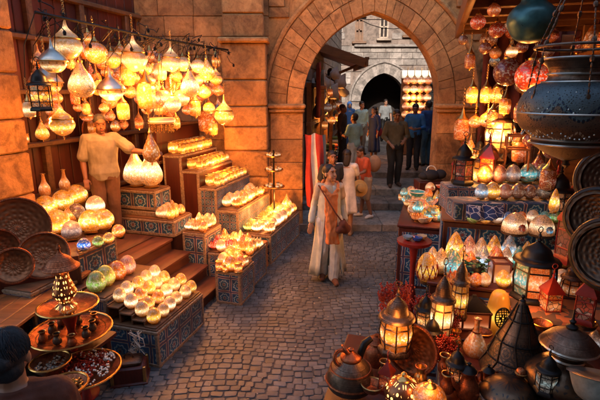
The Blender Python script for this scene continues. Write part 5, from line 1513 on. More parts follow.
# bowls, hats along street counter
GB2 = 'painted bowls and lamps on the street counter'
rng = random.Random(19)
BW_ = [(417, 193, 16, (.05, .3, .35), 'teal'), (417, 202, 17, (.6, .2, .04), 'orange'), (416, 211, 16, (.6, .5, .35), 'cream'), (433, 203, 14, (.55, .5, .45), 'white'), (434, 214, 14, (.45, .08, .05), 'red'), (425, 220, 15, (.6, .45, .3), 'beige'),
       (444, 197, 12, (.6, .3, .1), 'amber'), (441, 186, 10, (.5, .1, .06), 'dark red')]
for i, (px, py, wp, c, nm) in enumerate(BW_):
    Y = 6.9-(py-190)*.03
    e = empty('painted_bowl', P(px, py, Y=Y), rng.random(), f'{nm} painted bowl in the heap on the street counter', 'bowl', GB2); s_ = wp*depth(e.location)/F/.3; e.scale = (s_,)*3; e.rotation_euler.x = rng.uniform(-.5, .2)
    q = MB(); q.lathe(sprof([(.04, -.07), (.1, -.045), (.15, .03)])+[(.143, .03), (.09, -.03), (0, -.05)], 24); q.build('bowl', plain('bowl_glaze_%d' % i, c, .3, var=.5, scale=25), e)
    q = MB(); q.ring((0, 0, .03), .148, .008, None, 24, 6); q.build('rim', M['white'], e)
scatter(lambda a, b, z: Vector((a, b, z)), 1.66, 2.25, 5.95, 7.5, .93, 34, ['egg', 'candle', 'cone', 'lotus'], ['CRE', 'ORG', 'YEL', 'WHT', 'RED', 'TEA'], 'low street counter', 'small lamps on the street counter', .7, 1.05, .03, random.Random(4))
scatter(lambda a, b, z: Vector((a, b, z)), 2.5, 3.15, 6.1, 7.9, 1.15, 12, ['candle', 'lotus', 'cone'], ['ORG', 'YEL', 'AMB'], 'tall counter by right wall', 'small lamps on the tall counter by the wall', .9, 1.4, .08, random.Random(9))
scatter(lambda a, b, z: Vector((a, b, z)), 1.35, 1.75, 3.7, 3.95, 1.0, 5, ['egg', 'lotus'], ['CRE', 'GRN', 'ORG'], 'front edge of middle counter', 'small lamps at the front of the middle counter', .6, .8, .015, random.Random(3))

# hanging lamps, right
def big_hanger(px, py, Y, r, lab, m, rope=True):
    """huge pierced bronze mosque lamp on chains; origin at body centre"""
    e = empty('hanging_bronze_lamp', P(px, py, Y=Y), 0, lab, 'lamp')
    q = MB(); q.lathe(sprof([(r*.3, -r*1.0), (r*.45, -r*.92), (r*.7, -r*.74), (r*.66, -r*.66), (r*.93, -r*.42), (r*1.0, -r*.15), (r*.97, r*.1), (r*.82, r*.32), (r*.58, r*.44)], 5), 48); q.build('body', M[m], e)
    q = MB(); q.lathe(sprof([(r*.6, r*.42), (r*.52, r*.5), (r*.52, r*.68), (r*.66, r*.82), (r*.7, r*.86)], 4), 44); q.build('neck', M['bronze'], e)
    q = MB()
    for (rr, z) in ((.615, .43), (.7, .86), (.53, .58), (.71, -.74), (.68, -.65), (1.0, -.15)): q.ring((0, 0, r*z), r*rr, r*.022, None, 48, 6)
    q.build('bands', M['silver'], e)
    # rows of raised studs in scallops
    q = MB()
    for k in range(72):
        a = 2*math.pi*k/72; z = -.12+.13*abs(math.sin(a*6)); rr = r*(1.0-.25*abs(z+.1)) 
        q.ell((rr*1.0*math.cos(a), rr*1.0*math.sin(a), r*z), (r*.02,)*3, 6, 4)
        q.ell((r*.88*math.cos(a), r*.88*math.sin(a), r*(.24-.05*abs(math.sin(a*6)))), (r*.018,)*3, 6, 4)
        q.ell((r*.86*math.cos(a), r*.86*math.sin(a), r*(-.45-.14*abs(math.sin(a*4)))), (r*.02,)*3, 6, 4)
    q.build('studs', M['silver'], e)
    q = MB(); q.ring((0, 0, r*1.08), r*.8, r*.03, None, 40, 6); q.build('hoop', M['bronze'], e)
    for k in range(6):
        a = 2*math.pi*k/6+.2; q = MB()
        A = Vector((r*.93*math.cos(a), r*.93*math.sin(a), r*.1)); B = Vector((r*.8*math.cos(a), r*.8*math.sin(a), r*1.08)); C = Vector((0, 0, r*3.2))
        for (s0, s1) in ((A, B), (B, C)):
            L_ = (s1-s0).length; n_ = int(L_/.03)
            for j in range(n_):
                c_ = s0.lerp(s1, (j+.5)/n_); d_ = (s1-s0).normalized(); rt = d_.to_track_quat('Z', 'Y').to_matrix()
                q.ell(c_, (.005, .005, .017) if j % 6 else (.013, .013, .02), 6, 4, rt)
        q.build('chain', M['bronze'], e)
    q = MB(); q.lathe([(0, -r*1.25), (r*.08, -r*1.17), (r*.04, -r*1.1), (r*.3, -r*1.0)], 16); q.build('finial', M['bronze'], e)
    return e
big_hanger(574, 105, 2.55, .285, 'enormous pierced bronze hanging lamp on chains filling the upper right corner', 'piercedteal')
# teal pot hanging
tp = empty('hanging_pot', P(532, 20, Y=3.6), 0, 'dark teal round metal pot lamp hanging at the top right', 'lamp')
q = MB(); q.lathe(sprof([(0, -.17), (.1, -.14), (.17, -.04), (.16, .06), (.09, .13), (.1, .17)]), 34); q.build('body', plain('teal_enamel', (.04, .13, .15), .35, .5, .5, 6, .3), tp)
q = MB(); q.tube([(0, 0, .15), (0, 0, 1.0)], .006, 6); q.build('rod', M['iron'], tp)
q = MB(); q.ring((0, 0, .165), .1, .01); q.build('rim', M['brass'], tp)
by_px('globe', 533, 76, Y=4.3, wpx=34, w0=.27, label='glowing red crackled glass globe hanging left of the enormous bronze lamp', color=col((1, .06, .01), .045))
by_px('globe', 508, 72, Y=4.9, wpx=28, w0=.27, label='dark wine red glass globe hanging left of the glowing red one', color=col((.25, .015, .01), .006))
by_px('globe', 512, 52, Y=4.5, wpx=11, w0=.27, label='tiny bright white globe hanging above the dark wine red globe', color=col(WHT, .12))
for px, py, wp, c, s, lab, Y in ((478, 22, 15, (.7, .08, .03), .03, 'small red globe high beside the arch ring', 5.5), (494, 10, 13, (.8, .2, .05), .03, 'small orange globe at the top edge beside the arch', 5.3), (497, 30, 16, (.5, .05, .02), .02, 'dark red globe below the small orange globe at the top edge', 5.6),
                            (485, 48, 12, (.35, .08, .04), .01, 'small brown globe left of the dark wine red globe', 5.8), (522, 47, 12, (.3, .05, .03), .01, 'brown red globe behind the dark wine red globe', 5.5), (487, 120, 15, AMB, .1, 'amber globe below the three hanging candle jars', 6.7), (475, 122, 13, ORG, .07, 'orange globe left of the amber globe under the candle jars', 6.9),
                            (548, 52, 12, (.2, .04, .03), .006, 'dim brown globe behind the chains of the enormous lamp', 5.0), (463, 40, 10, (.3, .1, .05), .01, 'tiny brown globe hanging against the arch ring', 6.2), (552, 150, 18, (.3, .03, .02), .01, 'deep red globe hanging below the enormous bronze lamp', 4.6), (530, 140, 14, (.4, .04, .02), .012, 'smaller deep red globe left of the deep red globe under the enormous lamp', 5.2)):
    by_px('globe', px, py, Y=Y, wpx=wp, w0=.27, label=lab, color=col(c, s), rz=px)
for px, py, wp, c, s, lab, Y in ((470, 60, 10, (.5, .1, .05), .01, 'slim dark red jar lamp against the brick spandrel', 6.4), (521, 112, 13, (.5, .07, .03), .02, 'slim red jar lamp under the glowing red globe', 5.0), (540, 118, 11, (.25, .04, .03), .01, 'slim wine coloured jar lamp behind the enormous lamp', 5.4), (505, 105, 11, ORG, .06, 'slim orange jar lamp under the dark wine red globe', 6.0)):
    by_px('jar', px, py, Y=Y, wpx=wp, w0=.16, label=lab, color=col(c, s))
# crowd of dim things on the wall shelves
def wall_item(i, a, z, key, c, s, sc_, lab): place(PR[key], SR(a, 2.42, z), random.random()*6, sc_, lab, 'dim lamps on the right wall shelves', col(c, s))
k_ = 0
for z, zn in ((1.925, 'second'), (2.625, 'third'), (1.225, 'lowest'), (3.225, 'top')):
    for j in range(10):
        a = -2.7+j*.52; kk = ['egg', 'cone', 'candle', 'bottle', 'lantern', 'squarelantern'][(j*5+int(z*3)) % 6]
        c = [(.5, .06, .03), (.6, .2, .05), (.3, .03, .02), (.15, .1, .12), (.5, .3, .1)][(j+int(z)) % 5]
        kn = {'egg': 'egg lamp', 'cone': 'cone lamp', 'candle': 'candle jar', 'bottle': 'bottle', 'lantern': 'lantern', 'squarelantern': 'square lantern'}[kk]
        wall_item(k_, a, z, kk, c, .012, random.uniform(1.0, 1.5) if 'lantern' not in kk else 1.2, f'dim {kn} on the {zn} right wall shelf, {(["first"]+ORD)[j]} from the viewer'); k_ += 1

# beyond the gate: goods and lamps
rk_ = empty('lamp_rack', P(414, 118, Y=15.0), 0, 'tall rack of lit round lamps under a white sign board beyond the arch', 'rack')
s_ = depth(rk_.location)/F
W_, H_ = 27*s_, 40*s_
q = MB(); q.box((0, .12, H_/2), (W_, .1, H_)); q.build('back_panel', M['woodbrown'], rk_, smooth=False)
q = MB(); q.bev((0, .0, H_+.06), (W_+.1, .3, .26), .02); q.build('sign_board', M['white'], rk_)
q = MB()
for z in (0, .33, .66, 1.0): q.bev((0, 0, z*H_), (W_, .24, .03), .004)
q.build('shelves', M['woodbrown'], rk_)
for i in range(4):
    for j in range(5):
        place(PR['globe'], rk_.location+Vector(((i-1.5)*W_/4, -.2, (j+.5)*H_/5)), i+j, .95, f'lit globe on the far rack, {(["first"]+ORD)[i]} from left, {(["first"]+ORD)[j]} shelf from below', 'round lit lamps on the far rack', col([(1, .5, .2), (1, .7, .4), (.9, .35, .15)][(i+j*2) % 3], .05))
q = MB(); q.bev((rk_.location.x, 15.1, .66+(rk_.location.z-.66)/2), (W_+.2, .5, rk_.location.z-.67), .02); tag(q.build('rack_plinth', M['woodbrown']), 'brown plinth under the far lamp rack', 'plinth')
# white bundles hanging on the left beyond the arch
GW = 'pale bundles hanging by the left shops beyond the arch'
bp = None
rng = random.Random(6)
for k, (px, py, w_) in enumerate(((318, 76, 11), (327, 84, 14), (335, 74, 11), (341, 82, 13), (333, 92, 14), (322, 94, 11), (344, 92, 10), (312, 84, 9))):
    p = P(px, py, Y=11.3+rng.uniform(-.4, .6)); s_ = w_*depth(p)/F
    q = MB(); q.loft([((0, 0, -.5*s_), s_*.1, s_*.1), ((.05*s_, 0, -.3*s_), s_*.45, s_*.3), ((0, 0, 0), s_*.5, s_*.35), ((-.05*s_, 0, .3*s_), s_*.3, s_*.25), ((0, 0, .7*s_), s_*.04, s_*.04)], 14)
    o = q.build('cloth_bundle', M['bundle'] if 'bundle' in M else M.setdefault('bundle', cloth_c('pale_bundle', (.42, .38, .35))), loc=p); o.rotation_euler.y = rng.uniform(-.9, .9)
    tag(o, ['dangling pale cloth bundle, leftmost below the awning', 'largest pale cloth bundle below the awning', 'pale cloth bundle highest under the awning', 'pale bundle at the right under the awning', 'lowest pale bundle in the middle below the awning', 'lower left pale bundle below the awning', 'lower right pale bundle below the awning', 'pale bundle nearest the arch jamb'][k], 'cloth bundle', GW)
for k, (px, lab) in enumerate(((322, 'orange lit wooden post of the left shops, nearest the arch'), (331, 'orange lit wooden post of the left shops, farther one'))):
    p = P(px, 120, Y=10.6+k*1.6); q = MB(); q.bev((p.x, p.y, 1.6), (.09, .09, 2.4), .01); q.bev((p.x, p.y, 2.8), (.16, .16, .08), .01); tag(q.build('wooden_post', M['woodorange']), lab, 'post')
# goods in front of left shops
rng = random.Random(14)
GG = 'goods piled before the left shops beyond the arch'
cl_n = [('dark brown', (.1, .05, .03)), ('rust red', (.35, .06, .03)), ('blue', (.04, .1, .25)), ('cream', (.5, .42, .32)), ('orange', (.5, .18, .04)), ('grey', (.2, .2, .2)), ('green', (.05, .12, .07))]
for k in range(14):
    t = rng.uniform(.02, .5); x = .1+1.75*t*.95+.28; y = 9.9+10.6*t; nm, c = cl_n[k % 7]; z = .5 if y > 10.3 else .34
    q = MB(); hgt = rng.uniform(.3, .8)
    for j in range(int(hgt/.09)): q.bev((rng.uniform(-.02, .02), 0, j*.09+.045), (.34, .3, .082), .03, rng.uniform(-.15, .15), col=rng.random())
    if y > 12.1: z = .66
    o = q.build('folded_fabric', M['fab'+nm] if 'fab'+nm in M else M.setdefault('fab'+nm, cloth_c('fabric_'+nm.replace(' ', '_'), c)), loc=(x, y, z)); tag(o, f'{nm} stack of folded fabric {"nearer to" if k < 7 else "farther from"} the arch beside the left shops', 'fabric stack', GG)
# small hanging goods (pouches) on the left shopfront
for k in range(16):
    t = .05+.035*k; x = .15+1.75*t; y = 9.8+10.6*t; nm, c = cl_n[(k*3) % 7]
    q = MB(); q.loft([((0, 0, -.22), .02, .02), ((0, 0, -.16), .11, .07), ((0, 0, -.03), .1, .06), ((0, 0, .1), .02, .02), ((0, 0, .3), .008, .008)], 10)
    o = q.build('hanging_pouch', M['fab'+nm], loc=(x+.15, y, 2.35+.25*(k % 3))); tag(o, f'{nm} cloth pouch hanging on the left shopfront, {(["first"]+ORD+["thirteenth", "fourteenth", "fifteenth", "sixteenth"])[k]} from the arch', 'pouch', 'pouches hanging on the left shopfront')
# dark motorbike-like bundle by right pier at (432,172)
ob = empty('bag_heap', P(431, 176, Y=8.2), 0, 'black bags heaped on the steps by the right gate pier', 'bags')
q = MB(); q.ell((0, 0, .02), (.16, .12, .1), 14, 9); q.ell((.17, .02, .03), (.12, .1, .09), 14, 9); q.ell((-.13, 0, .0), (.1, .1, .07), 12, 8); q.build('bag', cloth_c('black_bag', (.02, .02, .025)), ob)
q = MB(); q.ring((0, 0, .1), .09, .01, Matrix.Rotation(1.3, 3, 'X'), 16, 5); q.build('strap', M['white'], ob)
q = MB(); q.bev((P(431, 176, Y=8.2).x, 8.25, P(431, 176, Y=8.2).z/2-.05), (.5, .4, P(431, 176, Y=8.2).z-.08), .01); tag(q.build('storage_box', M['woodred']), 'dark box under the black bags by the right gate pier', 'box')
# wires strung across the plaza
wr = MB()
for k, (a, b) in enumerate((((.8, 13, 5.2), (5.2, 16, 5.6)), ((1.0, 14, 4.9), (5, 15, 5.9)), ((.6, 12, 5.0), (4.6, 18, 5.3)))):
    A = Vector(a); B = Vector(b); wr.tube([A.lerp(B, t/8)+Vector((0, 0, -.5*math.sin(math.pi*t/8))) for t in range(9)], .012, 4)
tag(wr.build('overhead_wires', M['iron']), 'thin black wires strung across the plaza beyond the arch', 'wires', kind='stuff')

# dark red curtain behind the hanging lamps on the right
cu = empty('red_curtain', (0, 0, 0), 0, 'dark wine red curtain hanging behind the lamps right of the gate', 'curtain')
vs = []; fs = []; x0 = P(484, 50, Y=7.7).x; nA, nB = 60, 8
for i in range(nA+1):
    for j in range(nB+1):
        t = i/nA; x = x0+t*2.2; z = 4.3-j*2.5/nB; vs.append((x, 7.7+.05*math.sin(x*22)+.03*math.sin(x*9+j*.4)+.02*j/nB*math.sin(x*31), z-.05*math.sin(x*3)))
for i in range(nA):
    for j in range(nB): a = i*(nB+1)+j; fs.append((a, a+1, a+nB+2, a+nB+1))
o = MB().add(vs, fs).build('drape', cloth_c('wine_curtain', (.09, .012, .008)), cu); o.modifiers.new('t', 'SOLIDIFY').thickness = .01
q = MB(); q.tube([(x0-.05, 7.7, 4.33), (x0+2.3, 7.7, 4.33)], .02, 8); q.build('rod', M['iron'], cu)
rng = random.Random(88)
WH = ['near the arch ring', 'above the candle jars', 'over the bright amber lantern', 'left of the wine red globe', 'behind the wine red globe', 'behind the glowing red globe', 'under the teal pot', 'beside the chains', 'behind the neck of the enormous lamp', 'low before the curtain', 'lower left before the curtain', 'high before the curtain', 'in the shade of the canopy', 'against the wine red curtain']
for k in range(14):
    px = rng.uniform(482, 560); py = rng.uniform(8, 118); kk = ['tear', 'onion', 'jar', 'globe'][k % 4]; c, cn_ = [((.5, .05, .02), 'red'), ((.25, .1, .05), 'brown'), ((.15, .03, .02), 'maroon'), ((.7, .25, .05), 'rust orange'), ((.1, .15, .16), 'grey blue')][k % 5]
    by_px(kk, px, py, Y=rng.uniform(6.0, 7.3), wpx=rng.uniform(10, 16), w0=.25 if kk != 'jar' else .16, label=f'dim {cn_} {dict(tear="teardrop", onion="onion", jar="jar", globe="round")[kk]} lamp hanging {WH[k]}', group='dim lamps hanging before the curtain', color=col(c, .01))
# extra crowd on foreground right tables
rng = random.Random(91)
FG = 'small metal wares crowded on the front tables'
for k, (px, py, Y, kind, m) in enumerate(((372, 392, 2.6, 'bowl', 'copper'), (384, 378, 2.75, 'cup', 'bronze'), (446, 392, 2.5, 'cup', 'copper'), (452, 376, 2.7, 'bowl', 'brass'), (444, 372, 2.75, 'cup', 'copper'), (420, 384, 2.6, 'cup', 'brass'), (536, 388, 2.5, 'bowl', 'bronze'), (496, 376, 2.8, 'cup', 'brass'), (545, 350, 3.0, 'cup', 'bronze'), (541, 330, 3.1, 'bowl', 'copper'), (585, 330, 3.0, 'bowl', 'bronze'), (592, 300, 3.1, 'cup', 'copper'), (455, 346, 3.1, 'cup', 'brass'), (482, 338, 3.3, 'bowl', 'copper'))):
    wh = ['right of the dark dome pot', 'behind the reddish pierced lamp', 'left of the copper jug', 'above the copper jug', 'under the coral beads', 'between the two glowing ball lamps', 'left of the lidded urn at the bottom', 'left of the cone lamp base', 'right of the cone lamp', 'below the multicoloured lantern', 'before the patterned rug', 'near the black gong', 'beside the amber flask', 'between flask and yellow oval lamp'][k]
    z = .6 if px < 440 and Y < 3.6 else .8
    e = empty('metal_'+kind, P(px, py, Y=Y), 0, f'small {dict(copper="copper", bronze="dark bronze", brass="brass")[m]} {kind} {wh}', kind, FG)
    q = MB()
    if kind == 'bowl': q.lathe(sprof([(.03, 0), (.06, .02), (.075, .06)])+[(.07, .058), (.04, .02), (0, .015)], 22)
    else: q.lathe(sprof([(.03, 0), (.045, .02), (.04, .06), (.025, .09), (.035, .13)])+[(.03, .128), (.02, .09), (0, .06)], 20)
    q.build(kind, M[m], e); q = MB(); q.ring((0, 0, .06 if kind == 'bowl' else .13), .074 if kind == 'bowl' else .034, .005, None, 22, 5); q.build('rim', M['brass' if m != 'brass' else 'copper'], e)

# fill the right stall: lamps behind and between
def many(lst, key_cols, n, x0, x1, y0, y1, z, lab, grp, smin, smax, g, seed, cat=None):
    rng = random.Random(seed)
    for k in range(n):
        kk = rng.choice(lst); c = rng.choice(key_cols); sc_ = rng.uniform(smin, smax)
        place(PR[kk], (rng.uniform(x0, x1), rng.uniform(y0, y1), z), rng.uniform(0, 6), sc_, lab, grp, col(c, g*rng.uniform(.4, 1.3)))
rng = random.Random(61)
REDS = [(.6, .08, .03), (.5, .2, .08), (.7, .3, .08), (.3, .05, .03), ORG]
spots = [((3.05, 5.25, 1.28), 'on the rear counter behind the egg shelf, right end'), ((2.95, 5.0, 1.28), 'on the rear counter beside the egg shelf'), ((3.25, 5.0, 1.28), 'on the rear counter at its far right'), ((2.0, 5.45, 1.6), 'on the egg shelf, far left end'), ((2.35, 5.55, 1.6), 'behind the eggs of the egg shelf')]
for k, (lc, wh) in enumerate(spots):
    kk = ['squarelantern', 'lantern'][k % 2]; place(PR[kk], lc, k, rng.uniform(1.1, 1.5), f'{["dark red square", "dark iron six sided"][k % 2]} lantern {wh}', None, col(REDS[k % 5], .02))
many(['lantern', 'squarelantern', 'amberlantern'], [AMB, ORG, YEL], 9, 2.55, 3.15, 6.1, 7.9, 1.15, 'lit lantern in the crowd on the tall counter by the right wall', 'lanterns crowded on the tall counter by the right wall', 1.2, 1.8, .07, 5)
many(['egg', 'cone', 'lotus', 'candle'], [CRE, ORG, YEL, TEA, RED, PNK], 16, 1.65, 2.25, 5.95, 7.5, 1.02, 'small lamp in the upper heap on the street counter', 'small lamps in the upper heap on the street counter', .7, 1.0, .025, 6)
many(['egg', 'cone'], [CRE, YEL, TEA, LBL, GRY], 8, 2.3, 2.85, 4.2, 4.4, 1.0, 'small egg or cone lamp standing behind the multicoloured lantern', 'egg lamps behind the multicoloured lantern', .8, 1.1, .02, 7)
# hanging lanterns in the gap below the curtain
for k, (px, py, Y, c, e_, wh) in enumerate(((508, 128, 6.3, ORG, .08, 'right of the very bright amber lantern'), (520, 150, 5.9, (.7, .15, .04), .03, 'above the frame lantern'), (538, 165, 5.6, (.4, .06, .03), .02, 'over the teal egg lamp'), (548, 178, 5.0, (.3, .05, .03), .015, 'behind the tall square lantern'), (470, 150, 6.6, AMB, .07, 'before the right gate pier'), (462, 128, 7.0, (.5, .12, .04), .02, 'high before the right gate pier'))):
    o = by_px('jar' if k % 2 else 'tear', px, py, Y=Y, wpx=15, w0=.16 if k % 2 else .25, label=f'{"jar" if k % 2 else "teardrop"} lamp hanging {wh}', color=col(c, e_))
# ornate lanterns among the front wares
for k, (px, py, Y, sc_, key, c, e_, lab) in enumerate(((455, 385, 2.55, .62, 'lantern', (.9, .3, .1), .02, 'small black lantern with orange panes beside the copper jug'), (386, 392, 2.6, .6, 'squarelantern', (.7, .15, .05), .02, 'small dark red square lantern right of the dark dome pot'), (545, 392, 2.35, .6, 'lantern', (.3, .4, .4), .01, 'small dark lantern with grey panes under the lidded urn'), (431, 352, 3.1, .7, 'lantern', (1, .5, .2), .04, 'small lit lantern hidden behind the red bead strings'), (583, 322, 3.0, .9, 'squarelantern', (.5, .08, .04), .012, 'dark red square lantern on the counter under the gong'))):
    place(PR[key], P(px, py, Y=Y), k, sc_, lab, None, col(c, e_))
# second pierced cone

many(['cone', 'egg', 'lotus', 'candle'], [CRE, ORG, YEL, TEA, RED, AMB], 14, 1.64, 2.1, 5.85, 6.6, .93, 'small lamp at the near end of the street counter', 'small lamps at the near end of the street counter', .6, .95, .03, 16)
many(['cone', 'egg', 'candle'], [CRE, ORG, GRY, RED, AMB], 10, 1.5, 2.25, 2.95, 3.15, .80, 'small lamp in the row behind the cone lamp and urn', 'small lamps behind the cone lamp and urn', .6, .9, .015, 17)
for k, (px, py, Y, sc_, key, c, e_, lab) in enumerate(((548, 318, 3.35, .95, 'squarelantern', (.8, .3, .1), .03, 'red square lantern with orange panes below the big multicoloured lantern'), (522, 300, 3.7, .7, 'lantern', (1, .5, .2), .03, 'black lantern with peach panes left below the big multicoloured lantern'), (570, 300, 3.6, .8, 'amberlantern', (.8, .3, .1), .02, 'bronze ribbed lantern right of the big multicoloured lantern'), (448, 300, 3.8, .7, 'squarelantern', (1, .45, .15), .035, 'small red lantern with amber panes left of the peach box lamp'), (424, 330, 3.3, .75, 'lantern', (1, .5, .15), .04, 'black lantern with amber panes behind the round copper tray'))):
    place(PR[key], P(px, py, Y=Y), k, sc_, lab, None, col(c, e_))

# textiles hanging along the left shops beyond the arch
txm = {}
for k in range(9):
    t = .04+.075*k; x = .12+1.75*t; y = 9.8+10.6*t; nm, c = cl_n[(k*2+1) % 7]
    vs = []; fs = []; wd_, ht = .55, rng.uniform(.8, 1.3); z0 = 3.3-.12*(k % 3)
    for i in range(9):
        for j in range(11): vs.append((x+.22+.04*math.sin(j*1.7+i*.3), y-wd_/2+wd_*j/10, z0-ht*i/8+.02*math.sin(j)))
    for i in range(8):
        for j in range(10): q0_ = i*11+j; fs.append((q0_, q0_+1, q0_+12, q0_+11))
    o = MB().add(vs, fs).build('hanging_textile', M['fab'+nm]); o.modifiers.new('t', 'SOLIDIFY').thickness = .012
    tag(o, f'{nm} textile hanging high along the left shops, {(["first"]+ORD)[k]} from the arch', 'textile', 'textiles hanging along the left shops')
for k in range(10):
    t = .03+.05*k; by = (.12+1.75*t+.38, 9.8+10.6*t, 2.0+.35*(k % 3))
    place(PR['globe' if k % 2 else 'jar'], by, k, .8, f'lamp hanging at the left shops beyond the arch, {(["first"]+ORD)[k]} from the arch', 'lamps hanging at the left shops beyond the arch', col([AMB, (.4, .3, .25), ORG][k % 3], .02 if k % 3 == 1 else .05))

# further coloured eggs on the right
rng = random.Random(333)
CN2 = [('cream', (.95, .8, .55), .03), ('blue', (.08, .25, .6), .02), ('yellow', YEL, .06), ('turquoise', (.08, .5, .5), .025), ('orange', ORG, .05), ('white', (.9, .85, .75), .025), ('green', (.2, .45, .1), .03)]
for (Y, z, x0, x1, n, key, s0, wh) in ((4.8, 1.28, 1.85, 3.3, 11, 'egg', .72, 'front lip of the rear counter'), (4.16, 1.0, 1.42, 2.2, 7, 'cone', .95, 'middle row of the middle counter'), (3.76, 1.0, 1.75, 2.8, 8, 'egg', .8, 'front edge of the middle counter, right half')):
    for k in range(n):
        nm, c, e_ = CN2[(k*3+int(Y*10)) % 7]
        place(PR[key], (x0+(x1-x0)*(k+.5)/n, Y+rng.uniform(-.02, .02), z), rng.uniform(0, 6), s0*rng.uniform(.9, 1.1), f'{nm} {key} lamp, {(["first"]+ORD)[k]} from left, {wh}', 'coloured lamps along the right counters', col(c, e_))
lant(458, 318, 3.4, (.6, .6, 1.2), 'tall slim yellow glass lantern beside the peach box lamp', c=YEL, e=.07)
# ---------------------------------------------------------------- people
def remesh(mb, name, voxel, smooth=2, parent=None, m=None, wr=0, ws=9, seed=0):
    me = bpy.data.meshes.new('tmp'); me.from_pydata(mb.v, [], mb.f)
    bm = bmesh.new(); bm.from_mesh(me); bmesh.ops.recalc_face_normals(bm, faces=bm.faces); bm.to_mesh(me); bm.free()
    o = bpy.data.objects.new('tmp', me); COL.objects.link(o)
    r = o.modifiers.new('r', 'REMESH'); r.mode = 'VOXEL'; r.voxel_size = voxel
    if smooth: s = o.modifiers.new('s', 'SMOOTH'); s.factor = .5; s.iterations = smooth
    dg = bpy.context.evaluated_depsgraph_get(); me2 = bpy.data.meshes.new_from_object(o.evaluated_get(dg))
    bpy.data.objects.remove(o); bpy.data.meshes.remove(me)
    me2.name = name; me2.shade_smooth()
    if wr:
        ns = [v.normal.copy() for v in me2.vertices]
        for v, n in zip(me2.vertices, ns):
            p = v.co; q = Vector((p.x*ws, p.y*ws, p.z*ws*.55+seed*3.1)); f = noise.noise(q)+.5*noise.noise(q*2.3)
            v.co = p+n*wr*f
    ob = bpy.data.objects.new(name, me2); COL.objects.link(ob); me2.materials.clear()
    if m: me2.materials.append(m)
    if parent: ob.parent = parent
    return ob
def limb(mb, pts, rs, n=12):
    """round tapered limb with spherical ends"""
    pts = [Vector(p) for p in pts]; P_ = []; R_ = []
    for i in range(len(pts)-1):
        for k in range(4): t = k/4; P_.append(pts[i].lerp(pts[i+1], t)); R_.append(rs[i]+(rs[i+1]-rs[i])*t)
    P_.append(pts[-1]); R_.append(rs[-1]); mb.tube(P_, R_, n)
    for p, r in zip(pts, rs): mb.ell(p, (r,)*3, n, 8)
def hand(mb, w, d, side, up=(0, 0, 1), curl=.5, s=1):
    """palm, four bent fingers and a side thumb from wrist w along direction d"""
    d = Vector(d).normalized(); w = Vector(w); n = Vector(up)-d*Vector(up).dot(d)
    if n.length < .1: n = Vector((0, 1, 0))-d*d.y
    n.normalize(); t = d.cross(n)*side      # t: across the palm towards thumb
    pc = w+d*.045*s
    Mx = Matrix((t, n, d)).transposed()
    mb.ell(pc, (.038*s, .016*s, .05*s), 10, 8, Mx)
    for k, (off, ln) in enumerate(((.027, .07), (.009, .078), (-.009, .073), (-.026, .058))):
        b = w+d*.085*s+t*off*s; c1 = b+(d*math.cos(curl*.5)-n*math.sin(curl*.5))*ln*.5*s; c2 = c1+(d*math.cos(curl*1.5)-n*math.sin(curl*1.5))*ln*.5*s
        limb(mb, [w+d*.05*s+t*off*.8*s, b, c1, c2], [.0085*s, .0085*s, .0078*s, .0062*s], 7)
    limb(mb, [w+d*.02*s+t*.022*s, w+d*.05*s+t*.05*s-n*.01*s, w+d*.078*s+t*.057*s-n*.022*s], [.011*s, .0095*s, .0075*s], 7)
def head(mb, c, Mh, s=1):
    """head around centre c (between the ears); local -y is the face"""
    E = lambda p, r, n=16, m=12: mb.ell(Vector(c)+Mh @ (Vector(p)*s), tuple(q*s for q in r), n, m, Mh)
    E((0, .012, .03), (.074, .092, .088)); E((0, -.028, -.005), (.06, .062, .085)); E((0, -.045, -.062), (.044, .044, .045))
    E((0, -.078, -.094), (.02, .017, .016)); E((-.03, -.05, -.04), (.03, .035, .04)); E((.03, -.05, -.04), (.03, .035, .04))
    E((0, -.07, .038), (.056, .028, .014))            # brow
    E((0, -.098, -.012), (.011, .014, .026)); E((0, -.108, -.028), (.014, .013, .011))   # nose
    E((0, -.094, -.056), (.022, .012, .008)); E((0, -.092, -.068), (.018, .012, .008))
    for sx in (-1, 1): E((sx*.074, .008, -.01), (.01, .02, .032)); E((sx*.012, -.098, -.03), (.008, .008, .008))
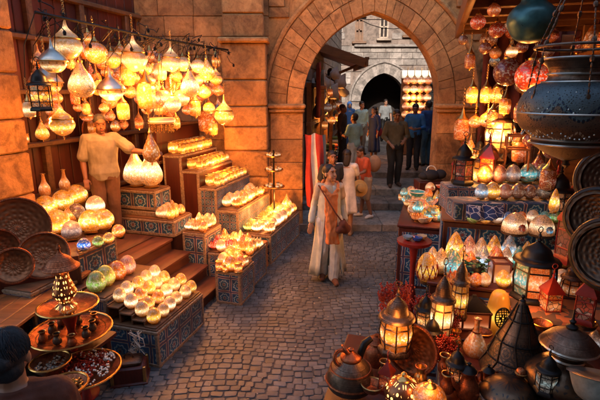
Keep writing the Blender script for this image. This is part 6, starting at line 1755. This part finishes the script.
def person(label, loc, yaw, h=1.7, cat='person', J=None, hy=0, hp=0, skin='skin', hair='hair', hairstyle='short', outfit=(), vox=.009, fem=False, group=None, slim=1, curlL=.6, curlR=.6, name='person'):
    e = empty(name, loc, yaw, label, cat, group, h/1.72)
    w = .9 if fem else 1.0; w *= slim
    D = dict(pel=(0, 0, .95), che=(0, .0, 1.28), nec=(0, 0, 1.475), hd=(0, -.02, 1.60), shL=(.175*w, 0, 1.405), shR=(-.175*w, 0, 1.405), elL=(.23*w, .03, 1.13), elR=(-.23*w, .03, 1.13),
             wrL=(.245*w, -.05, .90), wrR=(-.245*w, -.05, .90), hipL=(.088, 0, .93), hipR=(-.088, 0, .93), knL=(.095, -.02, .50), knR=(-.095, -.02, .50), anL=(.10, .03, .085), anR=(-.10, .03, .085), ftL=(.03, -.14), ftR=(-.03, -.14))
    if J: D.update(J)
    D = {k: Vector(v) if len(v) == 3 else v for k, v in D.items()}
    Mh = Matrix.Rotation(hy, 3, 'Z') @ Matrix.Rotation(hp, 3, 'X')
    up_ = (D['nec']-D['pel'])
    def spine(t):
        if t < .63: return D['pel'].lerp(D['che'], t/.63)
        return D['che'].lerp(D['nec'], (t-.63)/.37)
    def torso(mb, ex=0, t0=-.15, t1=1.0, flare=0):
        prof = [(-.17, .135, .10), (0, .165*(1.05 if fem else 1), .118), (.25, .135*w+.01, .10), (.45, .15*w, .112), (.68, .172*w, .12 if fem else .115), (.84, .165*w, .105), (.95, .10*w, .078), (1.0, .06, .062)]
        rg = []
        for t, rx, ry in prof:
            if t < t0-.001 or t > t1+.001: continue
            c = spine(max(t, 0)) if t >= 0 else D['pel']+Vector((0, 0, t*.52))
            rg.append((c, rx+ex, ry+ex))
        mb.loft(rg, 22)
        return rg
    body = MB(); torso(body); limb(body, [D['nec']-Vector((0, 0, .05)), D['nec']+(D['hd']-D['nec'])*.5], [.06, .052])
    for sd in 'LR':
        a, b, c = D['sh'+sd], D['el'+sd], D['wr'+sd]
        limb(body, [a, a.lerp(b, .4), b, b.lerp(c, .3), c], [.054*w, .046*w, .038*w, .037*w, .025*w])
        limb(body, [spine(.86), a], [.07*w, .054*w])
        hand(body, c, (c-b), 1 if sd == 'L' else -1, up=(0, -1, .2), curl=curlL if sd == 'L' else curlR)
        p, k, q = D['hip'+sd], D['kn'+sd], D['an'+sd]
        limb(body, [p, p.lerp(k, .4), k, k.lerp(q, .3)+Vector((0, .012, 0)), q], [.088, .076, .053, .055, .036])
        f = D['ft'+sd]; toe = Vector((q.x+f[0], q.y+f[1], q.z-.055)); limb(body, [q+Vector((0, .02, -.045)), q.lerp(toe, .6)+Vector((0, 0, -.008)), toe], [.035, .036, .026])
    head(body, D['hd'], Mh)
    bo = remesh(body, 'body', vox, 1, e, M[skin])
    HB = lambda p: D['hd']+Mh @ Vector(p)
    # face
    q = MB()
    for sx in (-1, 1): q.ell(HB((sx*.028, -.083, .012)), (.012, .006, .006), 10, 6, Mh)
    q.build('eyes', M['eye'], e)
    q = MB()
    for sx in (-1, 1): q.tube([HB((sx*.012, -.094, .03)), HB((sx*.03, -.092, .036)), HB((sx*.047, -.08, .03))], .0042, 5)
    if hairstyle != 'grey': q.build('eyebrows', M[hair], e)
    q = MB(); q.ell(HB((0, -.101, -.059)), (.019, .006, .0045), 8, 5, Mh); q.ell(HB((0, -.1, -.067)), (.016, .006, .005), 8, 5, Mh); q.build('lips', M['lip'], e)
    # hair: cap leaving the face free
    hm = MB(); Rr = (.085, .104, .1)
    if hairstyle == 'short': hm.ell(HB((0, .022, .05)), (.084, .096, .088), 20, 14, Mh); hm.ell(HB((0, .04, .0)), (.081, .06, .06), 16, 10, Mh)
    elif hairstyle == 'grey': hm.ell(HB((0, .024, .052)), (.081, .095, .085), 20, 14, Mh); hm.ell(HB((0, .05, .0)), (.076, .05, .06), 16, 10, Mh)
    elif hairstyle == 'long':
        hm.ell(HB((0, .022, .045)), (.088, .098, .092), 20, 14, Mh); hm.ell(HB((0, .06, -.04)), (.082, .06, .11), 16, 10, Mh); hm.loft([(HB((0, .07, -.02)), .07, .05), (HB((0, .08, -.1)), .075, .04), (HB((0, .085, -.17)), .06, .03), (HB((0, .085, -.2)), .03, .015)], 14)
    elif hairstyle == 'bun':
        hm.ell(HB((0, .024, .045)), (.084, .096, .09), 20, 14, Mh); hm.ell(HB((0, .1, .03)), (.045, .045, .045), 14, 10, Mh); hm.ell(HB((0, .055, -.03)), (.07, .05, .06), 14, 10, Mh)
    elif hairstyle == 'scarf':
        hm.ell(HB((0, .018, .035)), (.094, .106, .104), 20, 14, Mh); hm.loft([(HB((0, .03, -.02)), .085, .08), (D['nec']+Vector((0, .01, .03)), .09, .085), (D['nec']+Vector((0, 0, -.07)), .14, .11)], 18)
    remesh(hm, 'headscarf' if hairstyle == 'scarf' else 'hair', max(vox*.9, .008), 1, e, M[hair], wr=.004, ws=30)
    # clothes
    for it in outfit:
        kind, m_ = it[0], it[1]; opt = it[2] if len(it) > 2 else {}
        g = MB()
        if kind == 'shirt':
            ex = opt.get('ex', .02); torso(g, ex, opt.get('t0', -.17), .96); ex = opt.get('sx', .014)
            ln = opt.get('sleeve', .55)
            for sd in 'LR':
                a, b, c = D['sh'+sd], D['el'+sd], D['wr'+sd]
                limb(g, [spine(.84), a], [.076*w+ex*.7, .064*w+ex*.5])
                if ln <= 1: limb(g, [a, a.lerp(b, ln)], [.062*w+ex*.6, .055*w+ex])
                else: limb(g, [a, b, b.lerp(c, ln-1)], [.062*w+ex*.6, .05*w+ex*.5, .036*w+ex*.5])
            if opt.get('collar', True):
                g.loft([(D['nec']+Vector((0, .005, -.045)), .078, .075), (D['nec']+Vector((0, .008, .0)), .068, .066)], 18)
            remesh(g, opt.get('name', 'shirt'), vox, 1, e, m_, wr=opt.get('wr', .014), ws=9, seed=len(label))
        elif kind == 'trousers':
            ex = .014; g.loft([(spine(.12), .155+ex, .112+ex), (D['pel'], .168+ex, .12+ex), (D['pel']+Vector((0, 0, -.09)), .165+ex, .115+ex)], 22)
            ln = opt.get('len', 1)
            for sd in 'LR':
                p, k, q = D['hip'+sd], D['kn'+sd], D['an'+sd]
                if ln >= 1: limb(g, [p, p.lerp(k, .4), k, q+Vector((0, 0, .0))], [.098+ex, .088+ex, .066+ex, .052+ex*opt.get('cuff', 1)])
                else: limb(g, [p, p.lerp(k, .4), p.lerp(k, ln*1.9 if ln < .5 else .97)], [.098+ex, .092+ex, .075+ex])
            remesh(g, opt.get('name', 'trousers'), vox, 1, e, m_, wr=.014, ws=9, seed=len(label)+2)
        elif kind == 'dress':   # hem height z, flare
            hz = opt.get('hem', .5); fl_ = opt.get('flare', .25)
            n = 44; rg = []; vs = []; fs = []
            stops = [(spine(.9), .13*w+.02, .09), (spine(.72), .178*w+.02, .13), (spine(.45), .155*w+.02, .125), (spine(.2), .15*w+.03, .12), (D['pel'], .185, .145)]
            pc = (D['anL']+D['anR'])/2; kc = (D['knL']+D['knR'])/2
            for t in (.25, .5, .75, 1):
                z = D['pel'].z+(hz-D['pel'].z)*t; c_ = Vector((D['pel'].x*(1-t)+pc.x*t, D['pel'].y*(1-t)+pc.y*t, z)); stops.append((c_, .185+(fl_-.185)*t, .145+(fl_*.82-.145)*t))
            for i, (c_, rx, ry) in enumerate(stops):
                amp = .0 if i < 4 else .035*(i-3)*opt.get('fold', 1)
                for k in range(n):
                    a = 2*math.pi*k/n; f = 1+amp*math.sin(a*7+1+i*.1)+amp*.5*math.sin(a*11+2)
                    vs.append(Vector((c_.x+rx*f*math.cos(a), c_.y+ry*f*math.sin(a), c_.z)))
            for i in range(len(stops)-1):
                for k in range(n): k2 = (k+1) % n; fs.append((i*n+k, i*n+k2, (i+1)*n+k2, (i+1)*n+k))
            g.add(vs, fs)
            o = g.build(opt.get('name', 'dress'), m_, e)
            ss = o.modifiers.new('s', 'SUBSURF'); ss.levels = ss.render_levels = 1
            sd_ = o.modifiers.new('t', 'SOLIDIFY'); sd_.thickness = .008
            g2 = MB()
            ln = opt.get('sleeve', .5); ex = opt.get('ex', .012)
            for sd in 'LR':
                a, b, c = D['sh'+sd], D['el'+sd], D['wr'+sd]; limb(g2, [spine(.86), a], [.08*w+ex*.6, .064*w+ex*.6])
                if ln <= 1: limb(g2, [a, a.lerp(b, ln)], [.064*w+ex, .056*w+ex])
                else: limb(g2, [a, b, b.lerp(c, ln-1)], [.064*w+ex, .052*w+ex, .046*w+ex*opt.get('wide', 1)])
            remesh(g2, 'sleeves', vox, 1, e, m_, wr=.01, ws=9)
        elif kind == 'robe':    # long coat open at the front
            hz = opt.get('hem', .12); n = 40; vs = []; fs = []; gapa = [.25, .3, .42, .5, .6, .7, .8, .85]
            pc = (D['anL']+D['anR'])/2
            stops = [(spine(.93), .11, .085), (spine(.84), .158*w+.02, .12), (spine(.6), .165*w+.022, .14), (spine(.25), .15*w+.03, .13), (D['pel'], .18, .155), (Vector((pc.x*.35, pc.y*.35+.01, .7)), .19, .17), (Vector((pc.x*.7, pc.y*.7+.02, .42)), .215, .19), (Vector((pc.x, pc.y+.03, hz)), .25, .23)]
            for i, (c_, rx, ry) in enumerate(stops):
                ga = gapa[i]*opt.get('gap', 1)
                for k in range(n+1):
                    a = -math.pi/2+ga+(2*math.pi-2*ga)*k/n; amp = 0 if i < 3 else .03*(i-2); f = 1+amp*math.sin(a*6+.5)+amp*.6*math.sin(a*10+1)
                    vs.append(Vector((c_.x+rx*f*math.cos(a), c_.y+ry*f*math.sin(a), c_.z)))
            for i in range(len(stops)-1):
                for k in range(n): fs.append((i*(n+1)+k, i*(n+1)+k+1, (i+1)*(n+1)+k+1, (i+1)*(n+1)+k))
            g.add(vs, fs); o = g.build('robe', m_, e); ss = o.modifiers.new('s', 'SUBSURF'); ss.levels = ss.render_levels = 1
            o.modifiers.new('t', 'SOLIDIFY').thickness = .008
            g2 = MB()
            for sd in 'LR':
                a, b, c = D['sh'+sd], D['el'+sd], D['wr'+sd]; limb(g2, [spine(.86), a], [.076*w, .062*w]); limb(g2, [a, b, b.lerp(c, .85)], [.060*w, .052*w, .056*w])
            remesh(g2, 'sleeves', vox, 1, e, m_, wr=.012, ws=9)
        elif kind == 'shoes':
            for sd in 'LR':
                g = MB(); q = D['an'+sd]; f = D['ft'+sd]; toe = Vector((q.x+f[0], q.y+f[1], q.z-.05))
                limb(g, [q+Vector((0, .025, -.035)), q.lerp(toe, .6)+Vector((0, 0, -.004)), toe], [.044, .045, .036]); 
                remesh(g, 'shoe', vox, 1, e, m_)
        elif kind == 'belt':
            g.loft([(spine(.13), .178, .135), (spine(.18), .177, .134)], 22); g.build('belt', m_, e)
    return e, D, Mh
mt = lambda n, c, **k: cloth_c(n, c, **k)
M['navyhair'] = plain('blue_black_hair', (.006, .009, .016), .6, bump=.7, bscale=70)
M['bluescarf'] = mt('blue_scarf', (.03, .1, .3))
# the woman walking towards us
wl = P(328, 281, z=.02); wl.z = .015
wo, D, Mh = person('woman in long pale grey green robe and orange shawl walking towards the viewer', wl, .12, 1.72, fem=True, slim=.93, hairstyle='bun', hy=.6, hp=-.15, curlL=.35, curlR=.35, vox=.0055,
    J=dict(elL=(.20, .05, 1.14), wrL=(.235, .0, .90), elR=(-.21, .04, 1.14), wrR=(-.26, -.04, .91), knL=(.085, -.07, .50), anL=(.07, -.05, .085), knR=(-.08, -.02, .50), anR=(-.06, .12, .10), ftL=(.02, -.14)),
    outfit=[('trousers', mt('white_linen_trousers', (.62, .62, .58)), dict(cuff=1.6)), ('shirt', mt('cream_tunic', (.5, .42, .32)), dict(t0=-.17, sleeve=.5, ex=.012, name='tunic')), ('robe', mt('pale_robe', (.5, .54, .5)), dict(gap=.85)), ('shoes', mt('brown_sandals', (.16, .06, .03)))])
# shawl: around shoulders, both ends down the front
sm_ = mt('orange_shawl', (.62, .2, .06))
g = MB()
limb(g, [(-.03, -.135, 1.33), (-.09, -.115, 1.39), (-.115, -.02, 1.445), (-.08, .07, 1.475), (0, .095, 1.485), (.08, .07, 1.475), (.115, -.02, 1.445), (.09, -.115, 1.39), (.03, -.135, 1.33)], [.026]*9)
g.loft([((.0, -.14, 1.34), .09, .035), ((.0, -.155, 1.15), .082, .035), ((.0, -.17, .95), .085, .04), ((.01, -.19, .78), .09, .045), ((.015, -.2, .64), .095, .045)], 24)
remesh(g, 'shawl', .009, 2, wo, sm_, wr=.022, ws=14)
g = MB(); g.tube([(-.16, -.06, 1.44), (-.08, -.19, 1.3), (.04, -.235, 1.1), (.15, -.2, .95), (.22, -.06, .93), (.16, .14, 1.0), (0, .17, 1.25), (-.13, .08, 1.43)], .011, 6, True); st2 = g.build('bag_strap', mt('bag_leather', (.13, .035, .02)), wo)
g = MB(); limb(g, [(.16, -.2, .92), (.2, -.16, .84)], [.06, .075]); limb(g, [(.1, -.235, .85), (.23, -.13, .84)], [.055, .06]); bg_ = remesh(g, 'shoulder_bag', .009, 2, None, st2.data.materials[0], wr=.006); bg_.location = wl; bg_.rotation_euler.z = .12; bg_.name = 'shoulder_bag'
tag(bg_, 'brown leather shoulder bag at the hip of the woman in the orange shawl', 'bag')

# shopkeeper
sk_ = P(103, 236, Y=6.05); skl = Vector((P(104, 170, Y=6.1).x, 6.1, .68))
person('older grey haired man in loose cream shirt, one arm stretched towards the lamps', skl, .55, 1.72, hairstyle='grey', hair='hairgrey', skin='skinorange', hy=.1, hp=.12, vox=.0065, slim=1.06, curlL=.4,
    J=dict(elL=(.36, -.2, 1.24), wrL=(.56, -.38, 1.22), elR=(-.25, .02, 1.13), wrR=(-.25, -.1, .9)),
    outfit=[('trousers', mt('brown_trousers', (.16, .07, .035))), ('shirt', mt('cream_polo', (.3, .25, .18)), dict(sleeve=.8, ex=.036, sx=.022)), ('shoes', mt('dark_shoes', (.03, .02, .015)))])
# people by the steps
def stand_at(px, z, Y): return Vector((((px-300)/F)*depth((0, Y, z+.9)), Y, z))
person('woman in knee length white dress seen from behind beside the boy in orange', stand_at(346, .0, 8.3), math.pi-.15, 1.66, fem=True, hairstyle='long', vox=.01, hp=.15,
    J=dict(elR=(-.22, -.08, 1.16), wrR=(-.16, -.26, 1.12), elL=(.22, -.06, 1.16), wrL=(.16, -.25, 1.1)), outfit=[('dress', mt('white_dress', (.68, .62, .56)), dict(hem=.5, flare=.22, sleeve=.6)), ('shoes', mt('tan_sandals', (.3, .16, .08)))])
pb, Db, _ = person('boy in orange t-shirt and light shorts standing sideways on the first step', stand_at(366, .17, 9.0), -1.2, 1.5, hairstyle='short', vox=.01, hp=.35, skin='skindark',
    J=dict(che=(0, -.05, 1.27), nec=(0, -.10, 1.45), hd=(0, -.16, 1.57), shL=(.17, -.09, 1.39), shR=(-.17, -.09, 1.39), elL=(.21, -.16, 1.14), wrL=(.16, -.34, 1.08), elR=(-.2, -.18, 1.13), wrR=(-.12, -.34, 1.06), anL=(.12, .1, .085), anR=(-.12, -.04, .085)),
    outfit=[('trousers', mt('light_shorts', (.42, .3, .2)), dict(len=.9, name='shorts')), ('shirt', mt('orange_tee', (.65, .1, .03)), dict(sleeve=.6, collar=False)), ('shoes', mt('white_shoes', (.7, .68, .65)))])
g = MB(); g.ell((0, 0, 0), (.14, .09, .18), 16, 12); g.ell((0, .06, -.04), (.1, .06, .1), 12, 8)
bk_ = g.build('backpack', mt('tan_backpack', (.36, .2, .11)), loc=stand_at(376, 1.28, 9.1)); tag(bk_, 'tan round backpack on the back of the boy in orange', 'backpack')
g = MB(); g.lathe(sprof([(.17, 0), (.165, .015), (.09, .03), (.085, .1), (0, .13)]), 24)
yb = g.build('sun_hat', mt('yellow_straw', (.65, .38, .12)), loc=stand_at(361, .84, 8.75)); yb.rotation_euler = (R(75), 0, .3); tag(yb, 'yellow straw sun hat held low in front of the boy in orange', 'hat')
person('dark haired man in black shirt standing behind the woman with the orange shawl', stand_at(331, 0, 8.15), .3, 1.66, hairstyle='short', vox=.011, skin='skindark', outfit=[('trousers', mt('black_trousers', (.02, .02, .025))), ('shirt', mt('black_shirt', (.025, .025, .03)), dict(sleeve=.7)), ('shoes', M['iron'])])
person('man in olive shirt and dark trousers walking down the stone steps', stand_at(395, .5, 10.55), .05, 1.8, hairstyle='short', vox=.0095, skin='skindark', hp=.2, slim=1.05, curlL=.9, curlR=.9,
    J=dict(elL=(.27, .02, 1.14), wrL=(.14, -.2, 1.06), elR=(-.26, .02, 1.13), wrR=(-.16, -.22, .99), knR=(-.1, -.12, .50), anR=(-.09, -.06, .085), anL=(.1, .05, .1)),
    outfit=[('trousers', mt('charcoal_trousers', (.02, .018, .018))), ('shirt', mt('olive_shirt', (.1, .085, .055)), dict(sleeve=1.5)), ('shoes', mt('brown_shoes', (.06, .03, .02)))])
person('man in bright blue shirt and dark jeans standing beside the man in olive', stand_at(414, .66, 12.0), -.35, 1.74, hairstyle='short', vox=.011, skin='skindark', hp=.25,
    J=dict(wrL=(.1, -.26, 1.1), elL=(.25, -.04, 1.12), wrR=(-.1, -.26, 1.12), elR=(-.25, -.04, 1.12)), outfit=[('trousers', mt('dark_jeans', (.02, .03, .05))), ('shirt', mt('blue_shirt', (.03, .16, .42)), dict(sleeve=1.5)), ('shoes', M['iron'])])
person('man in navy shirt and blue jeans standing behind the man in bright blue', stand_at(427, .66, 12.7), math.pi+.5, 1.8, hairstyle='short', vox=.012, skin='skindark', outfit=[('trousers', mt('blue_jeans', (.05, .13, .2))), ('shirt', mt('navy_shirt', (.02, .06, .2)), dict(sleeve=1.6)), ('shoes', M['iron'])])
person('man in pale turquoise shirt and white trousers on the plaza left of centre', stand_at(354, .5, 11.3), math.pi+.7, 1.68, hairstyle='short', vox=.012, skin='skindark', J=dict(wrL=(.12, -.28, 1.15), elL=(.25, -.06, 1.14)), outfit=[('trousers', mt('white_trousers', (.6, .62, .62))), ('shirt', mt('turquoise_shirt', (.3, .52, .52)), dict(sleeve=.7)), ('shoes', M['iron'])])
person('woman in navy dress with red bag walking on the plaza', stand_at(374, .66, 13.6), -1.0, 1.62, fem=True, hairstyle='long', vox=.012, outfit=[('dress', mt('navy_dress', (.03, .05, .14)), dict(hem=.3, flare=.2, sleeve=1.5)), ('shoes', M['iron'])])
person('man in light blue shirt farther back on the plaza before the dark passage', stand_at(361, .66, 15.0), .4, 1.74, hairstyle='short', vox=.014, skin='skindark', outfit=[('trousers', mt('grey_trousers', (.1, .12, .14))), ('shirt', mt('light_blue_shirt', (.2, .4, .5)), dict(sleeve=1.5)), ('shoes', M['iron'])])
person('person in dark clothes standing by the left shops beyond the arch', stand_at(342, .66, 12.9), 1.2, 1.7, hairstyle='short', vox=.013, skin='skindark', outfit=[('trousers', mt('dark_cloth', (.03, .025, .02))), ('shirt', mt('dark_brown_shirt', (.06, .035, .025)), dict(sleeve=1.6)), ('shoes', M['iron'])])
person('person in deep blue robe and headscarf near the dark passage', stand_at(349, .66, 16.5), .1, 1.7, fem=True, hairstyle='scarf', hair='bluescarf' if 'bluescarf' in M else 'bluescarf', vox=.014, outfit=[('dress', M['bluescarf'], dict(hem=.12, flare=.26, sleeve=1.6)), ('shoes', M['iron'])])
person('man in grey shirt in the shade of the dark passage', stand_at(385, .66, 19.2), 0, 1.74, hairstyle='short', vox=.015, skin='skindark', outfit=[('trousers', M['iron']), ('shirt', mt('grey_shirt', (.15, .15, .15)), dict(sleeve=.7)), ('shoes', M['iron'])])
rb = MB(); rb.ell((0, 0, 0), (.14, .06, .16), 14, 10); o = rb.build('red_bag', mt('red_bag', (.35, .03, .03)), loc=stand_at(379, 1.55, 13.5)); tag(o, 'red bag at the side of the woman in the navy dress', 'bag')

# close foreground figure seen from behind at the lower left corner
nf, Dn, Mn = person('person seen from behind in rust brown shirt, close at the lower left corner', Vector((-1.24, 1.70, 0)), math.pi+.25, 1.72, hairstyle='bun', fem=False, hair='navyhair', skin='skindark', vox=.0075, outfit=[('trousers', mt('black_jeans', (.02, .02, .025))), ('shirt', mt('rust_shirt', (.09, .02, .008)), dict(sleeve=1.6, ex=.026, sx=.02)), ('shoes', M['iron'])])

q = MB(); rng = random.Random(9)
for k in range(420):
    a = rng.uniform(0, 6.283); el0 = rng.uniform(.0, .5); pts = []
    for j in range(7):
        t = el0+(1.75-el0)*j/6; r_ = 1.035+.02*math.sin(k+j)
        ax = Vector((.084*math.sin(t)*math.cos(a+.12*math.sin(k+j*.8)), .098*math.sin(t)*math.sin(a+.12*math.sin(k+j*.8)), .09*math.cos(t)))*r_
        if a > 3.6 and a < 5.8 and t > 1.0: break
        pts.append(Dn['hd']+Mn @ (Vector((0, .024, .045))+ax))
    if len(pts) > 2: q.tube(pts, .0016, 4)
q.build('hair_strands', M['navyhair'], nf)
# real light from the lamp clusters
for (px, py, Y, e) in ((60, 70, 4.9, 15), (95, 75, 5.4, 26), (112, 105, 5.7, 18), (140, 85, 6.1, 24), (172, 82, 6.6, 30), (200, 90, 7.0, 30), (218, 100, 6.9, 14), (48, 120, 5.0, 8)):
    point(P(px, py, Y=Y), e*.62)
for (a, b, z, e) in ((.6, .28, .8, 7), (1.2, 0, .85, 9), (1.1, -.5, 1.15, 7), (2.2, 0, .85, 12), (2.9, .05, .85, 14), (2.4, -.7, 1.5, 10), (2.6, -.85, 2.0, 9), (1.15, -1.45, 1.8, 8), (-.6, 0, .85, 7), (-.5, -1.3, 1.5, 10)):
    point(SL(a, b, z), e*.62)
for (px, py, Y, e) in ((495, 128, 5.9, 16), (482, 105, 6.6, 10), (484, 172, 5.4, 6), (452, 205, 5.9, 4), (470, 232, 3.8, 3), (397, 325, 2.75, 1.6), (440, 318, 3.0, 1), (430, 385, 2.3, .7), (500, 265, 3.5, 1.2), (530, 300, 3.2, 1.2), (533, 92, 4.2, 3), (414, 98, 14.6, 14), (66, 290, 3.4, .7), (325, 110, 11.5, 30), (338, 128, 13.2, 14)):
    point(P(px, py, Y=Y), e)
# ---------------------------------------------------------------- camera, light
cam = bpy.data.cameras.new('camera'); cam.lens = 27; cam.sensor_width = 36; cam.clip_end = 2000; cam.clip_start = .05
co = bpy.data.objects.new('camera', cam); COL.objects.link(co); co.location = (0, 0, H); co.rotation_euler = (math.pi/2-PITCH, 0, 0)
sc.camera = co
wd = bpy.data.worlds.new('World'); sc.world = wd; wd.use_nodes = True
sk = wd.node_tree.nodes.new('ShaderNodeTexSky'); sk.sky_type = 'NISHITA'; sk.sun_disc = False
SE, SAZ = 28, 189       # low sun behind the viewer: only the far side of the plaza is lit
sk.sun_elevation = R(SE); sk.sun_rotation = R(SAZ); sk.air_density = 1.2; sk.dust_density = 2.5
bg = wd.node_tree.nodes['Background']; bg.inputs[1].default_value = .13
wd.node_tree.links.new(sk.outputs[0], bg.inputs[0])
sl = bpy.data.lights.new('sun', 'SUN'); sl.energy = 2; sl.angle = R(.5); sl.color = (1, .93, .82)
so_ = bpy.data.objects.new('sun', sl); COL.objects.link(so_)
dv = Vector((math.sin(R(SAZ))*math.cos(R(SE)), math.cos(R(SAZ))*math.cos(R(SE)), math.sin(R(SE))))
so_.rotation_euler = dv.to_track_quat('Z', 'Y').to_euler()
sc.view_settings.view_transform = 'Standard'; sc.view_settings.look = 'None'
sc.view_settings.exposure = 1.8; sc.view_settings.gamma = 1; sc.view_settings.use_curve_mapping = False
sc.cycles.use_denoising = True
sc.cycles.max_bounces = 6; sc.cycles.diffuse_bounces = 3; sc.cycles.glossy_bounces = 3; sc.cycles.transmission_bounces = 2
sc.cycles.sample_clamp_indirect = 4; sc.cycles.sample_clamp_direct = 0
sc.cycles.caustics_reflective = False; sc.cycles.caustics_refractive = False
